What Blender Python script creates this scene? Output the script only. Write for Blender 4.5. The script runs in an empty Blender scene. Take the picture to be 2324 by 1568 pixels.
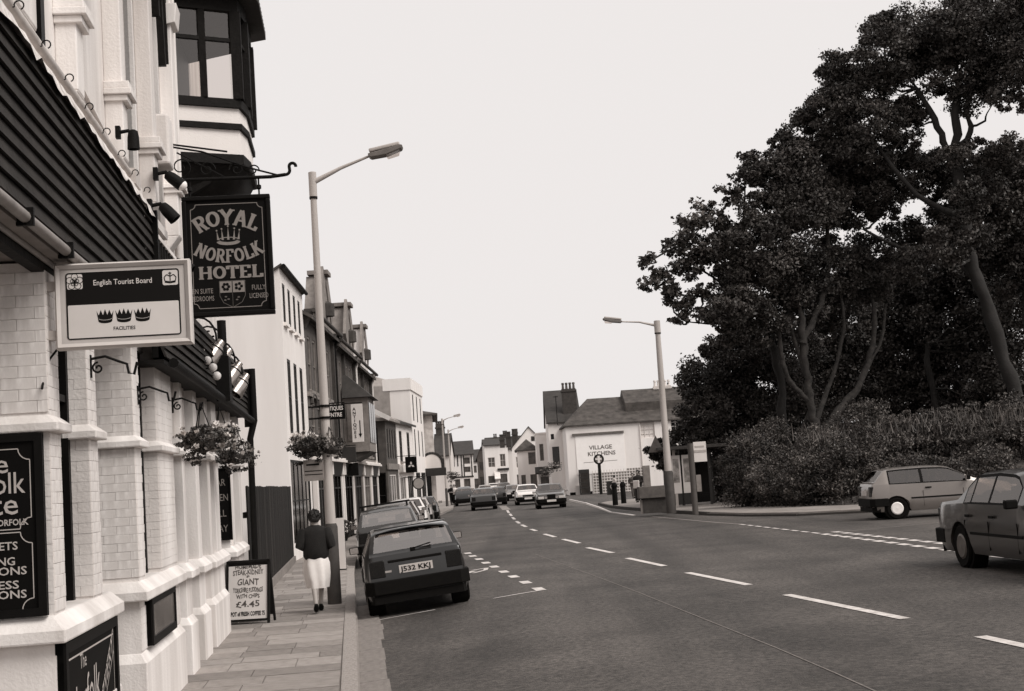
import bpy, bmesh, math, random
import numpy as np
from mathutils import Matrix, Vector, Quaternion
random.seed(7)
RNG = np.random.default_rng(11)
SC = bpy.context.scene
COL = SC.collection
R = math.radians

# ------------------------------------------------------------------ camera
FPX, ROLL, HC = 3120.0, .066, 2.05           # focal length for a picture 2324 wide, roll, eye height
PITCH = math.atan(298 / FPX)
_fw = np.array([0, math.cos(PITCH), math.sin(PITCH)])
_r0 = np.array([1., 0, 0]); _u0 = np.cross(_r0, _fw)
_rt = math.cos(ROLL) * _r0 - math.sin(ROLL) * _u0
_up = math.cos(ROLL) * _u0 + math.sin(ROLL) * _r0
cd = bpy.data.cameras.new('camera'); cam = bpy.data.objects.new('camera', cd); COL.objects.link(cam)
cd.sensor_width = 36; cd.sensor_fit = 'HORIZONTAL'; cd.lens = FPX / 2324 * 36
cd.clip_start = .1; cd.clip_end = 5000
cam.matrix_world = Matrix(((_rt[0], _up[0], -_fw[0], 0), (_rt[1], _up[1], -_fw[1], 0), (_rt[2], _up[2], -_fw[2], HC), (0, 0, 0, 1)))
SC.camera = cam

# ------------------------------------------------------------------ sky, sun, exposure
SUN_EL, SUN_AZ = R(46), R(124)               # azimuth measured clockwise from straight ahead (+Y)
wd = bpy.data.worlds.new('World'); SC.world = wd; wd.use_nodes = True
nt = wd.node_tree; nt.nodes.clear()
out = nt.nodes.new('ShaderNodeOutputWorld'); bg = nt.nodes.new('ShaderNodeBackground')
sky = nt.nodes.new('ShaderNodeTexSky'); sky.sky_type = 'NISHITA'; sky.sun_disc = False
sky.sun_elevation = SUN_EL; sky.sun_rotation = SUN_AZ; sky.air_density = 1; sky.dust_density = 6
bw = nt.nodes.new('ShaderNodeRGBToBW'); nt.links.new(sky.outputs[0], bw.inputs[0])
# an even white overcast veil lies over the clear sky; the film is black and white
mixv = nt.nodes.new('ShaderNodeMix'); mixv.data_type = 'FLOAT'; mixv.inputs[0].default_value = .93
nt.links.new(bw.outputs[0], mixv.inputs[2]); mixv.inputs[3].default_value = 8.0
tint = nt.nodes.new('ShaderNodeMix'); tint.data_type = 'RGBA'; tint.blend_type = 'MULTIPLY'; tint.inputs[0].default_value = 1
nt.links.new(mixv.outputs[0], tint.inputs[6]); tint.inputs[7].default_value = (1.03, .985, .97, 1)
nt.links.new(tint.outputs[2], bg.inputs[0]); bg.inputs[1].default_value = .0585
nt.links.new(bg.outputs[0], out.inputs[0])
sd = bpy.data.lights.new('sun', 'SUN'); sd.energy = 1.5; sd.angle = R(35); sd.color = (1, .97, .93)
sun = bpy.data.objects.new('sun', sd); COL.objects.link(sun)
_sd = Vector((math.sin(SUN_AZ) * math.cos(SUN_EL), math.cos(SUN_AZ) * math.cos(SUN_EL), math.sin(SUN_EL)))
sun.rotation_euler = _sd.to_track_quat('Z', 'Y').to_euler(); sun.location = (0, 0, 40)
vs = SC.view_settings; vs.view_transform = 'Standard'; vs.look = 'None'; vs.gamma = 1; vs.exposure = 0.9
SC.cycles.max_bounces = 6; SC.cycles.transparent_max_bounces = 12; SC.cycles.use_denoising = True

# ------------------------------------------------------------------ pixel helpers (pixels of a 2324 x 1568 picture)
def ray(x, y): return _fw + _rt * (x - 1162) / FPX - _up * (y - 784) / FPX
def G(x, y, z=0.):
    d = ray(x, y); t = (z - HC) / d[2]; return np.array([d[0] * t, d[1] * t])
def onY(x, y, Y):
    d = ray(x, y); t = Y / d[1]; return np.array([d[0] * t, Y, HC + d[2] * t])
A = R(-6.9)                                   # direction of the near pavement
SA, CA = math.sin(A), math.cos(A)
def onl(x, y, l):
    d = ray(x, y); t = l / (d[0] * CA - d[1] * SA); return (d[0] * SA + d[1] * CA) * t, HC + d[2] * t
def ons(x, y, s):
    d = ray(x, y); t = s / (d[0] * SA + d[1] * CA); return (d[0] * CA - d[1] * SA) * t, HC + d[2] * t
MS = Matrix.Rotation(-A, 4, 'Z')              # hotel frame: x = lateral l, y = along s

# ------------------------------------------------------------------ ground shape
KERB = [(-60, 5.9), (-40, 3.5), (0, -.06), (10, -1.26), (20, -2.47), (33, -4.1), (40, -4.85), (50, -5.4), (60, -5.75), (75, -5.8), (82, -5.05), (100, -5.05), (130, -6.3), (160, -8.4), (200, -13), (260, -24), (400, -60)]
def kx(y): return float(np.interp(y, [k[0] for k in KERB], [k[1] for k in KERB]))
def gz(x, y):
    d = x - kx(y)
    if d <= 0: return 0.
    w = float(np.interp(y, [45, 90], [1, .35])) * float(np.interp(d, [30, 60], [1, 0]))
    return w * (.085 * min(d, 2.2) + .017 * min(max(d - 2.2, 0), 7.5))
def GG(x, y, dz=0):                            # pixel -> point on the shaped ground
    z = 0.
    for _ in range(12):
        p = G(x, y, z + dz); z = gz(p[0], p[1])
    return np.array([p[0], p[1], z + dz])

# ------------------------------------------------------------------ materials
def T(v, a=1): k = 1 - min(v, 1); return (min(v * (1.03 + .1 * k), 1), v * (.99 - .01 * k), v * (.965 - .085 * k), a)   # warm print tone, stronger in the darks
MATS = {}
def mat(name, v, rough=.8, var=.15, scale=6., bump=0., bscale=40., metal=0., spec=.4, streak=False, v2=None, detail=4.):
    if name in MATS: return MATS[name]
    m = bpy.data.materials.new(name); m.use_nodes = True; MATS[name] = m
    n = m.node_tree.nodes; L = m.node_tree.links; b = n['Principled BSDF']
    b.inputs['Roughness'].default_value = rough; b.inputs['Metallic'].default_value = metal
    b.inputs['Specular IOR Level'].default_value = spec
    tc = n.new('ShaderNodeTexCoord'); src = tc.outputs['Object']
    if var > 0:
        mp = n.new('ShaderNodeMapping'); L.new(src, mp.inputs[0])
        if streak: mp.inputs['Scale'].default_value = (1, 1, .12)
        nz = n.new('ShaderNodeTexNoise'); nz.inputs['Scale'].default_value = scale; nz.inputs['Detail'].default_value = detail
        nz.inputs['Roughness'].default_value = .62
        L.new(mp.outputs[0], nz.inputs['Vector'])
        cr = n.new('ShaderNodeValToRGB'); lo = v * (1 - var) if v2 is None else v2
        cr.color_ramp.elements[0].position = .3; cr.color_ramp.elements[1].position = .7
        cr.color_ramp.elements[0].color = T(lo); cr.color_ramp.elements[1].color = T(min(v * (1 + var * .5), .95))
        L.new(nz.outputs['Fac'], cr.inputs[0]); L.new(cr.outputs[0], b.inputs['Base Color'])
    else:
        b.inputs['Base Color'].default_value = T(v)
    if bump > 0:
        nb = n.new('ShaderNodeTexNoise'); nb.inputs['Scale'].default_value = bscale; nb.inputs['Detail'].default_value = 3
        L.new(src, nb.inputs['Vector'])
        bp = n.new('ShaderNodeBump'); bp.inputs['Strength'].default_value = bump; bp.inputs['Distance'].default_value = .02
        L.new(nb.outputs['Fac'], bp.inputs['Height']); L.new(bp.outputs[0], b.inputs['Normal'])
    return m
def leaf_mat(name, v, spread=.75, scale=.6):
    """foliage: every leaf has its own tone, whole boughs differ a little"""
    m = bpy.data.materials.new(name); m.use_nodes = True; MATS[name] = m
    n = m.node_tree.nodes; L = m.node_tree.links; b = n['Principled BSDF']; b.inputs['Roughness'].default_value = .55; b.inputs['Specular IOR Level'].default_value = .3
    g = n.new('ShaderNodeNewGeometry'); r = n.new('ShaderNodeValToRGB'); r.color_ramp.elements[0].color = T(v * (1 - spread)); r.color_ramp.elements[1].color = T(v * (1 + spread)); L.new(g.outputs['Random Per Island'], r.inputs[0])
    tc = n.new('ShaderNodeTexCoord'); z = n.new('ShaderNodeTexNoise'); z.inputs['Scale'].default_value = scale; z.inputs['Detail'].default_value = 3; L.new(tc.outputs['Object'], z.inputs['Vector'])
    q = n.new('ShaderNodeValToRGB'); q.color_ramp.elements[0].position = .35; q.color_ramp.elements[1].position = .65; q.color_ramp.elements[0].color = (.55,) * 3 + (1,); q.color_ramp.elements[1].color = (1.4,) * 3 + (1,); L.new(z.outputs['Fac'], q.inputs[0])
    x = n.new('ShaderNodeMix'); x.data_type = 'RGBA'; x.blend_type = 'MULTIPLY'; x.inputs[0].default_value = 1; L.new(r.outputs[0], x.inputs[6]); L.new(q.outputs[0], x.inputs[7]); L.new(x.outputs[2], b.inputs['Base Color'])
    return m
def glass_mat(name, tr=.5, gl=.25, v=.55):
    if name in MATS: return MATS[name]
    m = bpy.data.materials.new(name); m.use_nodes = True; MATS[name] = m
    n = m.node_tree.nodes; L = m.node_tree.links; n.clear()
    o = n.new('ShaderNodeOutputMaterial'); t = n.new('ShaderNodeBsdfTransparent'); t.inputs[0].default_value = T(tr)
    g = n.new('ShaderNodeBsdfGlossy'); g.inputs['Roughness'].default_value = .04; g.inputs['Color'].default_value = T(.9)
    lw = n.new('ShaderNodeLayerWeight'); lw.inputs[0].default_value = .2
    mr = n.new('ShaderNodeMapRange'); mr.inputs[3].default_value = gl; mr.inputs[4].default_value = max(.3, gl)
    L.new(lw.outputs['Facing'], mr.inputs[0])
    mx = n.new('ShaderNodeMixShader'); L.new(mr.outputs[0], mx.inputs[0]); L.new(t.outputs[0], mx.inputs[1]); L.new(g.outputs[0], mx.inputs[2])
    L.new(mx.outputs[0], o.inputs[0]); return m

WHITE = mat('white_paint', .71, .65, .34, 1.7, .2, 45, streak=True, detail=8)
WHITE2 = mat('white_render', .76, .8, .07, 1.3, .3, 90, streak=True)
CREAM = mat('pale_render', .66, .85, .14, 1.2, .2, 50, streak=True)
BLACKP = mat('black_paint', .005, .5, .2, 8, spec=.1)
IRON = mat('black_iron', .006, .6, .3, 20, .3, 80, spec=.1)
SIGNBLK = mat('sign_black', .004, .6, .15, 5, spec=.08)
GOLD = mat('faded_gold_letters', .20, .5, .12, 12)
LETTER = mat('pale_letters', .42, .6, .1, 9)
DARKWOOD = mat('dark_timber', .010, .7, .35, 14, .3, 30, spec=.12)
DARKGLASS = mat('dark_window_glass', .005, .12, 0, spec=.35)
PANE = mat('window_pane', .03, .1, .5, 1.5, spec=.5)
SLATEBOARD = mat('dark_lapped_board', .026, .75, .4, 5, .25, 30, spec=.12, detail=8)
LEAD = mat('lead_flashing', .62, .8, .5, 9, .6, 25)
GREYMETAL = mat('grey_metal', .42, .42, .12, 6, metal=.3)
SIGNGREY = mat('sign_frame_grey', .52, .5, .08, 4)
SIGNWHITE = mat('sign_face_white', .62, .5, .06, 3)
SIGNDK = mat('sign_face_dark', .008, .5, .1, 5, spec=.1)
# ------------------------------------------------------------------ mesh helpers
def empty(name, loc, label=None, cat=None, group=None, rot=0, kind=None):
    o = bpy.data.objects.new(name, None); COL.objects.link(o); o.location = loc; o.rotation_euler = (0, 0, rot)
    o.empty_display_size = .2
    tag(o, label, cat, group, kind); return o
def tag(o, label=None, cat=None, group=None, kind=None):
    if label: o['label'] = label
    if cat: o['category'] = cat
    if group: o['group'] = group
    if kind: o['kind'] = kind
    return o
def attach(o, parent, keep=True):
    """keep=True: the mesh was built in world space (or in the parent's own frame when keep is False)"""
    if parent is None: return o
    o.parent = parent
    if keep:
        w = world_of(parent)
        o.matrix_parent_inverse = w.inverted()
    return o
def world_of(o):
    m = Matrix.LocRotScale(o.location, o.rotation_euler.to_quaternion(), o.scale)
    if o.parent: m = world_of(o.parent) @ o.matrix_parent_inverse @ m
    return m

class MB:
    def __init__(s, M=None): s.v = []; s.f = []; s.M = M
    def add(s, vs, fs):
        k = len(s.v); s.v += [tuple(p) for p in vs]; s.f += [tuple(i + k for i in f) for f in fs]; return s
    def box(s, x0, x1, y0, y1, z0, z1):
        return s.add([(x0, y0, z0), (x1, y0, z0), (x1, y1, z0), (x0, y1, z0), (x0, y0, z1), (x1, y0, z1), (x1, y1, z1), (x0, y1, z1)],
                     [(0, 3, 2, 1), (4, 5, 6, 7), (0, 1, 5, 4), (1, 2, 6, 5), (2, 3, 7, 6), (3, 0, 4, 7)])
    def beam(s, a, b, w, h=None, up=(0, 0, 1)):
        h = h or w; a = Vector(a); b = Vector(b); d = (b - a).normalized(); u = Vector(up)
        if abs(d.dot(u)) > .98: u = Vector((0, 1, 0))
        r = d.cross(u).normalized(); u = r.cross(d).normalized(); r *= w / 2; u *= h / 2
        return s.add([a - r - u, a + r - u, a + r + u, a - r + u, b - r - u, b + r - u, b + r + u, b - r + u],
                     [(0, 3, 2, 1), (4, 5, 6, 7), (0, 1, 5, 4), (1, 2, 6, 5), (2, 3, 7, 6), (3, 0, 4, 7)])
    def tube(s, pts, r, n=8, cap=True):
        P = [Vector(p) for p in pts]; m = len(P); rr = r if isinstance(r, (list, tuple)) else [r] * m
        rings = []; ref = None
        for i in range(m):
            d = (P[min(i + 1, m - 1)] - P[max(i - 1, 0)])
            d = d.normalized() if d.length > 1e-9 else Vector((0, 0, 1))
            if ref is None or abs(ref.dot(d)) > .97: ref = Vector((0, 0, 1)) if abs(d.z) < .9 else Vector((1, 0, 0))
            a = d.cross(ref).normalized(); b = d.cross(a).normalized(); ref = -b if abs(b.dot(d)) < .5 else ref
            ref = a.cross(d)
            rings.append([P[i] + (a * math.cos(2 * math.pi * k / n) + b * math.sin(2 * math.pi * k / n)) * rr[i] for k in range(n)])
        vs = [p for q in rings for p in q]; fs = []
        for i in range(m - 1):
            for k in range(n):
                k2 = (k + 1) % n; fs.append((i * n + k, i * n + k2, (i + 1) * n + k2, (i + 1) * n + k))
        if cap: fs.append(tuple(range(n))[::-1]); fs.append(tuple((m - 1) * n + k for k in range(n)))
        return s.add(vs, fs)
    def lathe(s, prof, n=16, c=(0, 0, 0), axis='z', cap=True):
        vs = []; fs = []
        for r, z in prof:
            for k in range(n):
                a = 2 * math.pi * k / n; p = (r * math.cos(a), r * math.sin(a), z)
                if axis == 'x': p = (p[2], p[0], p[1])
                if axis == 'y': p = (p[1], p[2], p[0])
                vs.append((p[0] + c[0], p[1] + c[1], p[2] + c[2]))
        for i in range(len(prof) - 1):
            for k in range(n):
                k2 = (k + 1) % n; fs.append((i * n + k, i * n + k2, (i + 1) * n + k2, (i + 1) * n + k))
        if cap: fs.append(tuple(range(n))[::-1]); fs.append(tuple((len(prof) - 1) * n + k for k in range(n)))
        return s.add(vs, fs)
    def prism(s, poly, d0, d1, axis='z'):
        """poly: 2-D ring; axis z -> (x,y), axis y -> (x,z), axis x -> (y,z)"""
        n = len(poly)
        def q(p, d): return {'z': (p[0], p[1], d), 'y': (p[0], d, p[1]), 'x': (d, p[0], p[1])}[axis]
        vs = [q(p, d0) for p in poly] + [q(p, d1) for p in poly]
        fs = [tuple(range(n))[::-1], tuple(range(n, 2 * n))] + [(i, (i + 1) % n, n + (i + 1) % n, n + i) for i in range(n)]
        return s.add(vs, fs)
    def quad(s, a, b, c, d): return s.add([a, b, c, d], [(0, 1, 2, 3)])
    def sphere(s, c, r, n=10, m=6, sz=1.):
        prof = [(r * math.sin(math.pi * i / m) + 1e-4, -r * sz * math.cos(math.pi * i / m)) for i in range(m + 1)]
        return s.lathe(prof, n, c)
    def mesh(s, name, smooth=None):
        me = bpy.data.meshes.new(name); V = s.v
        if s.M is not None: V = [tuple(s.M @ Vector(p)) for p in V]
        me.from_pydata(V, [], s.f); 
        bm = bmesh.new(); bm.from_mesh(me); bmesh.ops.recalc_face_normals(bm, faces=bm.faces); bm.to_mesh(me); bm.free()
        if smooth:
            for p in me.polygons: p.use_smooth = True
            me.set_sharp_from_angle(angle=R(smooth))
        return me
    def build(s, name, m, parent=None, smooth=None, bevel=0, keep=True):
        me = s.mesh(name, smooth); me.materials.append(m)
        o = bpy.data.objects.new(name, me); COL.objects.link(o); attach(o, parent, keep)
        if bevel:
            b = o.modifiers.new('bevel', 'BEVEL'); b.width = bevel; b.segments = 2; b.limit_method = 'ANGLE'; b.angle_limit = R(40)
        return o
def inst(name, me, parent, M, keep=True):
    o = bpy.data.objects.new(name, me); COL.objects.link(o)
    o.matrix_basis = M; attach(o, parent, keep); return o
def copy_tree(o, parent=None):
    c = o.copy(); COL.objects.link(c); c.parent = parent
    for ch in list(o.children): copy_tree(ch, c)
    return c

def text_verts(body, size=1., bold=0., align='CENTER', space=1.):
    cu = bpy.data.curves.new('t', 'FONT'); cu.body = body; cu.size = size; cu.offset = bold; cu.align_x = align
    cu.space_character = space; cu.resolution_u = 2
    ob = bpy.data.objects.new('t', cu); me = bpy.data.meshes.new_from_object(ob)
    v = [tuple(p.co) for p in me.vertices]; f = [tuple(p.vertices) for p in me.polygons]
    bpy.data.objects.remove(ob); bpy.data.curves.remove(cu); bpy.data.meshes.remove(me)
    return v, f
def put_text(mb, body, size, fn, bold=0., align='CENTER', fit=None, space=1.):
    """fn(x, y) -> 3-D point; fit = width to squeeze to"""
    v, f = text_verts(body, size, bold, align, space)
    if fit and v:
        w = max(p[0] for p in v) - min(p[0] for p in v); k = fit / max(w, 1e-6); v = [(p[0] * k, p[1], 0) for p in v]
    mb.add([fn(p[0], p[1]) for p in v], f)

# slab-serif capitals as strokes in a 1-high cell: (width, strokes); H = thin stroke
def _arc(cx, cy, rx, ry, a0, a1, n=10): return [(cx + rx * math.cos(R(a0 + (a1 - a0) * i / n)), cy + ry * math.sin(R(a0 + (a1 - a0) * i / n))) for i in range(n + 1)]
SLAB = {
 'R': (.86, [[(.2, 0), (.2, 1)], [(.2, .94)] + _arc(.45, .72, .22, .22, 90, -90, 8) + [(.2, .5)], [(.45, .5), (.72, .02)]], [(.2, 0), (.2, 1), (.74, 0)]),
 'O': (.9, [_arc(.45, .5, .33, .42, 0, 360, 18)], []),
 'Y': (.9, [[(.12, 1), (.45, .48)], [(.78, 1), (.45, .48)], [(.45, .5), (.45, 0)]], [(.12, 1), (.78, 1), (.45, 0)]),
 'A': (.96, [[(.12, 0), (.48, 1)], [(.84, 0), (.48, 1)], [(.26, .34), (.7, .34)]], [(.12, 0), (.84, 0)]),
 'L': (.8, [[(.22, 0), (.22, 1)], [(.22, .06), (.72, .06)], [(.7, .02), (.7, .3)]], [(.22, 0), (.22, 1)]),
 'N': (.98, [[(.2, 0), (.2, 1)], [(.2, 1), (.78, 0)], [(.78, 0), (.78, 1)]], [(.2, 0), (.16, 1), (.78, 1)]),
 'F': (.78, [[(.2, 0), (.2, 1)], [(.2, .94), (.7, .94)], [(.2, .5), (.52, .5)], [(.68, .98), (.68, .72)]], [(.2, 0), (.2, 1)]),
 'K': (.92, [[(.2, 0), (.2, 1)], [(.72, 1), (.24, .42)], [(.38, .58), (.76, 0)]], [(.2, 0), (.2, 1), (.72, 1), (.76, 0)]),
 'H': (.98, [[(.2, 0), (.2, 1)], [(.78, 0), (.78, 1)], [(.2, .5), (.78, .5)]], [(.2, 0), (.2, 1), (.78, 0), (.78, 1)]),
 'T': (.86, [[(.43, 0), (.43, 1)], [(.08, .94), (.78, .94)], [(.1, .98), (.1, .72)], [(.76, .98), (.76, .72)]], [(.43, 0)]),
 'E': (.82, [[(.2, 0), (.2, 1)], [(.2, .94), (.7, .94)], [(.2, .5), (.54, .5)], [(.2, .06), (.72, .06)], [(.68, .98), (.68, .74)], [(.7, .02), (.7, .28)]], [(.2, 0), (.2, 1)]),
}
def slab_text(mb, word, fn, w=.17, gap=.02):
    tot = sum(SLAB[c][0] for c in word) + gap * (len(word) - 1); x = -tot / 2; lift = 0
    for c in word:
        cw, strokes, serifs = SLAB[c]
        for st in strokes:
            st2 = []
            for i in range(len(st) - 1):           # subdivide so that arched words bend smoothly
                k = 3 if math.dist(st[i], st[i + 1]) > .4 else 1
                st2 += [(st[i][0] + (st[i + 1][0] - st[i][0]) * j / k, st[i][1] + (st[i + 1][1] - st[i][1]) * j / k) for j in range(k)]
            st2.append(st[-1]); closed = math.dist(st[0], st[-1]) < .01
            L_, R_ = [], []
            for i, p in enumerate(st2):
                a = st2[i - 1] if i > 0 else (st2[-2] if closed else p); b = st2[i + 1] if i < len(st2) - 1 else (st2[1] if closed else p)
                dx, dy = b[0] - a[0], b[1] - a[1]; d = math.hypot(dx, dy) or 1
                ww = w * (.5 + .5 * abs(dy) / d) / 2 * 1.25
                L_.append((p[0] - dy / d * ww, p[1] + dx / d * ww)); R_.append((p[0] + dy / d * ww, p[1] - dx / d * ww))
            for i in range(len(st2) - 1):
                lift += .00004
                mb.add([fn(x + q[0], q[1], lift) for q in (L_[i], R_[i], R_[i + 1], L_[i + 1])], [(0, 1, 2, 3)])
        for sx, sy in serifs:
            lift += .00004; y0 = sy if sy == 0 else sy - .09
            mb.add([fn(x + q[0], q[1], lift) for q in ((sx - .17, y0), (sx + .17, y0), (sx + .17, y0 + .09), (sx - .17, y0 + .09))], [(0, 1, 2, 3)])
        x += cw + gap

# ------------------------------------------------------------------ building kit
def FR(o, d):
    """frame: x along the front (unit d), y inwards, z up"""
    d = Vector((d[0], d[1], 0)).normalized()
    return Matrix(((d.x, -d.y, 0, o[0]), (d.y, d.x, 0, o[1]), (0, 0, 1, o[2] if len(o) > 2 else 0), (0, 0, 0, 1)))
def wall_quads(mb, fn, w, h, ops, depth=.14, z0=0., top=None):
    """wall with real openings; fn(x, z, inward) -> point; ops: (x0, x1, z0, z1)"""
    xs = sorted({0., w} | {min(max(o[i], 0), w) for o in ops for i in (0, 1)}); zs = sorted({z0, h} | {o[i] for o in ops for i in (2, 3)})
    for i in range(len(xs) - 1):
        for j in range(len(zs) - 1):
            cx, cz = (xs[i] + xs[i + 1]) / 2, (zs[j] + zs[j + 1]) / 2
            if any(o[0] < cx < o[1] and o[2] < cz < o[3] for o in ops): continue
            mb.quad(fn(xs[i], zs[j], 0), fn(xs[i + 1], zs[j], 0), fn(xs[i + 1], zs[j + 1], 0), fn(xs[i], zs[j + 1], 0))
    for a, b, c, d in ops:
        mb.quad(fn(a, c, 0), fn(a, d, 0), fn(a, d, depth), fn(a, c, depth)); mb.quad(fn(b, c, 0), fn(b, c, depth), fn(b, d, depth), fn(b, d, 0))
        mb.quad(fn(a, d, 0), fn(b, d, 0), fn(b, d, depth), fn(a, d, depth)); mb.quad(fn(a, c, 0), fn(a, c, depth), fn(b, c, depth), fn(b, c, 0))
def facebox(mb, fn, x0, x1, z0, z1, y0, y1):
    p = [fn(x, z, y) for y in (y0, y1) for x, z in ((x0, z0), (x1, z0), (x1, z1), (x0, z1))]
    mb.add(p, [(0, 3, 2, 1), (4, 5, 6, 7), (0, 1, 5, 4), (1, 2, 6, 5), (2, 3, 7, 6), (3, 0, 4, 7)])
def window(parent, M, fn, op, fm, pm, bars=(2, 2), fr=.07, sill=None, depth=.14, name='window'):
    a, b, c, d = op; mb = MB(M); y0, y1 = depth - min(.05, depth * .6), depth + .03
    facebox(mb, fn, a, a + fr, c, d, y0, y1); facebox(mb, fn, b - fr, b, c, d, y0, y1)
    facebox(mb, fn, a + fr, b - fr, c, c + fr, y0, y1); facebox(mb, fn, a + fr, b - fr, d - fr, d, y0, y1)
    t = fr * .5
    for i in range(1, bars[0]):
        x = a + (b - a) * i / bars[0]; facebox(mb, fn, x - t / 2, x + t / 2, c + fr, d - fr, y0 + .008, y1)
    for i in range(1, bars[1]):
        z = c + (d - c) * i / bars[1]; facebox(mb, fn, a + fr, b - fr, z - t / 2, z + t / 2, y0 + .004, y1 - .004)
    w = mb.build(name, fm, parent)
    p = MB(M); p.quad(fn(a, c, depth + .01), fn(b, c, depth + .01), fn(b, d, depth + .01), fn(a, d, depth + .01)); p.build('pane', pm, w)
    if sill:
        sm = MB(M); facebox(sm, fn, a - .08, b + .08, c - .1, c - .001, -.1, depth); sm.build('sill', sill, w)
    return w
def house(name, label, o, d, w, dep, h, wm, rm, roof='gable', rise=2.4, front=(), near=(), far=(), fm=None, pm=None, bars=(2, 2), sill=None, cat='house', group=None, z0=0., eave=.25, rec=.14, hipx=None):
    """front at y=0 facing -y, walls x=0 (near) and x=w (far)"""
    fm = fm or WHITE; pm = pm or PANE
    M = FR(o, d); e = empty(name, M @ Vector((w / 2, dep / 2, z0)), label, cat, group)
    ff = lambda x, z, y: (x, y, z)
    fn_ = lambda x, z, y: (y, dep - x, z)          # near side wall, x runs from back to front
    ffar = lambda x, z, y: (w - y, x, z)
    mb = MB(M)
    wall_quads(mb, ff, w, h, [tuple(q[:4]) for q in front], rec, z0=z0)
    if roof == 'mono': mb.add([(0, 0, z0), (0, dep, z0), (0, dep, h - rise), (0, 0, h)], [(0, 1, 2, 3)])
    else: wall_quads(mb, fn_, dep, h, [tuple(q[:4]) for q in near], z0=z0)
    if roof == 'mono': mb.add([(w, 0, z0), (w, dep, z0), (w, dep, h - rise), (w, 0, h)], [(0, 1, 2, 3)])
    else: wall_quads(mb, ffar, dep, h, [tuple(q[:4]) for q in far], z0=z0)
    hb_ = h - rise if roof == 'mono' else h; mb.quad((0, dep, z0), (w, dep, z0), (w, dep, hb_), (0, dep, hb_))
    g = eave; r = h + rise; rb = MB(M)
    if roof == 'gable':                             # ridge parallel to the front
        m = dep / 2; mb.add([(0, 0, h), (0, dep, h), (0, m, r - .02)], [(0, 1, 2)]); mb.add([(w, 0, h), (w, dep, h), (w, m, r - .02)], [(0, 1, 2)])
        k = rise / m; 
        for sgn, yb, ye in ((1, -g, m), (-1, dep + g, m)):
            zb = h - g * k
            rb.add([(-g * .6, yb, zb), (w + g * .6, yb, zb), (w + g * .6, ye, r), (-g * .6, ye, r), (-g * .6, yb, zb - .12), (w + g * .6, yb, zb - .12), (w + g * .6, ye, r - .12), (-g * .6, ye, r - .12)],
                   [(0, 1, 2, 3), (4, 7, 6, 5), (0, 4, 5, 1), (0, 3, 7, 4), (1, 5, 6, 2)])
    elif roof == 'gablefront':                      # ridge runs back from the front
        m = w / 2; mb.add([(0, 0, h), (w, 0, h), (m, 0, r - .02)], [(0, 1, 2)]); mb.add([(0, dep, h), (w, dep, h), (m, dep, r - .02)], [(0, 1, 2)])
        k = rise / m
        for xb in (-g, w + g):
            zb = h - g * k
            rb.add([(xb, -g, zb), (xb, dep, zb), (m, dep, r), (m, -g, r), (xb, -g, zb - .14), (xb, dep, zb - .14), (m, dep, r - .14), (m, -g, r - .14)],
                   [(0, 1, 2, 3), (4, 7, 6, 5), (0, 4, 5, 1), (0, 3, 7, 4)])
    elif roof == 'hip':
        m = hipx or min(dep, w) / 2
        c = [(-g, -g, h), (w + g, -g, h), (w + g, dep + g, h), (-g, dep + g, h)]
        if w >= dep: rd = [(m, dep / 2, r), (w - m, dep / 2, r)]; fs = [(0, 1, 5, 4), (1, 2, 5), (2, 3, 4, 5), (3, 0, 4)]
        else: rd = [(w / 2, m, r), (w / 2, dep - m, r)]; fs = [(0, 1, 4), (1, 2, 5, 4), (2, 3, 5), (3, 0, 4, 5)]
        rb.add(c + rd, fs + [(3, 2, 1, 0)]); rb.box(-g, w + g, -g, dep + g, h - .12, h - .002)
    elif roof == 'mono':                            # high along the front, falling to the back
        hb = h - rise; rb.add([(-.1, -g, h + .07), (w + .1, -g, h + .07), (w + .1, dep, hb + .1), (-.1, dep, hb + .1), (-.1, -g, h), (w + .1, -g, h), (w + .1, dep, hb - .05), (-.1, dep, hb - .05)],
                   [(0, 1, 2, 3), (4, 7, 6, 5), (0, 4, 5, 1), (0, 3, 7, 4), (1, 5, 6, 2), (2, 6, 7, 3)])
    elif roof == 'flat':
        rb.box(.2, w - .2, .2, dep - .2, h - .5, h - .4); mb.box(-.06, w + .06, -.06, .2, h + .001, h + .16)
        mb.box(-.06, .2, .2, dep, h + .001, h + .16); mb.box(w - .2, w + .06, .2, dep, h + .001, h + .16)
    mb.build('wall', wm, e); rb.build('roof', rm, e)
    for q in front: window(e, M, ff, q[:4], q[4] if len(q) > 4 and q[4] else fm, q[5] if len(q) > 5 and q[5] else pm, q[6] if len(q) > 6 else bars, sill=sill if q[2] > .6 else None, depth=rec)
    for q in near: window(e, M, fn_, q[:4], q[4] if len(q) > 4 and q[4] else fm, q[5] if len(q) > 5 and q[5] else pm, q[6] if len(q) > 6 else bars, sill=sill if q[2] > .6 else None)
    for q in far: window(e, M, ffar, q[:4], fm, pm, bars)
    return e, M
def chimney(parent, M, x, y, z0, z1, wx=.9, wy=.6, n=3, m=None, potm=None, pot=.5):
    mb = MB(M); mb.box(x - wx / 2, x + wx / 2, y - wy / 2, y + wy / 2, z0, z1); mb.box(x - wx / 2 - .07, x + wx / 2 + .07, y - wy / 2 - .07, y + wy / 2 + .07, z1 - .28, z1 - .12)
    c = mb.build('chimney', m or BRICKD, parent)
    for i in range(n):
        p = MB(M); cx = x + (i - (n - 1) / 2) * wx / max(n, 1)
        p.lathe([(.13, z1 - .02), (.1, z1 + pot * .7), (.14, z1 + pot * .75), (.12, z1 + pot)], 8, (cx, y, 0)); p.build('chimney_pot', potm or BRICKD, c, smooth=40)
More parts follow.
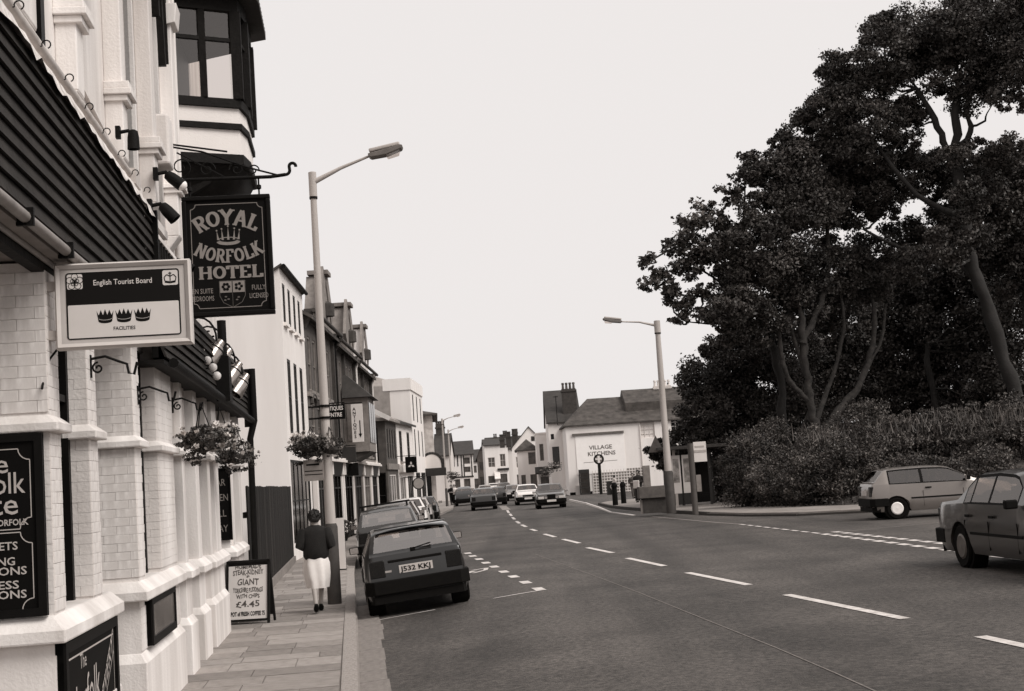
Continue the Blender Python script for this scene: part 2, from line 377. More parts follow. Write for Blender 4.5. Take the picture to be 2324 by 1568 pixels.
BRICKD = mat('dark_brick', .05, .9, .35, 5, .3, 30)
BRICKM = mat('brown_brick', .085, .9, .35, 3, .3, 30)
BRICKL = mat('light_brick', .52, .9, .3, 3, .3, 30)
STONE = mat('weathered_stone', .2, .9, .3, 4, .3, 20)
SLATE = mat('slate_roof', .07, .8, .6, 1.6, .5, 9, spec=.25, detail=8)
SLATEL = mat('pale_slate_roof', .25, .75, .35, 2.2, .4, 10)
TILE = mat('dark_tile_roof', .035, .8, .4, 2.5, .4, 12)
# ------------------------------------------------------------------ ground, road, pavements
def asphalt():
    m = bpy.data.materials.new('asphalt'); m.use_nodes = True; n = m.node_tree.nodes; L = m.node_tree.links; b = n['Principled BSDF']
    b.inputs['Roughness'].default_value = .82; b.inputs['Specular IOR Level'].default_value = .35
    tc = n.new('ShaderNodeTexCoord')
    a = n.new('ShaderNodeTexNoise'); a.inputs['Scale'].default_value = .55; a.inputs['Detail'].default_value = 6; L.new(tc.outputs['Object'], a.inputs['Vector'])
    f = n.new('ShaderNodeTexNoise'); f.inputs['Scale'].default_value = 15; f.inputs['Detail'].default_value = 6; f.inputs['Roughness'].default_value = .75; L.new(tc.outputs['Object'], f.inputs['Vector'])
    r1 = n.new('ShaderNodeValToRGB'); r1.color_ramp.elements[0].position = .3; r1.color_ramp.elements[1].position = .7
    r1.color_ramp.elements[0].color = T(.046); r1.color_ramp.elements[1].color = T(.084); L.new(a.outputs['Fac'], r1.inputs[0])
    r2 = n.new('ShaderNodeValToRGB'); r2.color_ramp.elements[0].position = .32; r2.color_ramp.elements[1].position = .68
    r2.color_ramp.elements[0].color = (.3, .3, .3, 1); r2.color_ramp.elements[1].color = (1.75, 1.75, 1.75, 1); L.new(f.outputs['Fac'], r2.inputs[0])
    # oil-darkened wheel tracks and patches
    w = n.new('ShaderNodeTexNoise'); w.inputs['Scale'].default_value = .9; w.inputs['Detail'].default_value = 3
    mp = n.new('ShaderNodeMapping'); mp.inputs['Scale'].default_value = (1, .06, 1); mp.inputs['Rotation'].default_value = (0, 0, R(-8)); L.new(tc.outputs['Object'], mp.inputs[0]); L.new(mp.outputs[0], w.inputs['Vector'])
    r3 = n.new('ShaderNodeValToRGB'); r3.color_ramp.elements[0].position = .35; r3.color_ramp.elements[1].position = .62
    r3.color_ramp.elements[0].color = (.66, .66, .66, 1); r3.color_ramp.elements[1].color = (1.06, 1.06, 1.06, 1); L.new(w.outputs['Fac'], r3.inputs[0])
    x = n.new('ShaderNodeMix'); x.data_type = 'RGBA'; x.blend_type = 'MULTIPLY'; x.inputs[0].default_value = 1
    L.new(r1.outputs[0], x.inputs[6]); L.new(r2.outputs[0], x.inputs[7])
    y = n.new('ShaderNodeMix'); y.data_type = 'RGBA'; y.blend_type = 'MULTIPLY'; y.inputs[0].default_value = 1
    L.new(x.outputs[2], y.inputs[6]); L.new(r3.outputs[0], y.inputs[7]); L.new(y.outputs[2], b.inputs['Base Color'])
    v = n.new('ShaderNodeTexVoronoi'); v.inputs['Scale'].default_value = 55; L.new(tc.outputs['Object'], v.inputs['Vector'])
    bp = n.new('ShaderNodeBump'); bp.inputs['Strength'].default_value = .5; bp.inputs['Distance'].default_value = .012; L.new(v.outputs['Distance'], bp.inputs['Height']); L.new(bp.outputs[0], b.inputs['Normal'])
    return m
ASPHALT = asphalt()
PAVE = mat('pavement_concrete', .22, .9, .28, 1.4, .3, 60)
SLABS = [mat('paving_slab_%s' % k, v, .9, .22, 4.5, .35, 70) for k, v in (('pale', .30), ('mid', .25), ('dull', .205))]
KERBM = mat('kerb_granite', .3, .9, .25, 9, .4, 60)
PAINT = mat('road_paint', .64, .7, .25, 7, .3, 60, v2=.34, detail=9)
PAINTF = mat('worn_road_paint', .24, .8, .5, 14)
EARTH = mat('bank_earth', .05, .95, .4, 1.5, .5, 8)

def axis_vals(segs):
    out = []
    for a, b, st in segs: out += list(np.arange(a, b, st))
    return out + [segs[-1][1]]
xs = axis_vals([(-900, -100, 100), (-100, -20, 8), (-20, -8, 1.5), (-8, 14, .4), (14, 40, 3), (40, 100, 10), (100, 900, 100)])
ys = axis_vals([(-60, 0, 6), (0, 60, .75), (60, 110, 2), (110, 300, 10), (300, 1500, 100)])
V = [(x, y, gz(x, y)) for y in ys for x in xs]; nx = len(xs)
F = [(j * nx + i, j * nx + i + 1, (j + 1) * nx + i + 1, (j + 1) * nx + i) for j in range(len(ys) - 1) for i in range(nx - 1)]
rb = MB(); rb.add(V, F); ROAD = rb.build('road', ASPHALT, smooth=60); ROAD['kind'] = 'structure'

def strip_on_road(pts, w, name, m=PAINT, lift=.007, step=.4):
    """painted band along ground points"""
    P = [np.array(p[:2]) for p in pts]; Q = []
    for a, b in zip(P[:-1], P[1:]):
        k = max(1, int(np.linalg.norm(b - a) / step)); Q += [a + (b - a) * i / k for i in range(k)]
    Q.append(P[-1]); vs = []
    for i, q in enumerate(Q):
        t = Q[min(i + 1, len(Q) - 1)] - Q[max(i - 1, 0)]; t = t / (np.linalg.norm(t) + 1e-9); nrm = np.array([-t[1], t[0]]) * w / 2
        for s in (-1, 1): p = q + nrm * s; vs.append((p[0], p[1], gz(p[0], p[1]) + lift))
    mb = MB(); mb.add(vs, [(2 * i, 2 * i + 1, 2 * i + 3, 2 * i + 2) for i in range(len(Q) - 1)])
    return mb.build(name, m, ROAD)
# centre line
for a, b in (((2225, 1445), (2400, 1483)), ((1785, 1350), (2055, 1405)), ((1560, 1300), (1700, 1328)), ((1424, 1267), (1508, 1285)), ((1333, 1243), (1390, 1255)), ((1278, 1224), (1315, 1233)),
             ((1235, 1212), (1260, 1219)), ((1205, 1201), (1217, 1205)), ((1184, 1191), (1194, 1196)), ((1172, 1183), (1179, 1188)), ((1163, 1174), (1168, 1179)), ((1157, 1166), (1161, 1171)), ((1151, 1158), (1155, 1164))):
    strip_on_road([GG(*a), GG(*b)], .13, 'centre_line_dash')
strip_on_road([GG(1140, 1148), GG(1150, 1157)], .5, 'centre_line_dash', PAINTF)
def c7(x, y): return (850 + x / 2.113) / 1.541, (1700 + y / 2.113) / 1.541
bay = [GG(*c7(*p)) for p in ((1660, 497), (1697, 518), (1744, 541), (1795, 568), (1856, 597), (1927, 634), (2000, 670), (2088, 713), (2185, 762))]
for i, p in enumerate(bay):
    t = bay[max(i - 1, 0)] - bay[min(i + 1, 8)]; t = t[:2] / np.linalg.norm(t[:2])
    strip_on_road([p[:2] - t * .3, p[:2] + t * .3], .17, 'parking_bay_dash')
strip_on_road([GG(*c7(1850, 832)), GG(*c7(2225, 768))], .06, 'parking_bay_line')
strip_on_road([GG(*c7(1000, 992)), GG(*c7(1420, 915))], .05, 'parking_bay_line')
strip_on_road([GG(*c7(1600, 500)), GG(*c7(1660, 497))], .05, 'parking_bay_line')
# the one letter of road lettering that shows beside the car
for q, w in ((((1650, 640), (1700, 637)), .5), (((1690, 625), (1800, 606)), .07), (((1800, 606), (1790, 622)), .09), (((1790, 622), (1700, 645)), .07), (((1600, 655), (1632, 650)), .3), (((1600, 607), (1640, 600)), .12), (((1600, 590), (1630, 584)), .12)):
    strip_on_road([GG(*c7(*q[0])), GG(*c7(*q[1]))], w, 'road_letter')
def dash_row(p0, p1, n, duty, w, name, m=PAINT):
    a, b = GG(*p0)[:2], GG(*p1)[:2]
    for i in range(n): strip_on_road([a + (b - a) * (i + .0) / n, a + (b - a) * (i + duty) / n], w, name, m)
dash_row((1868, 1212), (2400, 1281), 16, .66, .19, 'give_way_dash'); dash_row((1893, 1207), (2400, 1262), 16, .66, .19, 'give_way_dash')
dash_row((1680, 1190), (1868, 1212), 9, .68, .1, 'edge_line_dash')
strip_on_road([GG(1480, 1173), GG(1560, 1180), GG(1625, 1186), GG(1680, 1190)], .09, 'edge_line', PAINTF)
strip_on_road([GG(1893, 1209), GG(2240, 1176)], .045, 'edge_line', PAINTF)
for k, off in ((0, 0), (1, 3)):
    strip_on_road([GG(1292, 1133 + off), GG(1330, 1141 + off), GG(1360, 1151 + off), GG(1386, 1162 + off * .6), GG(1440, 1169 + off * .5)], .12, 'double_line', PAINT if k == 0 else PAINTF)
sm = [(1215, 1258), (1330, 1300), (1450, 1345), (1560, 1390), (1660, 1430), (1760, 1470), (1900, 1530), (2010, 1580)]
for i in range(len(sm) - 1): strip_on_road([GG(*sm[i]), GG(*sm[i + 1])], .018, 'tar_seam', mat('seam_grit', .16, .9, .5, 30), lift=.005)
strip_on_road([GG(1100, 1150), GG(1180, 1147)], .05, 'faint_line', PAINTF)

# left pavement
def backx(y):       # under the foot of the facades
    return float(np.interp(y, [-60, 0, 24.6, 33, 39, 68, 110, 160, 200, 260, 400], [2.8, -3.2, -5.5, -6.4, -7.2, -8.5, -8.6, -10, -15, -26, -62]))
pv = MB(); py = axis_vals([(-40, 60, 1.), (60, 260, 5)]); vs = []
for y in py:
    near = y < 36; z = .106 if near else .12
    vs += [(backx(y), y, z), (kx(y) - (.17 if near else .0), y, z), (kx(y), y, z if not near else .09), (kx(y), y, -.05)]
pv.add(vs, [(4 * i + k, 4 * i + k + 1, 4 * i + k + 5, 4 * i + k + 4) for i in range(len(py) - 1) for k in range(3)])
PAVL = pv.build('pavement', PAVE); PAVL['kind'] = 'structure'
def unit_slab(name, m, bev=.05):
    bm = bmesh.new(); bmesh.ops.create_cube(bm, size=1)
    me = bpy.data.meshes.new(name); bm.to_mesh(me); bm.free(); me.materials.append(m); return me
SL = [unit_slab('paving_slab', m) for m in SLABS]
s = 8.6; row = 0
while s < 36:
    dpt = random.choice((.5, .6, .6, .72)); lo, hi = -1.97, -.245
    if s > 33: lo = -1.6
    cuts = [lo]; x = lo + random.uniform(.25, .8)
    while x < hi - .25: cuts.append(x); x += random.choice((.6, .75, .9))
    cuts.append(hi)
    for a, b in zip(cuts[:-1], cuts[1:]):
        M = MS @ Matrix.Translation(((a + b) / 2, s + dpt / 2, .09 + random.uniform(-.003, .003))) @ Matrix.Rotation(random.uniform(-.004, .004), 4, 'X') @ Matrix.Diagonal((b - a - .012, dpt - .012, .06, 1))
        inst('paving_slab', random.choice(SL), PAVL, M)
    s += dpt; row += 1
ks = unit_slab('kerb_stone', KERBM)
s = 3.
while s < 33.5:
    ln = random.choice((.9, .9, .75, 1.1)); l = -.145 - .0018 * max(s - 12, 0)
    M = MS @ Matrix.Translation((l, s + ln / 2, .035)) @ Matrix.Diagonal((.165, ln - .012, .18, 1)); inst('kerb_stone', ks, PAVL, M); s += ln
gs = unit_slab('gutter_stone', SLABS[2])
s = 10.5
while s < 23.5:
    ln = random.choice((.8, 1., 1.2)); wd_ = random.uniform(.3, .42)
    M = MS @ Matrix.Translation((-.05 + wd_ / 2 - .001 * s, s + ln / 2, .004)) @ Matrix.Rotation(-math.atan(.085), 4, 'Y') @ Matrix.Diagonal((wd_, ln - .014, .05, 1)); inst('gutter_stone', gs, PAVL, M); s += ln

# right pavement (raised, with a kerb) and the planted bank behind it
KR = [(13, 88), (9.5, 87), (6.5, 84.5), (4.9, 81.8), (4.35, 78.5), (4.4, 69), (4.75, 63), (5.2, 58), (5.75, 52.5), (6.35, 47.5), (7.1, 44.2), (8.3, 41.9), (10.2, 41), (14, 42), (30, 48), (60, 60)]
KI = [(16, 90), (12, 86), (9.5, 82.5), (9, 80), (8.9, 77), (8.4, 69), (8.2, 63), (8.1, 58), (8.1, 53), (8.4, 48.8), (8.9, 46), (9.7, 44.4), (11, 43.7), (14.4, 44), (30, 50), (60, 62)]
mb = MB(); vs = []
for (a, b), (c, d) in zip(KR, KI):
    z = gz(a, b) + .11; vs += [(a, b, -.1), (a + .02, b + .02, z), (a + (c - a) * .06, b + (d - b) * .06, z + .004), (c, d, z + .02), (c + .6, d + .4, z + .02)]
mb.add(vs, [(5 * i + k, 5 * i + k + 1, 5 * i + k + 6, 5 * i + k + 5) for i in range(len(KR) - 1) for k in range(4)])
o = mb.build('pavement_far_side', PAVE); o['kind'] = 'structure'
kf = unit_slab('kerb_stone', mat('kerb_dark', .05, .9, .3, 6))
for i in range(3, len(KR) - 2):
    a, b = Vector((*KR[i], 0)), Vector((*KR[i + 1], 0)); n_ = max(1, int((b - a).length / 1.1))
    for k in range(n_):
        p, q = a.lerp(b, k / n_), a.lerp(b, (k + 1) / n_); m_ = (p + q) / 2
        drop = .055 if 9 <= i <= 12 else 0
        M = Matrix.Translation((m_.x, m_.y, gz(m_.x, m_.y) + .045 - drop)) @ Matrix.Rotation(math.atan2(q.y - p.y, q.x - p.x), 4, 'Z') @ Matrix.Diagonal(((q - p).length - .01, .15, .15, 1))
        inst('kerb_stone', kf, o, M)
mb = MB(); vs = []; offs = ((0, -.1), (.8, .25), (2.5, .8), (6, 1.5), (14, 2.1), (60, 2.3))
for i, (c, d) in enumerate(KI[2:]):
    for of, z in offs: vs.append((c + .5 + .72 * of, d + .3 + .69 * of, .4 + z + (.25 * math.sin(i * 1.7 + of) if of > 1 else 0)))
nO = len(offs); mb.add(vs, [(nO * i + k, nO * i + k + 1, nO * (i + 1) + k + 1, nO * (i + 1) + k) for i in range(len(KI) - 3) for k in range(nO - 1)])
o = mb.build('bank', EARTH, smooth=60); o['kind'] = 'structure'
# ------------------------------------------------------------------ hotel
P0 = Vector((-1.9 * CA + 15 * SA, 15 * CA + 1.9 * SA, .12))
HOTEL = empty('hotel', tuple(MS @ Vector((-2.3, 15, .12))), 'white painted brick hotel with dark boarded fascia and projecting oriel over the pavement', 'hotel')
LF = -1.9
def hb(name, m, l0, l1, s0, s1, z0, z1, bevel=0, parent=None):
    mb = MB(MS); mb.box(l0, l1, s0, s1, z0, z1); return mb.build(name, m, parent or HOTEL, bevel=bevel)
# back walls
hb('wall', WHITE, -8, -2.32, 10.6, 24.0, .1, 3.62)
hb('upper_wall', WHITE, -8, -2.16, 3.0, 23.8, 3.75, 11.5)
hb('soffit', mat('soffit_grey', .22, .8, .3, 3), -3.4, -1.78, 3.0, 23.9, 3.64, 3.74); hb('soffit_beam', DARKWOOD, -1.98, -1.9, 3.0, 12.95, 3.56, 3.639)
def slab_frustum(mb, l0, l1, s0, s1, z0, z1, z2, ins):
    mb.box(l0, l1, s0, s1, z0, z1); k = len(mb.v)
    mb.add([(l0, s0, z1), (l1, s0, z1), (l1, s1, z1), (l0, s1, z1), (l0, s0 + ins, z2), (l1 - ins, s0 + ins, z2), (l1 - ins, s1 - ins, z2), (l0, s1 - ins, z2)], [(4, 5, 6, 7), (0, 1, 5, 4), (1, 2, 6, 5), (2, 3, 7, 6), (3, 0, 4, 7)])
    del mb.f[len(mb.f) - 5 - 5]
# piers: (s0, s1, l_back)
PIERS = [(9.02, 9.34, -3.6), (10.33, 10.66, -2.34), (12.45, 12.81, -2.34), (13.86, 15.05, -2.34), (15.8, 16.05, -2.34), (17.1, 17.5, -2.34), (18.46, 18.8, -2.34), (19.3, 19.95, -2.34), (21.9, 22.3, -2.34), (23.4, 23.9, -2.34)]
for i, (a, b, lb) in enumerate(PIERS):
    hb('pier', WHITE, lb, LF - (.005 if i < 4 else 0), a + (.005 if i < 4 else 0), b, 1.27, 3.62)
    mb = MB(MS); slab_frustum(mb, max(lb, -2.95), LF + .07, a - .07, b + .06, 2.53, 2.585, 2.64, .07); mb.build('capital_ledge', WHITE, HOTEL, bevel=.012)
# plinths with splayed sill and step
PL = [(8.99, 11.05), (12.42, 15.1), (15.75, 16.3), (17.05, 17.75), (18.4, 20.3), (21.6, 23.95)]
for i, (a, b) in enumerate(PL):
    lb = -3.6 if i == 0 else -2.34; zt = 1.27 - .02 * i
    hb('plinth', WHITE, lb, LF - .005, a + .005, b, .10, zt - .055)
    mb = MB(MS); slab_frustum(mb, lb, LF + .085, a - .085, b + .05, zt - .06, zt + .02, zt + .11, .085); mb.build('sill', WHITE, HOTEL, bevel=.014)
    mb = MB(MS); slab_frustum(mb, lb, LF + .05, a - .05, b + .02, .1, .66, .745, .055); mb.build('plinth_step', WHITE, HOTEL, bevel=.012)
# windows and doors between the piers (dark glass set back, black frames)
OPEN = [(9.34, 10.33, 1.25, 3.5, -2.05), (10.66, 12.45, .12, 3.3, -2.28), (12.81, 13.86, 1.25, 3.5, -2.05), (15.05, 15.8, .12, 3.3, -2.28), (16.05, 17.1, .12, 3.3, -2.28), (17.5, 18.46, 1.2, 3.3, -2.1), (18.8, 19.3, 1.2, 3.3, -2.02), (19.95, 21.9, .12, 3.3, -2.25), (22.3, 23.4, 1.2, 3.3, -2.05)]
for a, b, z0, z1, l in OPEN:
    mb = MB(MS); mb.box(l - .05, l + .02, a, a + .07, z0, z1); mb.box(l - .05, l + .02, b - .07, b, z0, z1); mb.box(l - .05, l + .02, a + .07, b - .07, z0, z0 + .08); mb.box(l - .05, l + .02, a + .07, b - .07, z1 - .08, z1)
    mb.box(l - .045, l + .015, (a + b) / 2 - .03, (a + b) / 2 + .03, z0 + .08, z1 - .08); mb.box(l - .045, l + .012, a + .07, (a + b) / 2 - .03, z1 - .7, z1 - .65); mb.box(l - .045, l + .012, (a + b) / 2 + .03, b - .07, z1 - .7, z1 - .65)
    w = mb.build('window' if z0 > .5 else 'door', BLACKP, HOTEL)
    mb = MB(MS); mb.quad((l - .02, a, z0), (l - .02, b, z0), (l - .02, b, z1), (l - .02, a, z1)); mb.build('pane', DARKGLASS, w)
    hb('lintel', WHITE, -2.34, l + .05 if l < -2.1 else -2.0, a, b, z1, 3.62)
# painted bricks, laid one by one on the nearest piers and plinths
bk = bmesh.new(); bmesh.ops.create_cube(bk, size=1); bmesh.ops.bevel(bk, geom=[e for e in bk.edges], offset=.022, segments=1, affect='EDGES')
BRICKME = bpy.data.meshes.new('brick'); bk.to_mesh(BRICKME); bk.free(); BRICKME.materials.append(WHITE)
rest = MB(MS); NB = 0
def brick_field(face, a, b, z0, z1, fixed, singly):
    """face 's': street-facing at l=fixed, a..b along s;  'c': camera-facing at s=fixed, a..b along l"""
    global NB
    row = 0; z = z0
    while z + .07 < z1:
        off = 0 if row % 2 else .1125; x = a - off
        while x < b - .02:
            p, q = max(x, a), min(x + .215, b)
            if q - p > .05:
                c = (p + q) / 2; dz = random.uniform(-.001, .001); j = random.uniform(.0, .0025)
                sx = (.05, q - p + .008, .0732) if face == 's' else (q - p + .008, .05, .0732)
                pos = (fixed - .022 + j, c, z + .034 + dz) if face == 's' else (c, fixed + .022 - j, z + .034 + dz)
                if singly and NB < 296:
                    inst('brick', BRICKME, HOTEL, MS @ Matrix.Translation(pos) @ Matrix.Diagonal((*sx, 1))); NB += 1
                else: rest.box(pos[0] - sx[0] / 2, pos[0] + sx[0] / 2, pos[1] - sx[1] / 2, pos[1] + sx[1] / 2, pos[2] - sx[2] / 2, pos[2] + sx[2] / 2)
            x += .225
        z += .075; row += 1
brick_field('c', -2.75, -1.905, 2.66, 3.6, 9.02, True)
brick_field('s', 9.03, 9.34, 1.4, 3.6, LF, True)
brick_field('s', 10.34, 10.66, 1.4, 3.6, LF, True)
brick_field('c', -2.3, -1.905, 1.4, 3.6, 12.45, True)
brick_field('c', -2.75, -1.905, 1.3, 2.52, 9.02, False)
brick_field('s', 12.46, 12.81, 1.4, 3.6, LF, False); brick_field('s', 13.87, 15.05, 1.4, 3.6, LF, False); brick_field('c', -2.1, -1.905, 1.4, 3.6, 10.33, False)
brick_field('c', -2.1, -1.905, 1.4, 3.6, 13.86, False); brick_field('c', -2.3, -1.905, .76, 1.2, 12.43, False); brick_field('c', -2.75, -1.905, .76, 1.2, 9.0, False)
brick_field('s', 9.0, 11.05, .76, 1.2, LF, False); brick_field('s', 12.43, 15.1, .76, 1.2, LF, False)
o = rest.build('brickwork', WHITE, HOTEL); o['kind'] = 'stuff'
# dark lapped boards of the fascia, board by board
def fascia(s0, s1, zb, zt, n, lb=-1.74):
    h = (zt - zb) / n
    hb('fascia_back', BLACKP, lb - .12, lb - .06, s0, s1 - .01, zb, zt)
    for i in range(n):
        z = zb + i * h; j = random.uniform(-.004, .004)
        mb = MB(MS); pts = []
        segs = 8; top, bot = [], []
        for k in range(segs + 1):
            ss = s0 + (s1 - s0) * k / segs; w = random.uniform(-.006, .006)
            top.append((ss, z + h + .012 + w * .4)); bot.append((ss, z + w))
        vs = []
        for (a, zt_), (b, zb_) in zip(top, bot): vs += [(lb + .016 + j, b, zb_), (lb - .014 + j, a, zt_), (lb - .04 + j, a, zt_), (lb - .004 + j, b, zb_)]
        mb.add(vs, [(4 * q + r, 4 * q + (r + 1) % 4, 4 * q + 4 + (r + 1) % 4, 4 * q + 4 + r) for q in range(segs) for r in range(4)] + [(0, 1, 2, 3), tuple(4 * segs + r for r in (3, 2, 1, 0))])
        mb.build('fascia_board', SLATEBOARD, HOTEL)
fascia(3.0, 12.95, 3.72, 4.72, 10)
fascia(13.5, 23.95, 3.42, 4.15, 8)
hb('fascia_end', BLACKP, -1.8, -1.69, 12.96, 13.02, 3.62, 4.75); hb('fascia_end', BLACKP, -1.8, -1.69, 23.96, 24.02, 3.2, 4.2)
# ragged lead flashing along the top of the boards
mb = MB(MS); vs = []
for k in range(70):
    ss = 3 + 10 * k / 69; w1, w2, w3 = RNG.uniform(-.035, .03, 3)
    vs += [(-1.70, ss, 4.68 + w1), (-1.73, ss, 4.76 + w2 * .4), (-2.0, ss, 4.86 + w3), (-2.17, ss, 4.90)]
mb.add(vs, [(4 * i + r, 4 * i + r + 1, 4 * i + 5 + r, 4 * i + 4 + r) for i in range(69) for r in range(3)]); mb.build('lead_flashing', LEAD, HOTEL, smooth=50)
mb = MB(MS); mb.tube([(-1.82, 3, 4.96), (-1.82, 12.2, 4.93)], .035); mb.build('cable_conduit', mat('conduit', .45, .6, .2, 8), HOTEL, smooth=50)
hb('junction_box', mat('conduit', .45), -1.9, -1.76, 12.2, 12.5, 4.84, 4.98)
for k in range(9):                                   # hooks for strings of lights
    ss = 7.6 + k * .68; p = [(-1.72, ss, 4.80)] + [(-1.685 + .026 * math.cos(R(a)), ss, 4.80 + .026 * math.sin(R(a)) + .01) for a in range(200, -100, -30)]
    mb = MB(MS); mb.tube(p, .0045, 5); mb.build('light_hook', IRON, HOTEL)
# gutter and pipe under the boards
mb = MB(MS); mb.tube([(-1.735, 3, 3.675), (-1.735, 12.95, 3.66)], .034, 10); mb.build('gutter', mat('grey_pipe', .2, .5, .35, 5), HOTEL, smooth=50)
mb = MB(MS); mb.tube([(-1.88, 3, 3.64), (-1.88, 12.9, 3.62)], .02, 8)
mb.build('pipe', mat('grey_pipe', .38), HOTEL, smooth=50)
for k in range(6): hb('pipe_clip', IRON, -1.785, -1.688, 4.5 + k * 1.1, 4.53 + k * 1.1, 3.62, 3.722)
mb = MB(MS); mb.tube([(-1.66, 13.5, 3.36), (-1.66, 23.9, 3.30)], .05, 8); mb.build('gutter', IRON, HOTEL, smooth=50)
hb('soffit_board', DARKWOOD, -2.3, -1.75, 13.5, 23.9, 3.36, 3.4)
mb = MB(MS); mb.tube([(-1.64, 23.98, 4.2), (-1.64, 23.98, 3.3), (-1.72, 24.0, 3.0), (-1.74, 24.0, .15)], [.06, .06, .055, .055], 8); mb.build('downpipe', IRON, HOTEL, smooth=50)
hb('downpipe_head', IRON, -1.74, -1.56, 18.5, 18.85, 3.3, 3.9); mb = MB(MS); mb.tube([(-1.65, 18.7, 3.3), (-1.65, 18.7, 4.4)], .06, 8); mb.build('downpipe', IRON, HOTEL, smooth=50)
# vertical boarding (grey planks) under the second fascia
for k in range(11):
    hb('plank', mat('grey_plank', .5, .8, .3, 6, streak=True), -1.99, -1.965, 15.1 + k * .155, 15.1 + k * .155 + .145, 2.75, 3.36)
# little balustrade between the fascias
mb = MB(MS); mb.beam((-1.74, 13.05, 4.55), (-1.74, 14.6, 4.55), .05, .04); mb.build('rail', WHITE, HOTEL)
for k in range(8): hb('baluster', DARKWOOD, -1.76, -1.72, 13.1 + k * .19, 13.15 + k * .19, 4.16, 4.53)
# upper storey: corbelled piers with ledges, windows between
for i, (a, b) in enumerate(((7.0, 7.5), (8.9, 9.5), (10.93, 11.2), (13.16, 13.42), (15.26, 15.55), (17.3, 17.6))):
    mb = MB(MS); mb.box(-2.16, -1.99, a, b, 5.32, 11.4); mb.prism([(-2.16, 5.1), (-1.99, 5.32), (-2.16, 5.32)], a, b, 'y'); mb.build('upper_pier', WHITE, HOTEL, bevel=.01)
    mb = MB(MS); mb.box(-2.16, -1.90, a - .06, b + .06, 5.92, 5.98); mb.box(-2.16, -1.92, a - .045, b + .045, 5.981, 6.05); mb.box(-2.16, -1.94, a - .03, b + .03, 5.86, 5.919); mb.build('pier_ledge', WHITE, HOTEL, bevel=.008)
    mb = MB(MS); mb.prism([(-2.16, 8.0), (-1.93, 8.05), (-1.9, 8.3), (-2.16, 8.3)], a - .05, b + .05, 'y'); mb.build('pier_capital', WHITE, HOTEL, bevel=.008)
for a, b, z0, z1 in ((7.7, 8.7, 5.5, 8.6), (9.75, 10.6, 6.2, 9.0), (11.5, 12.9, 7.7, 10.5), (13.75, 14.9, 5.4, 8.3), (15.8, 16.9, 5.3, 8.3)):
    mb = MB(MS); mb.box(-2.17, -2.11, a, a + .1, z0, z1); mb.box(-2.17, -2.11, b - .1, b, z0, z1); mb.box(-2.17, -2.09, a - .05, b + .05, z0 - .1, z0 - .001); mb.box(-2.17, -2.11, a + .1, b - .1, z1 - .1, z1)
    w = mb.build('upper_window', WHITE, HOTEL)
    mb = MB(MS); mb.quad((-2.15, a, z0), (-2.15, b, z0), (-2.15, b, z1), (-2.15, a, z1)); mb.build('pane', DARKGLASS, w)
hb('window_reveal', BLACKP, -2.17, -2.02, 9.78, 9.9, 5.0, 7.6)
hb('corbel_box', WHITE, -2.16, -1.72, 11.55, 12.15, 6.85, 7.9, .01); hb('corbel_box', WHITE, -2.16, -1.9, 15.9, 16.3, 5.9, 6.5, .03)
mb = MB(MS); mb.beam((-2.15, 11.2, 5.72), (-2.15, 13.16, 5.5), .05, .03); mb.build('raking_ledge', WHITE, HOTEL)
# half-timbering, pipes and cables beside the oriel
for k, (a, z0, b, z1) in enumerate(((15.75, 11.2, 16.2, 8.6), (16.1, 11.2, 16.6, 7.9), (16.4, 11.2, 17.0, 7.4), (16.8, 11.2, 17.5, 6.6), (17.0, 11.2, 17.9, 6.3), (16.6, 8.9, 17.3, 11.2))):
    mb = MB(MS); mb.beam((-2.1, a, z0), (-2.1, b, z1), .12, .14, (1, 0, 0)); mb.build('timber', DARKWOOD, HOTEL)
hb('barge_board', DARKWOOD, -2.16, -1.86, 15.2, 17.9, 9.4, 9.8)
for ss in (17.75, 18.0): mb = MB(MS); mb.tube([(-2.06, ss, 5.0), (-2.06, ss, 11.3)], .05, 8); mb.build('downpipe', WHITE, HOTEL, smooth=50)
# oriel window
SO = 18.25
OR_ = MB(MS); OC = [(-2.15, SO), (-1.27, SO + .35), (-1.2, SO + .8), (-1.2, SO + 1.9), (-2.15, SO + 2.5)]
def oriel_ring(z0, z1, grow=0): return [(p[0] + (grow if 0 < i < 4 else 0), p[1] - (grow if i < 3 else -grow)) for i, p in enumerate(OC)]
def obar(a, b, w, d, parent, name='timber', m=DARKWOOD): mb = MB(MS); mb.beam(a, b, w, d, (1, 0, 0)); return mb.build(name, m, parent)
mb = MB(MS); mb.prism(oriel_ring(0, 0, .03), 6.5, 6.63, 'z'); mb.prism(oriel_ring(0, 0, .03), 7.28, 7.4, 'z'); mb.prism(oriel_ring(0, 0, .025), 6.98, 7.06, 'z'); mb.prism(oriel_ring(0, 0, .04), 8.62, 8.82, 'z'); mb.build('oriel_rail', DARKWOOD, HOTEL)
mb = MB(MS); mb.prism(oriel_ring(0, 0, -.01), 6.632, 6.978, 'z'); mb.prism(oriel_ring(0, 0, -.01), 7.062, 7.278, 'z'); mb.build('oriel_panel', WHITE2, HOTEL)
mb = MB(MS); mb.prism(oriel_ring(0, 0, .25), 8.83, 8.93, 'z'); top = oriel_ring(0, 0, .25); mb.add([(p[0], p[1], 8.931) for p in top] + [(-2.15, SO + 1.2, 9.7), (-2.15, SO + .6, 9.7)], [(0, 1, 6), (1, 2, 5, 6), (2, 3, 5), (3, 4, 5)]); mb.build('oriel_roof', TILE, HOTEL)
for k in range(12):
    q = k / 11; mb = MB(MS); x0, y0 = -1.0 + .0 * q, SO + .2 + 1.9 * q
    mb.tube([(-.98, y0, 8.9), (-1.3, y0 + .02, 9.15)], .06, 6); mb.build('roof_tile', TILE, HOTEL)
corners = [OC[0], OC[1], OC[2], OC[3]]
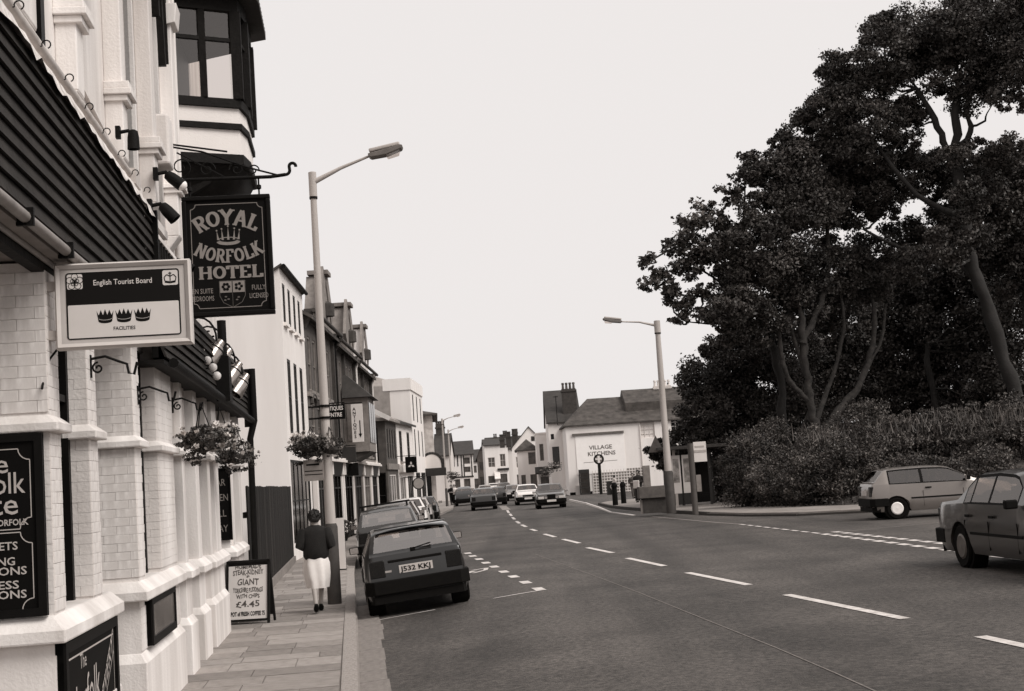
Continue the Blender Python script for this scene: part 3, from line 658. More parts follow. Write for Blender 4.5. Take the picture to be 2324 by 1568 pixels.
for i, c in enumerate(corners): obar((c[0], c[1], 7.4), (c[0], c[1], 8.62), .14 if i else .16, .14, HOTEL, 'oriel_post')
for i in range(3):
    a, b = Vector((*OC[i], 0)), Vector((*OC[i + 1], 0))
    n_ = 2 if i != 1 else 1
    for k in range(1, n_):
        c = a.lerp(b, k / n_); obar((c.x, c.y, 7.4), (c.x, c.y, 8.62), .09, .09, HOTEL, 'oriel_mullion')
    obar((a.x, a.y, 8.22), (b.x, b.y, 8.22), .05, .06, HOTEL, 'oriel_transom')
    mb = MB(MS); mb.quad((a.x, a.y, 7.4), (b.x, b.y, 7.4), (b.x, b.y, 8.62), (a.x, a.y, 8.62)); mb.build('oriel_pane', glass_mat('oriel_glass', .72, .10), HOTEL)
hb('oriel_gloom_panel', BLACKP, -2.155, -2.14, SO + .05, SO + 2.45, 7.41, 8.6)  # added black panel: covers the white wall so the inside looks dim
mb = MB(MS); lo = [(-2.15, SO + .55), (-1.75, SO + .75), (-1.75, SO + 1.6), (-2.15, SO + 2.0)]; hi = oriel_ring(0, 0, -.02)
lo5 = [lo[0], (-1.8, SO + .72), (-1.75, SO + .95), lo[2], lo[3]]
mid = [((h_[0] * .8 + l_[0] * .2), (h_[1] * .8 + l_[1] * .2)) for h_, l_ in zip(hi, lo5)]
mb.add([(p[0], p[1], 6.499) for p in hi] + [(p[0], p[1], 6.3) for p in mid] + [(p[0], p[1], 5.95) for p in lo5], [(i, i + 1, i + 6, i + 5) for i in range(4)] + [(i + 5, i + 6, i + 11, i + 10) for i in range(4)] + [(10, 11, 12, 13, 14), (4, 3, 2, 1, 0)]); mb.build('oriel_bracket', DARKWOOD, HOTEL, smooth=60)
mb = MB(MS); mb.prism([(-2.15, 6.45), (-1.6, 6.45), (-1.7, 6.25), (-1.98, 6.1), (-2.06, 5.7), (-2.15, 5.4)], SO + .3, SO + .42, 'y'); mb.build('oriel_console', DARKWOOD, HOTEL)
# signs fixed flat on the hotel
def board(name, label, quadfn, w, h, t=.03, frame=.05, face=SIGNBLK, fmat=BLACKP):
    """quadfn(x, y, lift) maps board coordinates (centre origin) to the world"""
    e = empty(name, quadfn(0, -h / 2, 0), label, 'sign')
    mb = MB(); P = [quadfn(x, y, d) for d in (-t, 0) for x, y in ((-w / 2, -h / 2), (w / 2, -h / 2), (w / 2, h / 2), (-w / 2, h / 2))]
    mb.add(P, [(0, 3, 2, 1), (4, 5, 6, 7), (0, 1, 5, 4), (1, 2, 6, 5), (2, 3, 7, 6), (3, 0, 4, 7)]); mb.build('panel', face, e)
    mb = MB()
    for x0, x1, y0, y1 in ((-w / 2, w / 2, -h / 2, -h / 2 + frame), (-w / 2, w / 2, h / 2 - frame, h / 2), (-w / 2, -w / 2 + frame, -h / 2 + frame, h / 2 - frame), (w / 2 - frame, w / 2, -h / 2 + frame, h / 2 - frame)):
        P = [quadfn(x, y, d) for d in (-t - .003, .018) for x, y in ((x0, y0), (x1, y0), (x1, y1), (x0, y1))]
        mb.add(P, [(0, 3, 2, 1), (4, 5, 6, 7), (0, 1, 5, 4), (1, 2, 6, 5), (2, 3, 7, 6), (3, 0, 4, 7)])
    mb.build('frame', fmat, e); return e
def outline(mb, fn, pts, w, lift=.004):
    for a, b in zip(pts[:-1], pts[1:]):
        dx, dy = b[0] - a[0], b[1] - a[1]; d = math.hypot(dx, dy) or 1; nx_, ny_ = -dy / d * w / 2, dx / d * w / 2
        mb.quad(fn(a[0] + nx_, a[1] + ny_, lift), fn(a[0] - nx_, a[1] - ny_, lift), fn(b[0] - nx_, b[1] - ny_, lift), fn(b[0] + nx_, b[1] + ny_, lift))
def notched(w, h, r, n=5):
    """border with concave corners"""
    out = []
    for cx, cy, a0 in ((w / 2, h / 2, 180), (-w / 2, h / 2, 270), (-w / 2, -h / 2, 0), (w / 2, -h / 2, 90)):
        out += [(cx + r * math.cos(R(a0 + 90 - 90 * k / n)), cy + r * math.sin(R(a0 + 90 - 90 * k / n))) for k in range(n + 1)]
    return out + [out[0]]
# "Norfolk Suite" board on the camera-facing pier end
l1, zt = ons(125, 978, 8.83); l0, zb = ons(208, 1405, 8.83)
z1_, z0_ = 2.525, 1.385; lR = -1.93; wS, hS = .72, z1_ - z0_
fnS = lambda x, y, d: tuple(MS @ Vector((lR - wS / 2 + x, 8.955 - d, (z0_ + z1_) / 2 + y)))
e = board('suite_sign', 'tall black board with pale lettering listing banquets on the white hotel pier', fnS, wS, hS)
for cy_, hh in ((.225, .5), (-.285, .48)): mb = MB(); outline(mb, fnS, [(x, y + cy_) for x, y in notched(wS - .16, hh, .07)], .006); mb.build('border', LETTER, e)
for txt, sz, y, ft in (('The', .17, .33, .30), ('Norfolk', .19, .2, .48), ('Suite', .19, .07, .40), ('at the ROYAL NORFOLK', .055, .0, .52), ('BANQUETS', .07, -.15, .38), ('.  .', .07, -.18, .1), ('WEDDING', .07, -.245, .35), ('RECEPTIONS', .07, -.305, .48), ('.  .', .07, -.33, .1), ('BUSINESS', .07, -.39, .38), ('FUNCTIONS', .07, -.45, .47), ('ETC.', .06, -.505, .14)):
    mb = MB(); put_text(mb, txt, sz, lambda x, yy: fnS(x, yy + y, .004), .001, fit=ft); mb.build('lettering', LETTER, e)
# carvery board and menu board on the plinths
def plinth_board(name, label, s0, s1, z0, z1):
    w, h = s1 - s0, z1 - z0
    fn = lambda x, y, d: tuple(MS @ Vector((LF + .045 + d, (s0 + s1) / 2 + x, (z0 + z1) / 2 + y)))
    return board(name, label, fn, w, h, .06, .07), fn
e, fn = plinth_board('carvery_sign', 'framed black carvery board with thin pale lettering low on the hotel plinth', 9.0, 10.9, .28, 1.2)
mb = MB(); put_text(mb, 'The', .14, lambda x, y: fn(x - .35, y + .24, .004)); mb.build('lettering', LETTER, e); mb = MB(); put_text(mb, 'Norfolk', .34, lambda x, y: fn(x - .3, y * 1.1 - .08 + x * .1, .004), fit=1.0); mb.build('lettering', LETTER, e); mb = MB()
put_text(mb, 'CARVERY', .2, lambda x, y: fn(x + .42, y - .03 + x * .75, .004), fit=.72); mb.build('lettering', LETTER, e); mb = MB()
outline(mb, fn, [(-.84, -.3), (-.84, .34), (.8, .34), (.8, -.3)], .012); outline(mb, fn, [(.02, -.38), (.8, .22), (.8, .38)], .01); outline(mb, fn, [(.02, -.38), (.02, -.22), (.8, .38)], .01); mb.build('border', LETTER, e)
e, fn = plinth_board('menu_board', 'glazed menu case with dull grey panel low on the hotel plinth', 12.72, 14.35, .77, 1.2)
mb = MB(); P = [fn(x, y, .006) for x, y in ((-.73, -.15), (.73, -.15), (.73, .15), (-.73, .15))]; mb.add(P, [(0, 1, 2, 3)]); mb.build('glazed_panel', mat('menu_panel', .10, .25, .6, 3, spec=.7), e)
# BAR OPEN ALL DAY
sB = 21.55; fnB = lambda x, y, d: tuple(MS @ Vector((-2.055 + x, sB - d, 1.93 + y)))
e = board('bar_sign', 'narrow black board reading bar open all day beside the last hotel window', fnB, .36, 1.1, .03, .02)
mb = MB()
for txt, y, ft in (('BAR', .33, .2), ('OPEN', .1, .27), ('ALL', -.14, .2), ('DAY', -.37, .22)): put_text(mb, txt, .15, lambda x, yy, y=y: fnB(x, yy + y - .05, .004), fit=ft)
mb.build('lettering', GOLD, e); hb('sign_fixing', WHITE, -2.34, -1.92, 21.58, 21.9, .12, 3.4)
# ------------------------------------------------------------------ leaves
def leaf_mesh(name, pts, size, m, rng, jitter=.5, up=.0, aspect=.6, fold=True):
    """one leaf-sized bent quad at every point"""
    pts = np.asarray(pts, float); n = len(pts)
    nrm = rng.normal(size=(n, 3)); nrm[:, 2] += up; nrm /= np.linalg.norm(nrm, axis=1)[:, None]
    a = np.cross(nrm, rng.normal(size=(n, 3))); a /= np.linalg.norm(a, axis=1)[:, None]; b = np.cross(nrm, a)
    sz = size * (1 + jitter * (rng.random(n) - .5) * 2)
    a *= (sz / 2)[:, None]; b *= (sz * aspect / 2)[:, None]; c = nrm * (sz * .18)[:, None]
    V = np.empty((n, 4, 3)); V[:, 0] = pts - a; V[:, 1] = pts + b + c; V[:, 2] = pts + a; V[:, 3] = pts - b + c
    me = bpy.data.meshes.new(name); me.vertices.add(4 * n); me.vertices.foreach_set('co', V.reshape(-1))
    me.loops.add(4 * n); me.loops.foreach_set('vertex_index', np.arange(4 * n)); me.polygons.add(n)
    me.polygons.foreach_set('loop_start', np.arange(0, 4 * n, 4)); me.polygons.foreach_set('loop_total', np.full(n, 4)); me.update(calc_edges=True)
    me.materials.append(m); return me
def blob_points(rng, c, r, n, clumps=26, shell=.55, clump=.26):
    """leaf positions: small clumps spread over an ellipsoid, denser near its skin, ragged outside"""
    d = rng.normal(size=(clumps, 3)); d /= np.linalg.norm(d, axis=1)[:, None]
    rad = shell + (1.06 - shell) * rng.random(clumps) ** .6; rad[:clumps // 7] *= 1.16
    cc = d * rad[:, None]; k = rng.integers(0, clumps, n); cs = clump * (.35 + 1.15 * rng.random(clumps))
    q = rng.normal(size=(n, 3)); q /= np.linalg.norm(q, axis=1)[:, None]; q *= (rng.random(n) ** .45)[:, None] * cs[k][:, None]; q[:, 2] *= .75
    st = rng.random(n) < .05; q[st] += rng.normal(size=(int(st.sum()), 3)) * .13
    return np.asarray(c) + (cc[k] + q) * np.asarray(r)
LEAF_A = leaf_mat('leaf_dark_evergreen', .048, .5)
LEAF_B = leaf_mat('leaf_broad', .065)
LEAF_C = leaf_mat('leaf_shrub', .068, .8, .9)
LEAF_D = leaf_mat('leaf_shrub_pale', .1, .8, .9)
LEAF_P = leaf_mat('basket_leaf', .05, .8, 4)
PETAL = mat('petal_pale', .55, .6, .3, 9)
PETALM = mat('petal_mid', .28, .6, .4, 9)
BARK = mat('bark', .035, .9, .6, 5, .9, 12)
BARKD = mat('bark_dark', .018, .9, .4, 3, .6, 14)
def add_leaves(name, pts, size, m, parent, rng, **kw):
    o = bpy.data.objects.new(name, leaf_mesh(name, pts, size, m, rng, **kw)); COL.objects.link(o); attach(o, parent); o['kind'] = 'stuff'; return o

# ------------------------------------------------------------------ tourist board box sign
def rrect(w, h, r, n=4, cx=0, cy=0):
    out = []
    for sx, sy, a0 in ((1, 1, 0), (-1, 1, 90), (-1, -1, 180), (1, -1, 270)):
        out += [(cx + sx * (w / 2 - r) + r * math.cos(R(a0 + 90 * k / n)), cy + sy * (h / 2 - r) + r * math.sin(R(a0 + 90 * k / n))) for k in range(n + 1)]
    return out
def flat(mb, fn, poly, lift): mb.add([fn(p[0], p[1], lift) for p in poly], [tuple(range(len(poly)))])
fnT = lambda x, y, d: tuple(MS @ Vector((-1.415 + x, 9.06 - d, 3.33 + y)))
TS = empty('tourist_sign', fnT(0, -.275, 0), 'pale grey box sign with rose and crown emblems and three dark crowns', 'sign')
mb = MB(MS); cx, cz = -1.415, 3.33
for w, h, y0, y1 in ((.86, .555, 9.0, 9.12),): 
    pr = [(.40, .0), (.43, .02), (.435, .05), (.43, .13)]
    rings = []
    for k, (ins, yy) in enumerate(((.035, 9.055), (.012, 9.04), (0, 9.06), (0, 9.15), (.012, 9.17))):
        rings.append([(cx + sx * (w / 2 - ins), yy, cz + sz * (h / 2 - ins)) for sx, sz in ((-1, -1), (1, -1), (1, 1), (-1, 1))])
    mb.add([p for q in rings for p in q], [(4 * i + k, 4 * i + (k + 1) % 4, 4 * i + 4 + (k + 1) % 4, 4 * i + 4 + k) for i in range(4) for k in range(4)] + [(16, 17, 18, 19)])
mb.build('case', SIGNGREY, TS)
mb = MB(); flat(mb, fnT, [(-.40, -.255), (.40, -.255), (.40, .255), (-.40, .255)], -.002); mb.build('face', SIGNGREY, TS)
mb = MB(); flat(mb, fnT, rrect(.72, .435, .02), .001); mb.build('dark_field', SIGNDK, TS)
mb = MB(); flat(mb, fnT, rrect(.70, .215, .008, cy=-.102), .002); mb.build('white_field', SIGNWHITE, TS)
mb = MB(); flat(mb, fnT, rrect(.098, .098, .012, cx=-.302, cy=.158), .002); mb.build('emblem_tile', SIGNWHITE, TS); mb = MB(); flat(mb, fnT, rrect(.098, .098, .012, cx=.302, cy=.158), .002); mb.build('emblem_tile', SIGNWHITE, TS)
def crown_poly(cx, cy, w, h, n=5):
    pts = [(cx - w * .40, cy - h * .36)] + [(cx + w * .40 * math.sin(R(a)), cy - h * .36 - h * .16 * math.cos(R(a))) for a in range(-80, 81, 20)] + [(cx + w * .40, cy - h * .36)]
    top = []
    for k in range(n):
        x = cx + w / 2 - w * k / (n - 1); ph = h * (.5 if k % 1 == 0 else .3) - abs(k - (n - 1) / 2) * h * .05
        top.append((x, cy + ph))
        if k < n - 1: top.append((x - w / (n - 1) * .5, cy + h * .08))
    return pts + top
mb = MB()
for dx in (-.118, 0, .118): 
    p = crown_poly(dx, -.074, .108, .09); mb.add([fnT(q[0], q[1], .003) for q in p], [tuple(range(len(p)))])
    for k in range(0): flat(mb, fnT, [(dx + .0525 * (k - 2) / 2 + .006 * math.cos(R(a)), -.036 - abs(k - 2) * .004 + .006 * math.sin(R(a))) for a in range(0, 360, 60)], .0032)
put_text(mb, 'FACILITIES', .032, lambda x, y: fnT(x, y - .168, .003), .0006, fit=.138); mb.build('crowns', SIGNDK, TS)
mb = MB()
for dx in (-.118, 0, .118): outline(mb, fnT, [(dx + .042 * math.sin(R(a)), -.088 - .012 * math.cos(R(a))) for a in range(-80, 81, 20)], .002, .0045)
mb.build('crown_band', SIGNWHITE, TS)
mb = MB(); put_text(mb, 'English Tourist Board', .05, lambda x, y: fnT(x, y + .13, .003), .0004, fit=.37); mb.build('lettering', mat('sign_letter_white', .6, .5, .05), TS)
mb = MB()                                             # rose emblem and crown emblem
for rr, n_ in ((.042, 5), (.022, 5)):
    for k in range(n_):
        a0 = 90 + 72 * k; c = (-.302 + rr * .8 * math.cos(R(a0)), .158 + rr * .8 * math.sin(R(a0)))
        outline(mb, fnT, [(c[0] + rr * .5 * math.cos(R(a)), c[1] + rr * .5 * math.sin(R(a))) for a in range(0, 361, 45)], .004, .003 + .0003 * k)
flat(mb, fnT, [(-.302 + .009 * math.cos(R(a)), .158 + .009 * math.sin(R(a))) for a in range(0, 360, 45)], .005)
outline(mb, fnT, [(.302 - .034, .132), (.302, .126), (.302 + .034, .132)], .014, .003)
for sx in (-1, 1): outline(mb, fnT, [(.302 + sx * .034, .136), (.302 + sx * .038, .16), (.302 + sx * .022, .178), (.302, .166)], .006, .0034)
outline(mb, fnT, [(.302, .136), (.302, .195)], .006, .004); outline(mb, fnT, [(.292, .187), (.312, .187)], .006, .0043); mb.build('emblem', SIGNDK, TS)
for z in (3.15, 3.47): mb = MB(MS); mb.box(-1.9, -1.846, 9.075, 9.135, z - .03, z + .03); mb.build('arm', GREYMETAL, TS)
mb = MB(MS); mb.tube([(-1.85, 9.1, 3.06), (-1.9, 9.1, 3.0), (-1.93, 9.05, 2.86), (-1.92, 8.95, 2.8)], .008, 5); mb.build('cable', IRON, TS)

# ------------------------------------------------------------------ hanging hotel sign
SH = 16.6
fnH = lambda x, y, d=0: tuple(MS @ Vector((-1.345 + x, SH - d, 4.92 + y)))
HS = empty('hotel_sign', fnH(0, -.73), 'large black hanging sign with gold lettering, crown and quartered shield on an iron bracket', 'sign')
W_, H_ = 1.05, 1.46
mb = MB(); fb = lambda x, z, y: fnH(x, z, -y)
facebox(mb, fb, -W_ / 2 + .05, W_ / 2 - .05, -H_ / 2 + .05, H_ / 2 - .05, .0, .05); mb.build('board', SIGNBLK, HS)
mb = MB()
for x0, x1, z0, z1 in ((-W_ / 2, W_ / 2, H_ / 2 - .055, H_ / 2), (-W_ / 2, W_ / 2, -H_ / 2, -H_ / 2 + .055), (-W_ / 2, -W_ / 2 + .055, -H_ / 2 + .055, H_ / 2 - .055), (W_ / 2 - .055, W_ / 2, -H_ / 2 + .055, H_ / 2 - .055)): facebox(mb, fb, x0, x1, z0, z1, -.03, .08)
mb.build('frame', BLACKP, HS, bevel=.012)
mb = MB(); outline(mb, lambda x, y, d: fnH(x, y, d), notched(W_ - .2, H_ - .2, .06), .008, .003); mb.build('border', GOLD, HS)
k1 = .155; r1 = .62
def arch(x, y, d): a = x * k1 / r1 * 1.0; return fnH((r1 + y * .19) * math.sin(a), .37 + (r1 + y * .19) * math.cos(a) - r1, .004 + d)
mb = MB(); slab_text(mb, 'ROYAL', arch, .2); mb.build('lettering', GOLD, HS); mb = MB()
k2 = .115; r2 = .66
def smile(x, y, d): a = x * k2 / r2; return fnH((r2 - y * .165 + .165) * math.sin(a) + .01, -.09 + r2 - (r2 - y * .165 + .165) * math.cos(a) + .165, .004 + d)
slab_text(mb, 'NORFOLK', smile, .2); mb.build('lettering', GOLD, HS); mb = MB()
slab_text(mb, 'HOTEL', lambda x, y, d: fnH(x * .172 + .02, -.28 + y * .155, .004 + d), .2); mb.build('lettering', GOLD, HS)
for txt, x0, y0, ft in (('EN SUITE', -.32, -.45, .24), ('BEDROOMS', -.32, -.54, .26), ('FULLY', .34, -.43, .16), ('LICENSED', .34, -.53, .22)): mb = MB(); put_text(mb, txt, .085, lambda x, y, x0=x0, y0=y0: fnH(x + x0, y + y0, .004), fit=ft); mb.build('small_lettering', GOLD, HS)
mb = MB(); cx, cy = .01, .17                          # coronet: band and five tall points with balls
for rr in (1, .84): outline(mb, lambda x, y, d: fnH(x, y, d), [(cx + .13 * rr * math.cos(R(a)), cy + .035 * rr * math.sin(R(a)) + (.01 if rr < 1 else 0)) for a in range(180, 361, 15)], .022, .004 + .001 * rr)
outline(mb, lambda x, y, d: fnH(x, y, d), [(cx + .12 * math.cos(R(a)), cy + .03 * math.sin(R(a)) + .02) for a in range(0, 181, 15)], .01, .0035)
for k, (x, h_) in enumerate(((-.125, .11), (-.07, .13), (0, .16), (.07, .13), (.125, .11))):
    flat(mb, fnH, [(cx + x * .95 - .014, cy + .02), (cx + x * .95 + .014, cy + .02), (cx + x * 1.08, cy + .02 + h_)], .0055 + .0004 * k)
    flat(mb, fnH, [(cx + x * 1.08 + .011 * math.cos(R(a)), cy + .025 + h_ + .011 * math.sin(R(a))) for a in range(0, 360, 60)], .006 + .0004 * k)
mb.build('coronet', GOLD, HS)
sh = [(-.15, .14), (.15, .14), (.15, -.04), (.11, -.12), (0, -.18), (-.11, -.12), (-.15, -.04)]
mb = MB(); flat(mb, lambda x, y, d: fnH(x + .03, y - .45, d), [(-.145, .135), (-.005, .135), (-.005, .0), (-.145, .0)], .004); flat(mb, lambda x, y, d: fnH(x + .03, y - .45, d), [(.005, .135), (.145, .135), (.145, .0), (.005, .0)], .004); mb.build('shield_quarter', GOLD, HS)
mb = MB(); outline(mb, lambda x, y, d: fnH(x + .03, y - .45, d), sh + [sh[0]], .006, .003); outline(mb, lambda x, y, d: fnH(x + .03, y - .45, d), [(0, 0), (0, -.18)], .004, .0035)
for px, py in ((-.08, -.05), (-.05, -.08), (-.09, -.09), (.07, -.06), (.05, -.09)): flat(mb, lambda x, y, d: fnH(x + .03 + px, y - .45 + py, d), [(.016 * math.cos(R(a)), .009 * math.sin(R(a))) for a in range(0, 360, 45)], .004)
mb.build('shield', mat('dull_gold', .09, .6), HS)
mb = MB()
for cx_, n_ in ((-.075, 6), (.075, 5)):
    for k in range(n_): flat(mb, lambda x, y, d: fnH(x + .03 + cx_ + .034 * math.cos(R(360 / n_ * k)), y - .45 + .07 + .034 * math.sin(R(360 / n_ * k)), d), [(.02 * math.cos(R(a)), .02 * math.sin(R(a))) for a in range(0, 360, 60)], .005 + .0003 * k)
mb.build('shield_flower', SIGNBLK, HS)
zb = 5.86; mb = MB(MS); mb.tube([(-2.0, SH, zb), (-.80, SH, zb), (-.62, SH, zb + .02)], .022, 8)
mb.tube([(-.62 + .055 * math.cos(R(a)), SH, zb + .075 + .055 * math.sin(R(a))) for a in range(-90, 30, 15)] + [(-.53 + .04 * math.cos(R(a)), SH, zb + .12 + .04 * math.sin(R(a))) for a in range(190, -20, -20)], .02, 7)
mb.tube([(-2.0, SH, 6.28), (-1.6, SH, 6.2), (-1.05, SH, 5.98), (-.72, SH, zb + .02)], .012, 6); mb.tube([(-2.0, SH, 6.31), (-1.3, SH, 6.19)], .012, 6); mb.tube([(-1.9, SH, 6.2), (-1.35, SH, zb + .02)], .01, 6); mb.build('bracket', IRON, HS, smooth=60)
def spiral(c, r0, turns, a0=0, n=26, s=SH): return [(c[0] + r0 * (1 - .8 * k / n) * math.cos(R(a0) + turns * 2 * math.pi * k / n), s, c[1] + r0 * (1 - .8 * k / n) * math.sin(R(a0) + turns * 2 * math.pi * k / n)) for k in range(n + 1)]
for c, r_, t_, a0 in (((-1.86, 6.02), .15, 1.6, 180), ((-1.55, 5.98), .1, 1.4, 0), ((-1.2, 5.97), .09, -1.4, 180), ((-1.0, 5.95), .07, 1.3, 0)): mb = MB(MS); mb.tube(spiral(c, r_, t_, a0), .009, 6); mb.build('scroll', IRON, HS)
for x in (-.42, .40):
    mb = MB(MS); mb.tube([(-1.345 + x, SH, zb), (-1.345 + x, SH, 5.64)], .012, 6); mb.lathe([(.0, 5.70), (.03, 5.72), (.03, 5.76), (0, 5.78)], 8, (-1.345 + x, SH, 0)); mb.build('hanger', IRON, HS)
# spot lamp on the bracket
def spot(loc_ls, label, tilt=-30, scale=1., m=IRON, yaw=0, bulb=False):
    l, s_, z = loc_ls; o = tuple(MS @ Vector(loc_ls)); e = empty('spot_lamp', o, label, 'lamp', 'spot lamps on the hotel front')
    M = Matrix.Translation(o) @ Matrix.Rotation(-A + R(yaw), 4, 'Z') @ Matrix.Scale(scale, 4)
    mb = MB(M); mb.box(-.06, .0, -.05, .05, -.08, .08); mb.tube([(-.02, 0, 0), (.1, 0, .02), (.14, 0, -.02)], .025, 8); mb.build('arm', m, e, smooth=50)
    M2 = M @ Matrix.Translation((.16, 0, -.05)) @ Matrix.Rotation(R(tilt), 4, 'Y'); mb = MB(M2); mb.lathe([(.03, .08), (.06, .06), (.075, -.02), (.08, -.18), (.07, -.18), (.062, 0)], 12, cap=False); mb.build('shade', m, e, smooth=40)
    if bulb: mb = MB(M2); mb.sphere((0, 0, -.17), .075); mb.build('bulb', mat('white_bulb', .8, .2, 0), e, smooth=60)
    return e
spot((-1.99, 12.95, 5.5), 'black wall lamp with downturned shade on the white upper pier', 0, .72)
spot((-1.72, 12.9, 4.78), 'small black spotlight on the corner of the boarded fascia', -40, .75)
spot((-1.95, 15.2, 5.62), 'black spotlight with white bulb beside the iron sign bracket', -50, .85, bulb=True)
spot((-1.85, 14.6, 4.55), 'square black floodlight above the little balustrade', -60, .9)
# brass lamps on swan-neck arms over the second fascia
BRASS = mat('worn_brass', .34, .22, .25, 8, metal=.85)
for k, (px, py, s_) in enumerate(((492, 790, 18.4), (511, 808, 19.0), (534, 838, 20.0), (551, 864, 20.8))):
    l_, z_ = ons(px, py, s_); o = tuple(MS @ Vector((l_, s_, z_)))
    e = empty('brass_lamp', o, ('brass swan-neck spotlight next to the round white bulbs', 'second brass swan-neck spotlight from the round white bulbs', 'brass swan-neck spotlight second from the hotel downpipe', 'brass swan-neck spotlight nearest the hotel downpipe')[k], 'lamp', 'brass lamps in a row over the fascia')
    mb = MB(MS); mb.tube([(-1.76, s_ - .25, 4.2)] + [(l_ - .22 + .22 * math.cos(R(a)) * 1.0, s_, z_ + .14 + .28 * math.sin(R(a))) for a in range(170, -10, -20)] + [(l_, s_, z_ + .1)], .014, 6); mb.build('arm', IRON, e)
    M2 = MS @ Matrix.Translation((l_, s_, z_)) @ Matrix.Rotation(R(35), 4, 'Y') @ Matrix.Rotation(R(-15), 4, 'X'); mb = MB(M2); mb.lathe([(.0, .13), (.05, .12), (.06, .05), (.1, .0), (.135, -.24), (.12, -.24), (.09, 0)], 14, cap=False); mb.build('shade', BRASS, e, smooth=40)
    mb = MB(M2); mb.lathe([(.062, .05), (.066, .02), (.1, 0), (.105, -.02)], 14, cap=False); mb.build('collar', IRON, e)
e = empty('bulb_string', tuple(MS @ Vector((-1.6, 17, 4.1))), 'row of round white bulbs hanging under the hotel sign', 'lights')
prev = None
for px, py in ((455, 793), (470, 818), (483, 834), (492, 853)):
    l_, z_ = ons(px, py, 17.3); mb = MB(MS); mb.sphere((l_, 17.3, z_), .055, 10, 7); mb.build('bulb', mat('white_bulb', .8), e, smooth=60)
    mb = MB(MS); mb.tube([(l_, 17.3, z_ + .05), (l_ - .1, 17.3, z_ + .1), (-1.77, 17.3, z_ + .1)], .012, 5); mb.build('bulb_arm', IRON, e)

# ------------------------------------------------------------------ basket brackets and hanging baskets
def basket_bracket(s_, z, ln, label):
    o = tuple(MS @ Vector((-1.9, s_, z))); e = empty('basket_bracket', o, label, 'bracket', 'basket brackets on the hotel piers')
    mb = MB(MS); mb.box(-1.902, -1.885, s_ - .015, s_ + .015, z - .14, z + .03); mb.build('plate', IRON, e)
    mb = MB(MS); mb.tube([(-1.89, s_, z), (-1.89 + ln * .4, s_, z + .015), (-1.89 + ln * .8, s_, z - .03), (-1.89 + ln, s_, z - .05), (-1.89 + ln + .012, s_, z - .12), (-1.89 + ln + .05, s_, z - .13), (-1.89 + ln + .075, s_, z - .04)], .011, 6); mb.build('arm', IRON, e)
    mb = MB(MS); mb.tube(spiral((-1.84, z - .07), .045, 1.3, 90, 16, s_), .008, 5); mb.build('scroll', IRON, e)
    return (-1.89 + ln + .05, s_, z - .13)
for px, py, s_, ln, lb in ((203, 815, 9.9, .26, 'empty scrolled basket bracket under the tourist sign'), (310, 883, 12.6, .26, 'empty scrolled basket bracket on the third hotel pier'), (390, 908, 14.6, .24, 'scrolled bracket carrying the pale flower basket')):
    l_, z_ = onl(px, py, -1.9); tip = basket_bracket(l_, z_, ln, lb)
def basket(c, r, label, n=900, fl=120, hang=.5, petal=PETAL, seed=1):
    rng = np.random.default_rng(seed); e = empty('hanging_basket', (c[0], c[1], c[2] - r * .6), label, 'flower basket')
    mb = MB(); mb.lathe([(.02, -r * .55), (r * .4, -r * .45), (r * .62, -.05), (r * .66, 0)], 12, c); mb.build('bowl', mat('basket_wire', .05, .9, .4, 20), e)
    p = np.vstack([blob_points(rng, (c[0], c[1], c[2] + r * .1), (r * 1.05, r * 1.05, r * .62), int(n * 1.7), 40, .4, .34), blob_points(rng, (c[0], c[1], c[2] - r * .55), (r * .95, r * .95, r * .5), n // 2, 18, .7, .22)])
    add_leaves('foliage', p, r * .15, LEAF_P, e, rng)
    add_leaves('flowers', blob_points(rng, (c[0], c[1], c[2] + r * .25), (r * 1.12, r * 1.12, r * .7), fl, 24, .9, .2), r * .2, petal, e, rng, aspect=.9)
    if hang:
        mb = MB()
        for k in range(3): a = 2.1 * k + .4; mb.tube([(c[0] + r * .6 * math.cos(a), c[1] + r * .6 * math.sin(a), c[2]), (c[0], c[1], c[2] + hang)], .006, 4)
        mb.build('chain', IRON, e)
    return e
l_, z_ = ons(458, 995, 15.2); basket(tuple(MS @ Vector((l_, 15.2, z_ - .03))), .235, 'big basket of pale petunias hanging from the white hotel wall', 1400, 240, .42, PETAL, 3)
l_, z_ = ons(537, 1032, 19.2); basket(tuple(MS @ Vector((l_, 19.2, z_))), .235, 'darker trailing flower basket by the hotel downpipe', 1300, 110, .4, PETALM, 5)
l_, z_ = ons(500, 985, 18.0); basket(tuple(MS @ Vector((l_, 18.0, z_))), .18, 'small basket of white flowers between two larger baskets', 700, 170, .35, PETAL, 8)

def board_mat(name, v):
    m = mat(name, v, .8, .5, 6, .3, 30, spec=.2, streak=True); n = m.node_tree.nodes; L = m.node_tree.links; b = n['Principled BSDF']; src = b.inputs['Base Color'].links[0].from_socket
    oi = n.new('ShaderNodeObjectInfo'); r = n.new('ShaderNodeMapRange'); r.inputs[3].default_value = .45; r.inputs[4].default_value = 1.9; L.new(oi.outputs['Random'], r.inputs[0])
    x = n.new('ShaderNodeMix'); x.data_type = 'RGBA'; x.blend_type = 'MULTIPLY'; x.inputs[0].default_value = 1; L.new(src, x.inputs[6]); L.new(r.outputs[0], x.inputs[7]); L.new(x.outputs[2], b.inputs['Base Color']); return m
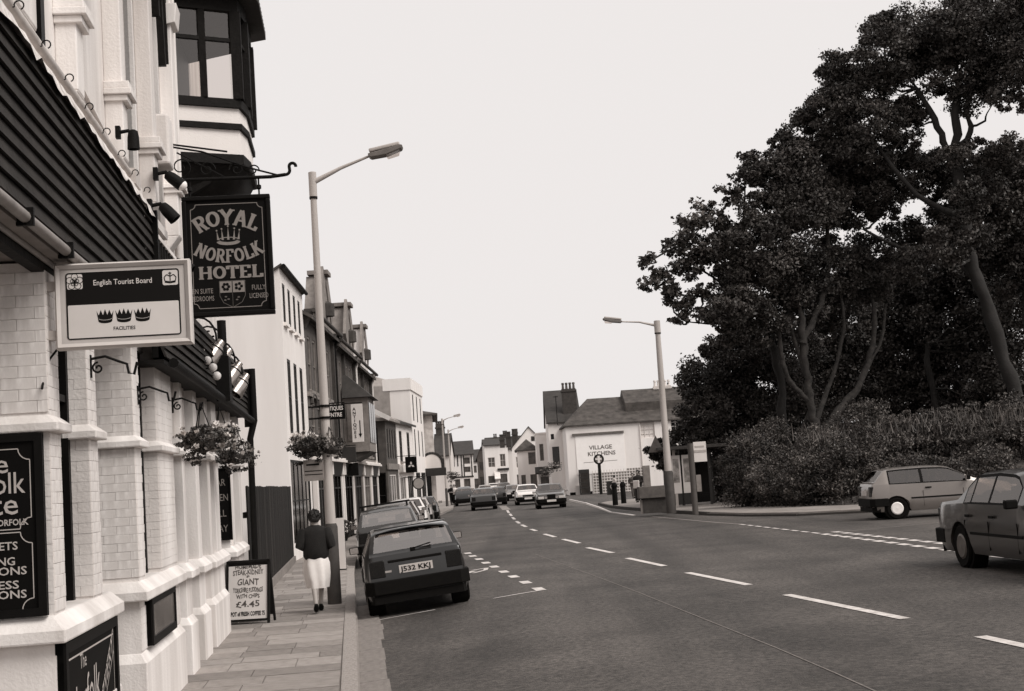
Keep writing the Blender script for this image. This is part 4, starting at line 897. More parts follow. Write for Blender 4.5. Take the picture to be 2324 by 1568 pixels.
# ------------------------------------------------------------------ fence between hotel and white house
FA, FB = MS @ Vector((-1.84, 24.1, 0)), Vector((-6.38, 38.2, 0))
FE = empty('fence', ((FA.x + FB.x) / 2, (FA.y + FB.y) / 2, .12), 'tall dark close-boarded timber fence between hotel and white house', 'fence')
ln = (FB - FA).length; d_ = (FB - FA) / ln; n_ = int(ln / .15); bd = bmesh.new(); bmesh.ops.create_cube(bd, size=1); BM_ = bpy.data.meshes.new('fence_board'); bd.to_mesh(BM_); bd.free(); BM_.materials.append(board_mat('fence_timber', .016))
for k in range(n_):
    p = FA + d_ * (k + .5) * ln / n_; h = 2.1 + random.uniform(-.015, .015)
    inst('fence_board', BM_, FE, Matrix.Translation((p.x, p.y, .3 + h / 2 - .15)) @ Matrix.Rotation(math.atan2(d_.y, d_.x) + random.uniform(-.02, .02), 4, 'Z') @ Matrix.Diagonal((ln / n_ - .02, .022, h - .12, 1)))
mb = MB(); mb.beam((FA.x - .02, FA.y, .2), (FB.x - .02, FB.y, .2), .16, .18); mb.build('gravel_board', STONE, FE)
mb = MB(); mb.beam((FA.x - .05, FA.y, 1.7), (FB.x - .05, FB.y, 1.7), .05, .1); mb.build('rail', DARKWOOD, FE)

# ------------------------------------------------------------------ street lamps
POLE = mat('lamp_pole_grey', .40, .65, .2, 3, .15, 30, streak=True); POLED = mat('lamp_pole_base', .05, .75, .3, 5)
def street_lamp(name, label, base, top, arm, sgn, rb=.11, rt=.055, base_h=1.35, lum=.62, rise=.32, group='street lamps', pale=False):
    x, y, z = base; e = empty(name, base, label, 'street lamp', group)
    mb = MB(); mb.lathe([(rb * 1.08, z), (rb * 1.05, z + base_h - .06), (rb * .86, z + base_h)], 16, (x, y, 0)); mb.build('base', POLED, e, smooth=50)
    mb = MB(); mb.lathe([(rb * .82, z + base_h), (rb * .72, z + 2.9), (rt * 1.15, z + 5.2), (rt, top - .45)], 16, (x, y, 0)); mb.build('pole', POLE, e, smooth=50)
    mb = MB(); mb.lathe([(rt * 1.25, top - .45), (rt * 1.25, top), (rt * .9, top + .01)], 16, (x, y, 0)); mb.build('cap_sleeve', POLE, e, smooth=50)
    mb = MB(); mb.lathe([(rt * 1.3, top - .47), (rt * 1.3, top - .43)], 16, (x, y, 0)); mb.build('band', IRON, e)
    mb = MB(); mb.tube([(x, y, top - .18), (x + sgn * arm * .5, y, top - .05 + rise * .3), (x + sgn * arm, y, top - .1 + rise)], [.05, .032, .022], 8); mb.build('arm', POLE, e, smooth=50)
    mb = MB(); x0 = x + sgn * arm; z0 = top - .1 + rise; M = Matrix.Translation((x0, y, z0)) @ Matrix.Rotation(-sgn * R(10), 4, 'Y'); mb = MB(M)
    mb.prism([(0, -.02), (sgn * .04, -.05), (sgn * lum * .5, -.065), (sgn * lum * .95, -.02), (sgn * lum, .03), (sgn * lum * .97, .05), (0, .03)], -.12, .12, 'y'); mb.build('lantern', POLE if pale else mat('lantern_grey', .13, .5, .2, 6), e, bevel=.02)
    mb = MB(M); mb.box(sgn * .03 if sgn > 0 else -lum * .93, lum * .93 if sgn > 0 else -.03, -.1, .1, .051, .115); mb.build('lantern_lid', POLE, e, bevel=.02)
    mb = MB(M); a, b = sorted((sgn * lum * .45, sgn * lum * .9)); mb.prism([(a, -.05), (a + .04, -.115), (b - .04, -.1), (b, -.02)], -.09, .09, 'y'); mb.build('lantern_bowl', glass_mat('bowl_glass', .8, .15), e, bevel=.01)
    return e
LP = G(760, 1370, .12); LT = onY(700, 392, LP[1])[2]
L1 = street_lamp('street_lamp', 'grey street lamp on the near pavement with flower baskets and a small plate', (LP[0], LP[1], .12), LT, 1.0, 1)
MP = Matrix.Translation((LP[0], LP[1], 0))
for z in (3.45, 3.25): mb = MB(MP); mb.lathe([(.1, z), (.1, z + .04)], 12); mb.box(-.28, -.08, -.02, .02, z, z + .03); mb.build('basket_band', IRON, L1)
p = onY(712, 1067, LP[1] - .15); mb = MB(); mb.box(p[0] - .17, p[0] + .17, p[1] - .015, p[1] + .015, p[2] - .18, p[2] + .18); mb.build('notice_plate', mat('dull_plate', .22, .6, .2, 9), L1)
mb = MB()
for dz in (-.03, .03): mb.box(p[0] - .15, p[0] + .15, p[1] - .018, p[1] - .0155, p[2] - .05 + dz, p[2] - .035 + dz)
mb.box(p[0] - .12, p[0] + .1, p[1] - .018, p[1] - .0155, p[2] + .08, p[2] + .11); mb.build('plate_print', SIGNDK, L1)
for px, rr, sd, lb in ((706, .3, 21, 'dense basket of trailing plants on the left arm of the grey lamp post'), (749, .22, 22, 'smaller trailing basket on the right arm of the grey lamp post')):
    p = onY(px, 1020, LP[1] - .05); basket((p[0], p[1], p[2] + .04), rr, lb, 1500 if rr > .25 else 900, 60, .35, PETALM, sd)
LR = GG(1524, 1165, .11); LRT = onY(1489, 728, LR[1])[2]
street_lamp('street_lamp', 'grey street lamp standing on the far kerb by the bus shelter', (LR[0], LR[1], LR[2]), LRT, 1.25, -1, .16, .09, 1.5, .7, .15)
for (px, ty, Y, lab, sg) in ((1003, 950, 108, 'pale street lamp beyond the brick shop with a single arm', 1), (1017, 975, 128, 'slender far street lamp in front of the timbered house', 1)):
    q = onY(px, ty, Y); street_lamp('street_lamp', lab, (q[0], Y, .12), q[2], .9, sg, .1, .06, 1.4, .6, .2, pale=True)

# ------------------------------------------------------------------ menu A-board on the pavement
MA = Matrix.Translation((-4.23, 20.9, .12)) @ Matrix.Rotation(R(-4), 4, 'Z')
AB = empty('pavement_board', (-4.23, 20.9, .12), 'white A-board with hand painted pub menu standing on the pavement', 'sign')
def fA(x, y, d): return tuple(MA @ Vector((x, y * .2 - d, y * .98)))
mb = MB(); P = [fA(x, y, d) for d in (-.02, 0) for x, y in ((-.30, .06), (.30, .06), (.30, .93), (-.30, .93))]; mb.add(P, [(0, 3, 2, 1), (4, 5, 6, 7), (0, 1, 5, 4), (1, 2, 6, 5), (2, 3, 7, 6), (3, 0, 4, 7)]); mb.build('panel', SIGNWHITE, AB)
def abar(x0, x1, y0, y1, back=0):
    mb = MB(); f2 = (lambda x, y, d: tuple(MA @ Vector((x, .38 - y * .2 + d, y * .98)))) if back else fA
    P = [f2(x, y, d) for d in (-.03, .02) for x, y in ((x0, y0), (x1, y0), (x1, y1), (x0, y1))]; mb.add(P, [(0, 3, 2, 1), (4, 5, 6, 7), (0, 1, 5, 4), (1, 2, 6, 5), (2, 3, 7, 6), (3, 0, 4, 7)]); return mb
for q in ((-.335, -.30, 0, .96, 'leg'), (.30, .335, 0, .96, 'leg'), (-.30, .30, .04, .075, 'rail'), (-.30, .30, .925, .96, 'rail')): abar(*q[:4]).build(q[4], DARKWOOD, AB)
for q in ((-.33, -.30, 0, .955, 'leg'), (.305, .335, 0, .955, 'leg'), (-.3, .305, .1, .93, 'back_panel')): abar(*q[:4], back=1).build(q[4], DARKWOOD, AB)
mb = MB()
for txt, sz, y, ft in (('HOMEMADE', .085, .83, .40), ('STEAK-KIDNEY', .1, .74, .47), ('in', .05, .7, .04), ('GIANT', .125, .585, .33), ('YORKSHIRE PUDDINGS', .095, .475, .46), ('WITH CHIPS', .08, .39, .36), ('£4.45', .125, .255, .36)):
    put_text(mb, txt, sz, lambda x, yy, y=y: fA(x + RNG.normal(0, .0008), yy * 1.05 + y + .008 * math.sin(40 * x + y * 9), .003), .002, fit=ft)
mb.build('lettering', mat('brush_paint', .08, .7, .2, 12), AB)
mb = MB(); put_text(mb, 'POT of FRESH COFFEE 75', .08, lambda x, yy: fA(x, yy * 1.1 + .125, .003), .003, fit=.52); mb.build('lettering', SIGNDK, AB)
# ------------------------------------------------------------------ people
SKIN = mat('skin', .32, .55, .1, 10); HAIRD = mat('dark_hair', .02, .6, .3, 40, .5, 90)
def loft(mb, rings, n=20, cap=True, fold=0., phase=0.):
    vs = []
    for (cx, cy, z, rx, ry) in rings:
        for k in range(n):
            a = 2 * math.pi * k / n; f = 1 + fold * math.sin(a * 6 + phase + z * 3) * (1 if fold else 0)
            vs.append((cx + rx * f * math.cos(a), cy + ry * f * math.sin(a), z))
    m = len(rings); fs = [(i * n + k, i * n + (k + 1) % n, (i + 1) * n + (k + 1) % n, (i + 1) * n + k) for i in range(m - 1) for k in range(n)]
    if cap: fs += [tuple(range(n))[::-1], tuple((m - 1) * n + k for k in range(n))]
    mb.add(vs, fs)
def person(label, loc, head_deg, top=None, skirt=None, hair=HAIRD, trousers=None, scale=1., stride=.2, carry=False):
    e = empty('person', loc, label, 'person', rot=R(head_deg)); e.scale = (scale,) * 3
    st = stride; J = {}; edges = []; rad = {}
    def j(n_, p, r, par=None):
        J[n_] = p; rad[n_] = r
        if par: edges.append((par, n_))
    j('pelvis', (0, 0, .88), .115); j('spine', (0, -.01, 1.06), .105, 'pelvis'); j('chest', (0, 0, 1.24), .1, 'spine'); j('neck', (0, .01, 1.39), .05, 'chest'); j('jaw', (0, .035, 1.455), .062, 'neck'); j('head', (0, .03, 1.535), .078, 'jaw'); j('crown', (0, .02, 1.60), .055, 'head')
    j('nose', (0, .115, 1.50), .012, 'jaw')
    for s_, nm in ((-1, 'l'), (1, 'r')):
        f = st * s_
        j('hip' + nm, (.085 * s_, 0, .84), .08, 'pelvis'); j('knee' + nm, (.06 * s_, .06 + f * .6, .47), .055, 'hip' + nm)
        az = .09 if s_ > 0 else .14; j('ank' + nm, (.035 * s_, f * 1.0 - (.0 if s_ > 0 else .05), az), .034, 'knee' + nm); j('toe' + nm, (.04 * s_, f * 1.0 + .13 - (0 if s_ > 0 else .02), .035), .03, 'ank' + nm)
        j('sho' + nm, (.165 * s_, 0, 1.30), .042, 'chest'); j('elb' + nm, (.25 * s_, -.07, 1.07), .042, 'sho' + nm); j('wri' + nm, (.13 * s_, .14, 1.02), .027, 'elb' + nm); j('palm' + nm, (.08 * s_, .19, 1.03), .026, 'wri' + nm)
        for k in range(4): j('f%d%s' % (k, nm), (.035 * s_ + (k - 1.5) * .004, .215 - .006 * k, 1.055 - .02 * k), .0085, 'palm' + nm); j('g%d%s' % (k, nm), (.005 * s_, .205 - .006 * k, 1.052 - .02 * k), .008, 'f%d%s' % (k, nm))
        j('th' + nm, (.09 * s_, .185, 1.075), .01, 'palm' + nm); j('ti' + nm, (.065 * s_, .205, 1.10), .009, 'th' + nm)
    names = list(J); me = bpy.data.meshes.new('body'); me.from_pydata([J[n_] for n_ in names], [(names.index(a), names.index(b)) for a, b in edges], [])
    o = bpy.data.objects.new('body', me); COL.objects.link(o); o.parent = e; me.materials.append(SKIN)
    o.modifiers.new('skin', 'SKIN'); sv = me.skin_vertices[0].data
    for i, n_ in enumerate(names): sv[i].radius = (rad[n_], rad[n_]); sv[i].use_root = (n_ == 'pelvis')
    sb = o.modifiers.new('sub', 'SUBSURF'); sb.levels = 2; sb.render_levels = 2; o.modifiers['skin'].use_smooth_shade = True
    mb = MB(); loft(mb, [(0, -.02, 1.435, .055, .05), (0, -.015, 1.455, .078, .08), (0, -.005, 1.49, .09, .10), (0, .0, 1.55, .098, .108), (0, .01, 1.60, .085, .095), (0, .015, 1.635, .05, .055), (0, .015, 1.645, .015, .02)], 18)
    for i, v in enumerate(mb.v):
        if v[1] > .07 and v[2] < 1.585: mb.v[i] = (v[0], .062, v[2])
    ho = mb.build('hair', hair, e, smooth=70, keep=False)
    rh = np.random.default_rng(4); dh = rh.normal(size=(420, 3)); dh /= np.linalg.norm(dh, axis=1)[:, None]; ph = np.array([0, 0, 1.54]) + dh * np.array([.096, .106, .1]); ph = ph[(ph[:, 1] < .06) | (ph[:, 2] > 1.6)]
    hs = bpy.data.objects.new('hair_strands', leaf_mesh('hair_strands', ph, .05, hair, rh, aspect=.35)); COL.objects.link(hs); hs.parent = ho; hs['kind'] = 'stuff'
    if top:
        mb = MB(); loft(mb, [(0, 0, .84, .17, .135), (0, -.01, .90, .205, .165), (0, -.01, 1.02, .205, .165), (0, -.01, 1.15, .215, .16), (0, 0, 1.25, .225, .155), (0, 0, 1.30, .215, .14), (0, .0, 1.345, .17, .11), (0, .005, 1.375, .10, .08), (0, .01, 1.39, .07, .065)], 24, True, .02)
        for nm in 'lr': mb.tube([J['sho' + nm], tuple((Vector(J['sho' + nm]) + Vector(J['elb' + nm])) / 2 + Vector((.01 if nm == 'r' else -.01, -.01, 0))), J['elb' + nm], tuple(Vector(J['elb' + nm]).lerp(Vector(J['wri' + nm]), .5)), J['wri' + nm]], [.092, .086, .075, .066, .045], 12)
        mb.build('jumper', top, e, smooth=60, keep=False)
    if skirt:
        mb = MB(); loft(mb, [(0, 0, .90, .165, .13), (0, -.005, .78, .2, .165), (0, .02, .6, .2, .225), (.005, .03, .5, .185, .24), (.005, .03, .39, .17, .235)], 40, False, .085); mb.build('skirt', skirt, e, smooth=60, keep=False)
    if trousers:
        mb = MB()
        for nm in 'lr': mb.tube([J['pelvis'], J['hip' + nm], J['knee' + nm], tuple(Vector(J['ank' + nm]) + Vector((0, 0, .02)))], [.12, .115, .075, .06], 12)
        mb.build('trousers', trousers, e, smooth=60, keep=False)
    for nm in 'lr':
        a, t = Vector(J['ank' + nm]), Vector(J['toe' + nm]); mb = MB(); b = a + Vector((0, -.045, -.02))
        mb.tube([tuple(a + Vector((0, -.05, .015))), tuple(b + Vector((0, .02, -.03))), tuple((a + t) / 2 + Vector((0, .01, -.012))), tuple(t + Vector((0, .03, 0)))], [.028, .042, .044, .03], 10); mb.build('shoe', IRON, e, smooth=60, keep=False)
    if carry: mb = MB(); mb.box(-.16, .16, .2, .32, .72, 1.12); mb.build('carrier_bag', SIGNWHITE, e, bevel=.03, keep=False)
    return e
WP = G(727, 1389, .12)
person('person in dark jumper and long pale skirt walking away along the pavement', (WP[0] - .02, WP[1], .12), 8, mat('dark_jumper', .012, .95, .3, 12, .6, 120), mat('pale_skirt', .72, .85, .1, 6, .2, 20), scale=.99, stride=.27)
# two small figures by the trough
q = GG(1452, 1140, .11); person('person in dark clothes holding a white bag near the stone trough', (q[0], q[1], q[2]), 150, mat('dark_coat', .02, .9), None, trousers=mat('dark_coat', .02), carry=True, stride=.12, scale=1.03)
q = GG(1439, 1131, .05); person('person in brown clothes standing beside the one with the bag', (q[0], q[1], q[2]), 170, mat('brown_coat', .07, .9), None, trousers=mat('brown_coat', .07), stride=.1)
q = GG(1396, 1122, .0); person('person in pale top by the bollards in front of the white shop', (q[0], q[1], gz(q[0], q[1])), 100, mat('pale_top', .45, .9), mat('pale_top', .45), stride=.15, scale=.95)
for px, lb, m_ in ((1031, 'far pedestrian in pale clothes on the left pavement', PETAL), (1024, 'far pedestrian in dark clothes on the left pavement', BLACKP)):
    q = onY(px, 1110, 112); person(lb, (q[0], 112, .12), 170, m_, None, trousers=BLACKP, stride=.12)
# ------------------------------------------------------------------ buildings of the left row
DKFR = mat('dark_window_frame', .02, .6, .2, 9); PANEG = mat('grey_pane', .035, .12, .5, 1.2, spec=.5)
def shopfront(e, M, x0, x1, zt, pil=CREAM, fas=None, nb=3, stall=.5):
    """a timber shopfront proud of the wall: pilasters, fascia, cornice, glazing bars and panes"""
    fas = fas or DKFR
    for x in (x0, x1): mb = MB(M); mb.box(x - .16, x + .16, -.16, .02, .1, zt); mb.box(x - .2, x + .2, -.22, .02, zt - .45, zt - .001); mb.build('pilaster', pil, e, bevel=.01)
    mb = MB(M); mb.prism([(-.02, zt - .5), (-.14, zt - .5), (-.24, zt), (-.02, zt)], x0 + .21, x1 - .21, 'x'); mb.build('shop_fascia', fas, e)
    mb = MB(M); mb.box(x0 - .24, x1 + .24, -.36, .02, zt + .001, zt + .09); mb.box(x0 - .2, x1 + .2, -.3, .02, zt + .091, zt + .16); mb.build('cornice', pil, e)
    mb = MB(M); mb.box(x0 + .17, x1 - .17, -.08, .0, .1, stall); mb.build('stall_riser', fas, e)
    w = (x1 - x0 - .34) / nb
    for k in range(nb):
        a = x0 + .17 + k * w; mb = MB(M); f = lambda x, z, y: (x, y, z)
        facebox(mb, f, a, a + .06, stall + .002, zt - .502, -.1, -.02); facebox(mb, f, a + w - .06, a + w, stall + .002, zt - .502, -.1, -.02); facebox(mb, f, a + .06, a + w - .06, zt - .95, zt - .89, -.09, -.02)
        o = mb.build('shop_window', fas, e); mb = MB(M); mb.quad((a, -.04, stall), (a + w, -.04, stall), (a + w, -.04, zt - .5), (a, -.04, zt - .5)); mb.build('pane', DARKGLASS, o)
D1 = Vector((-.045, 1, 0)).normalized()
f1 = [(x, x + .62, 6.75, 7.9, None, None, (1, 2)) for x in (.45, 1.7, 3.0, 4.25)] + [(x, x + .8, 3.6, 5.75, None, None, (2, 2)) for x in (.75, 2.3, 3.85)] + [(.35, 5.3, .5, 2.85, BLACKP, DARKGLASS, (5, 2))]
e, M = house('white_house', 'tall plain white rendered house beside the dark fence with narrow windows', (-6.42, 38.4, .1), (-.045, 1), 5.7, 7, 8.3, WHITE2, SLATE, 'mono', 4.2, f1, fm=DKFR, pm=PANEG, sill=WHITE2, eave=.07, rec=.025)
mb = MB(M); mb.tube([(-.05, -.13, 8.3), (5.8, -.13, 8.3)], .06, 8); mb.build('gutter', IRON, e, smooth=50)
for x in (.75, 2.3, 3.85):
    rng = np.random.default_rng(int(x * 10)); c = M @ Vector((x + .4, -.2, 3.55)); add_leaves('window_box_flowers', blob_points(rng, tuple(c), (.16, .42, .2), 160, 12, .4, .4), .09, PETAL, e, rng)
chimney(e, M, .6, 2.3, 6.0, 9.6, .7, 1.2, 2, BRICKM); chimney(e, M, 4.9, 1.6, 7.0, 9.5, .9, .7, 2, BRICKM)
hd = M @ Vector((0, -.1, 3.35)); mb = MB(M); mb.box(.0, 5.7, -.04, .0, 3.22, 3.3); mb.build('string_course', WHITE2, e)
# three tall brown-brick Victorian houses with stone gables
o = M @ Vector((5.7, 0, 0)); VG = 'brown brick Victorian shop houses in a row'
labs = ('brown brick Victorian house with arched windows next to the white house', 'brown brick Victorian house with a square oriel bay and antiques signs', 'brown brick Victorian house with pale finial at the far end of its row')
for i in range(3):
    w = 8.0; oo = (o.x - .02 * w * i, o.y + w * i, .1); Z = 7.75 - .15 * i
    fr = [(x, x + .75, 5.2, 7.0, STONE, PANEG, (1, 2)) for x in (.7, 2.0, 3.3, 4.6, 5.9)] + [(x, x + .95, 3.35, 4.75, STONE, PANEG, (1, 2)) for x in (.8, 2.5, 4.2, 5.9)]
    e, M = house('brick_house', labs[i], oo, (-.02, 1), w, 9, Z, BRICKM, SLATE, 'gable', 2.6, fr, fm=STONE, pm=PANEG, sill=STONE, group=VG, eave=.3, rec=.05)
    for z in (3.05, 4.98, Z - .28): mb = MB(M); mb.box(0, w, -.09, 0, z, z + .14); mb.build('string_course', STONE if z < 7 else BRICKD, e)
    for x in (.8, 2.5, 4.2, 5.9):                       # arched heads
        mb = MB(M); mb.tube([(x + .475 + .6 * math.cos(R(a)), -.05, 4.76 + .33 * math.sin(R(a))) for a in range(0, 181, 20)], .07, 6); mb.build('arch_moulding', BRICKD, e)
    mb = MB(M); gx = 5.6 if i < 2 else 4.5; gw = 1.45
    mb.prism([(gx - gw, Z - .1), (gx + gw, Z - .1), (gx + gw, Z + .45), (gx + .35, Z + 1.9), (gx - .35, Z + 1.9), (gx - gw, Z + .45)], -.12, .5, 'y'); g = mb.build('gable', STONE if i < 2 else CREAM, e)
    mb = MB(M); mb.beam((gx - gw - .1, -.1, Z + .42), (gx - .3, -.1, Z + 2.0), .7, .12, (0, 1, 0)); mb.beam((gx + gw + .1, -.1, Z + .42), (gx + .3, -.1, Z + 2.0), .7, .12, (0, 1, 0)); mb.box(gx - .5, gx + .5, -.3, .45, Z + 1.95, Z + 2.1); mb.build('coping', STONE, g)
    mb = MB(M); mb.lathe([(.28, Z + .45), (.28, Z + .9), (.05, Z + 1.0)], 10, (gx, -.14, 0)); mb.build('gable_niche', BRICKD, g)
    for x in (.15, w - .15): mb = MB(M); mb.prism([(-.02, Z - .6), (-.3, Z - .1), (-.3, Z + .05), (-.02, Z + .05)], x - .12, x + .12, 'x'); mb.build('bracket', BRICKD, e)
    mb = MB(M); mb.tube([(-.1, -.36, Z - .02), (w + .1, -.36, Z - .02)], .07, 8); mb.build('gutter', BRICKD, e, smooth=50)
    mb = MB(M); mb.tube([(w - .3, -.3, Z), (w - .3, -.12, Z - .5), (w - .3, -.12, 2.9)], .055, 6); mb.build('downpipe', IRON if i < 1 else CREAM, e)
    for x in (3.1, 7.4): mb = MB(M); mb.box(x - .09, x + .09, -.13, -.0, 3.2, Z - .3); mb.build('buttress', BRICKD, e)
    shopfront(e, M, .35, 3.9, 2.9, CREAM, (DKFR, BLACKP, STONE)[i], 3); shopfront(e, M, 4.3, 7.75, 2.9, CREAM if i != 1 else STONE, (BLACKP, DKFR, DKFR)[i], 3)
    chimney(e, M, w - .5, 4.5, Z + 1.5, Z + 3.3, .8, 1.4, 2, BRICKM)
    if i == 1:
        mb = MB(M); mb.box(2.6, 5.4, -1.0, 0, 3.35, 5.5); bay_ = mb.build('oriel_bay', STONE, e)
        mb = MB(M); mb.add([(2.4, -1.2, 5.51), (5.6, -1.2, 5.51), (5.6, 0, 5.51), (2.4, 0, 5.51), (3.1, 0, 6.6), (4.9, 0, 6.6)], [(0, 1, 5, 4), (1, 2, 5), (3, 0, 4), (0, 3, 2, 1)]); mb.build('bay_roof', TILE, bay_)
        for x in (2.75, 3.7, 4.65): mb = MB(M); mb.box(x, x + .75, -1.03, -1.0, 3.7, 5.3); mb.build('bay_window', PANEG, bay_)
        mb = MB(M); mb.box(2.57, 2.6, -.85, -.15, 3.8, 5.3); mb.build('bay_window', STONE, bay_)
        mb = MB(M); mb.prism([(0, 2.95), (-.3, 2.97), (-1.05, 3.34), (0, 3.34)], 2.7, 5.3, 'x'); mb.build('bay_corbel', BRICKD, bay_)
VEND = M @ Vector((8, 0, 0))
def hang_sign(name, label, p, w, h, face, lett, lines, t=.05, parts=(), z=None):
    fn = lambda x, y, d: (p[0] + x, p[1] - d, p[2] + y)
    e = empty(name, (p[0], p[1], p[2] - h / 2), label, 'sign'); mb = MB(); mb.box(p[0] - w / 2, p[0] + w / 2, p[1], p[1] + t, p[2] - h / 2, p[2] + h / 2); mb.build('panel', face, e, bevel=.01)
    mb = MB(); 
    for txt, sz, x0, y0, ft in lines: put_text(mb, txt, sz, lambda x, y: fn(x + x0, y + y0, .006), .004, fit=ft)
    if mb.v: mb.build('lettering', lett, e)
    mb = MB(); mb.beam((p[0] - w / 2 - .5, p[1] + t / 2, p[2] + h / 2 + .05), (p[0] + w / 2, p[1] + t / 2, p[2] + h / 2 + .05), .035); mb.build('bracket', IRON, e)
    return e, fn
p = onY(757, 935, 46.5); hang_sign('antiques_sign', 'small black hanging sign with white antiques centre lettering behind the lamp post', p, .78, .5, SIGNBLK, SIGNWHITE, (('ANTIQUES', .19, 0, .06, .66), ('CENTRE', .19, 0, -.16, .56)))
p = onY(811, 960, 54.2); e, fn = hang_sign('antiques_banner', 'tall narrow white sign with upright antiques lettering and a black arrow', p, .46, 1.5, SIGNWHITE, SIGNDK, [(c, .17, -.1, .5 - .155 * k, None) for k, c in enumerate('ANTIQUES')])
mb = MB(); outline(mb, fn, [(.1, .1), (.1, -.45)], .04, .006); flat(mb, fn, [(.03, -.42), (.17, -.42), (.1, -.58)], .007); mb.build('arrow', SIGNDK, e)
p = onY(826, 915, 62); hang_sign('small_plate', 'small white plate high on the brown brick wall', p, .25, .5, SIGNWHITE, SIGNDK, ())
for px, py, Y, w, h, m_, lb in ((778, 1033, 52, 1.0, .6, DKFR, 'dark box sign over the second antiques shopfront'), (800, 1012, 60, .9, .35, SIGNWHITE, 'white lettered panel over a Victorian shopfront'), (799, 1065, 54, .5, .5, BLACKP, 'small black hanging sign under the box sign')):
    p = onY(px, py, Y); hang_sign('shop_sign', lb, p, w, h, m_, SIGNWHITE, ())
# plant pots and a noticeboard on the pavement outside
for k, (px, py, lb) in enumerate(((787, 1218, 'low tub of small plants outside the antiques shop'), (775, 1228, 'second tub of plants outside the antiques shop'))):
    q = G(px, py, .12); e = empty('plant_tub', (q[0], q[1], .12), lb, 'plant pot'); rng = np.random.default_rng(70 + k)
    mb = MB(); mb.lathe([(.22, .12), (.3, .45)], 12, (q[0], q[1], 0)); mb.build('tub', DARKWOOD, e); add_leaves('foliage', blob_points(rng, (q[0], q[1], .6), (.5, .5, .28), 500, 16, .4, .4), .1, LEAF_C, e, rng); add_leaves('flowers', blob_points(rng, (q[0], q[1], .66), (.5, .5, .26), 70, 16, .8, .3), .08, PETAL, e, rng)
q = G(769, 1300, .12); e = empty('pavement_board', (q[0] + .1, 33, .12), 'narrow white notice board standing behind the lamp post', 'sign'); mb = MB(); x_ = onY(768, 1230, 33)[0]; mb.box(x_ - .15, x_ + .15, 33, 33.05, .15, 1.35); mb.build('panel', SIGNWHITE, e); mb = MB(); mb.box(x_ - .15, x_ + .15, 33.08, 33.12, .12, 1.3); mb.build('back_leg', DARKWOOD, e)

# low brick house with slated gable, white two-window house, tall white house, pale brick corner house
xl = lambda px, Y: (px - 1182) / FPX * Y
e, M = house('brick_cottage', 'low dark brick shop house with slated roof and white bargeboard', (-6.72, 70, .1), (.03, 1), 4.5, 5, 5.35, BRICKM, SLATEL, 'hip', 1.5, [(x, x + .55, 3.3, 4.9, DKFR, PANEG, (1, 2)) for x in (.5, 1.5, 2.5, 3.5)] + [(.8, 3.6, .6, 2.5, CREAM, DARKGLASS, (3, 1))], near=[(4.0, 4.6, 3.2, 4.9, DKFR, DARKGLASS, (1, 2)), (3.6, 4.9, .3, 2.6, DKFR, DARKGLASS, (2, 2))], fm=DKFR, rec=.05)
mb = MB(M); mb.beam((-.3, -.3, 5.3), (-.3, 2.4, 6.8), .1, .22); mb.build('bargeboard', WHITE, e); mb = MB(M); mb.box(-.05, 4.5, -.1, 0, 2.75, 3.05); mb.build('string_course', STONE, e)
e, M = house('white_shop', 'two storey white shop with two tall dark sash windows upstairs', (-6.58, 74.6, .1), (.055, 1), 6.5, 6, 5.45, WHITE2, TILE, 'gable', 1.2, [(1.0, 2.1, 3.2, 4.9), (4.1, 5.2, 3.2, 4.9), (.6, 2.8, .6, 2.4, WHITE, DARKGLASS, (3, 1)), (3.6, 5.8, .3, 2.4, DKFR, DARKGLASS, (3, 1))], near=[(4.7, 5.5, 3.3, 4.9)], fm=DKFR, sill=STONE, rec=.04)
mb = MB(M); mb.box(.2, 6.3, -.25, 0, 2.6, 3.0); mb.build('shop_fascia', CREAM, e)
p = onY(933, 1054, 74.3); e, fn = hang_sign('emblem_sign', 'square black hanging sign with a white three diamond emblem', p, .62, .86, SIGNBLK, SIGNWHITE, ())
mb = MB()
for a0 in (90, 210, 330):
    c = (.0, -.03); a1 = R(a0); u_ = (math.cos(a1), math.sin(a1)); v_ = (-u_[1], u_[0])
    flat(mb, fn, [(c[0] + u_[0] * r_ + v_[0] * s_, c[1] + u_[1] * r_ + v_[1] * s_) for r_, s_ in ((.0, 0), (.1, .058), (.2, 0), (.1, -.058))], .006)
mb.build('emblem', SIGNWHITE, e)
p = onY(950, 1097, 74); e = empty('round_sign', (p[0], p[1], p[2] - .3), 'round grey hanging sign below the black emblem sign', 'sign'); mb = MB(); mb.lathe([(.3, 0), (.33, .03), (.33, .06), (.3, .09)], 20, (p[0], p[1], p[2]), 'y'); mb.build('rim', DKFR, e, smooth=40); mb = MB(); mb.lathe([(.27, -.004), (.27, 0)], 20, (p[0], p[1], p[2]), 'y'); mb.build('disc', GREYMETAL, e)
mb = MB(); mb.beam((p[0] - .8, p[1] + .05, p[2] + .36), (p[0] + .2, p[1] + .05, p[2] + .36), .04); mb.build('bracket', IRON, e)
e, M = house('tall_white_house', 'tall narrow-fronted white house with patched side wall and pale slate roof', (-6.22, 81.3, .1), (.02, 1), 7.8, 9, 7.7, WHITE2, SLATEL, 'hip', 1.5, [(x, x + .7, z, z + 1.6) for x in (1.2, 3.6, 6) for z in (3.6, 5.7)] + [(.8, 3.6, .5, 2.6, DKFR, DARKGLASS, (3, 1)), (4.2, 7.2, .5, 2.6, DKFR, DARKGLASS, (3, 1))], fm=DKFR, rec=.04, eave=.03)
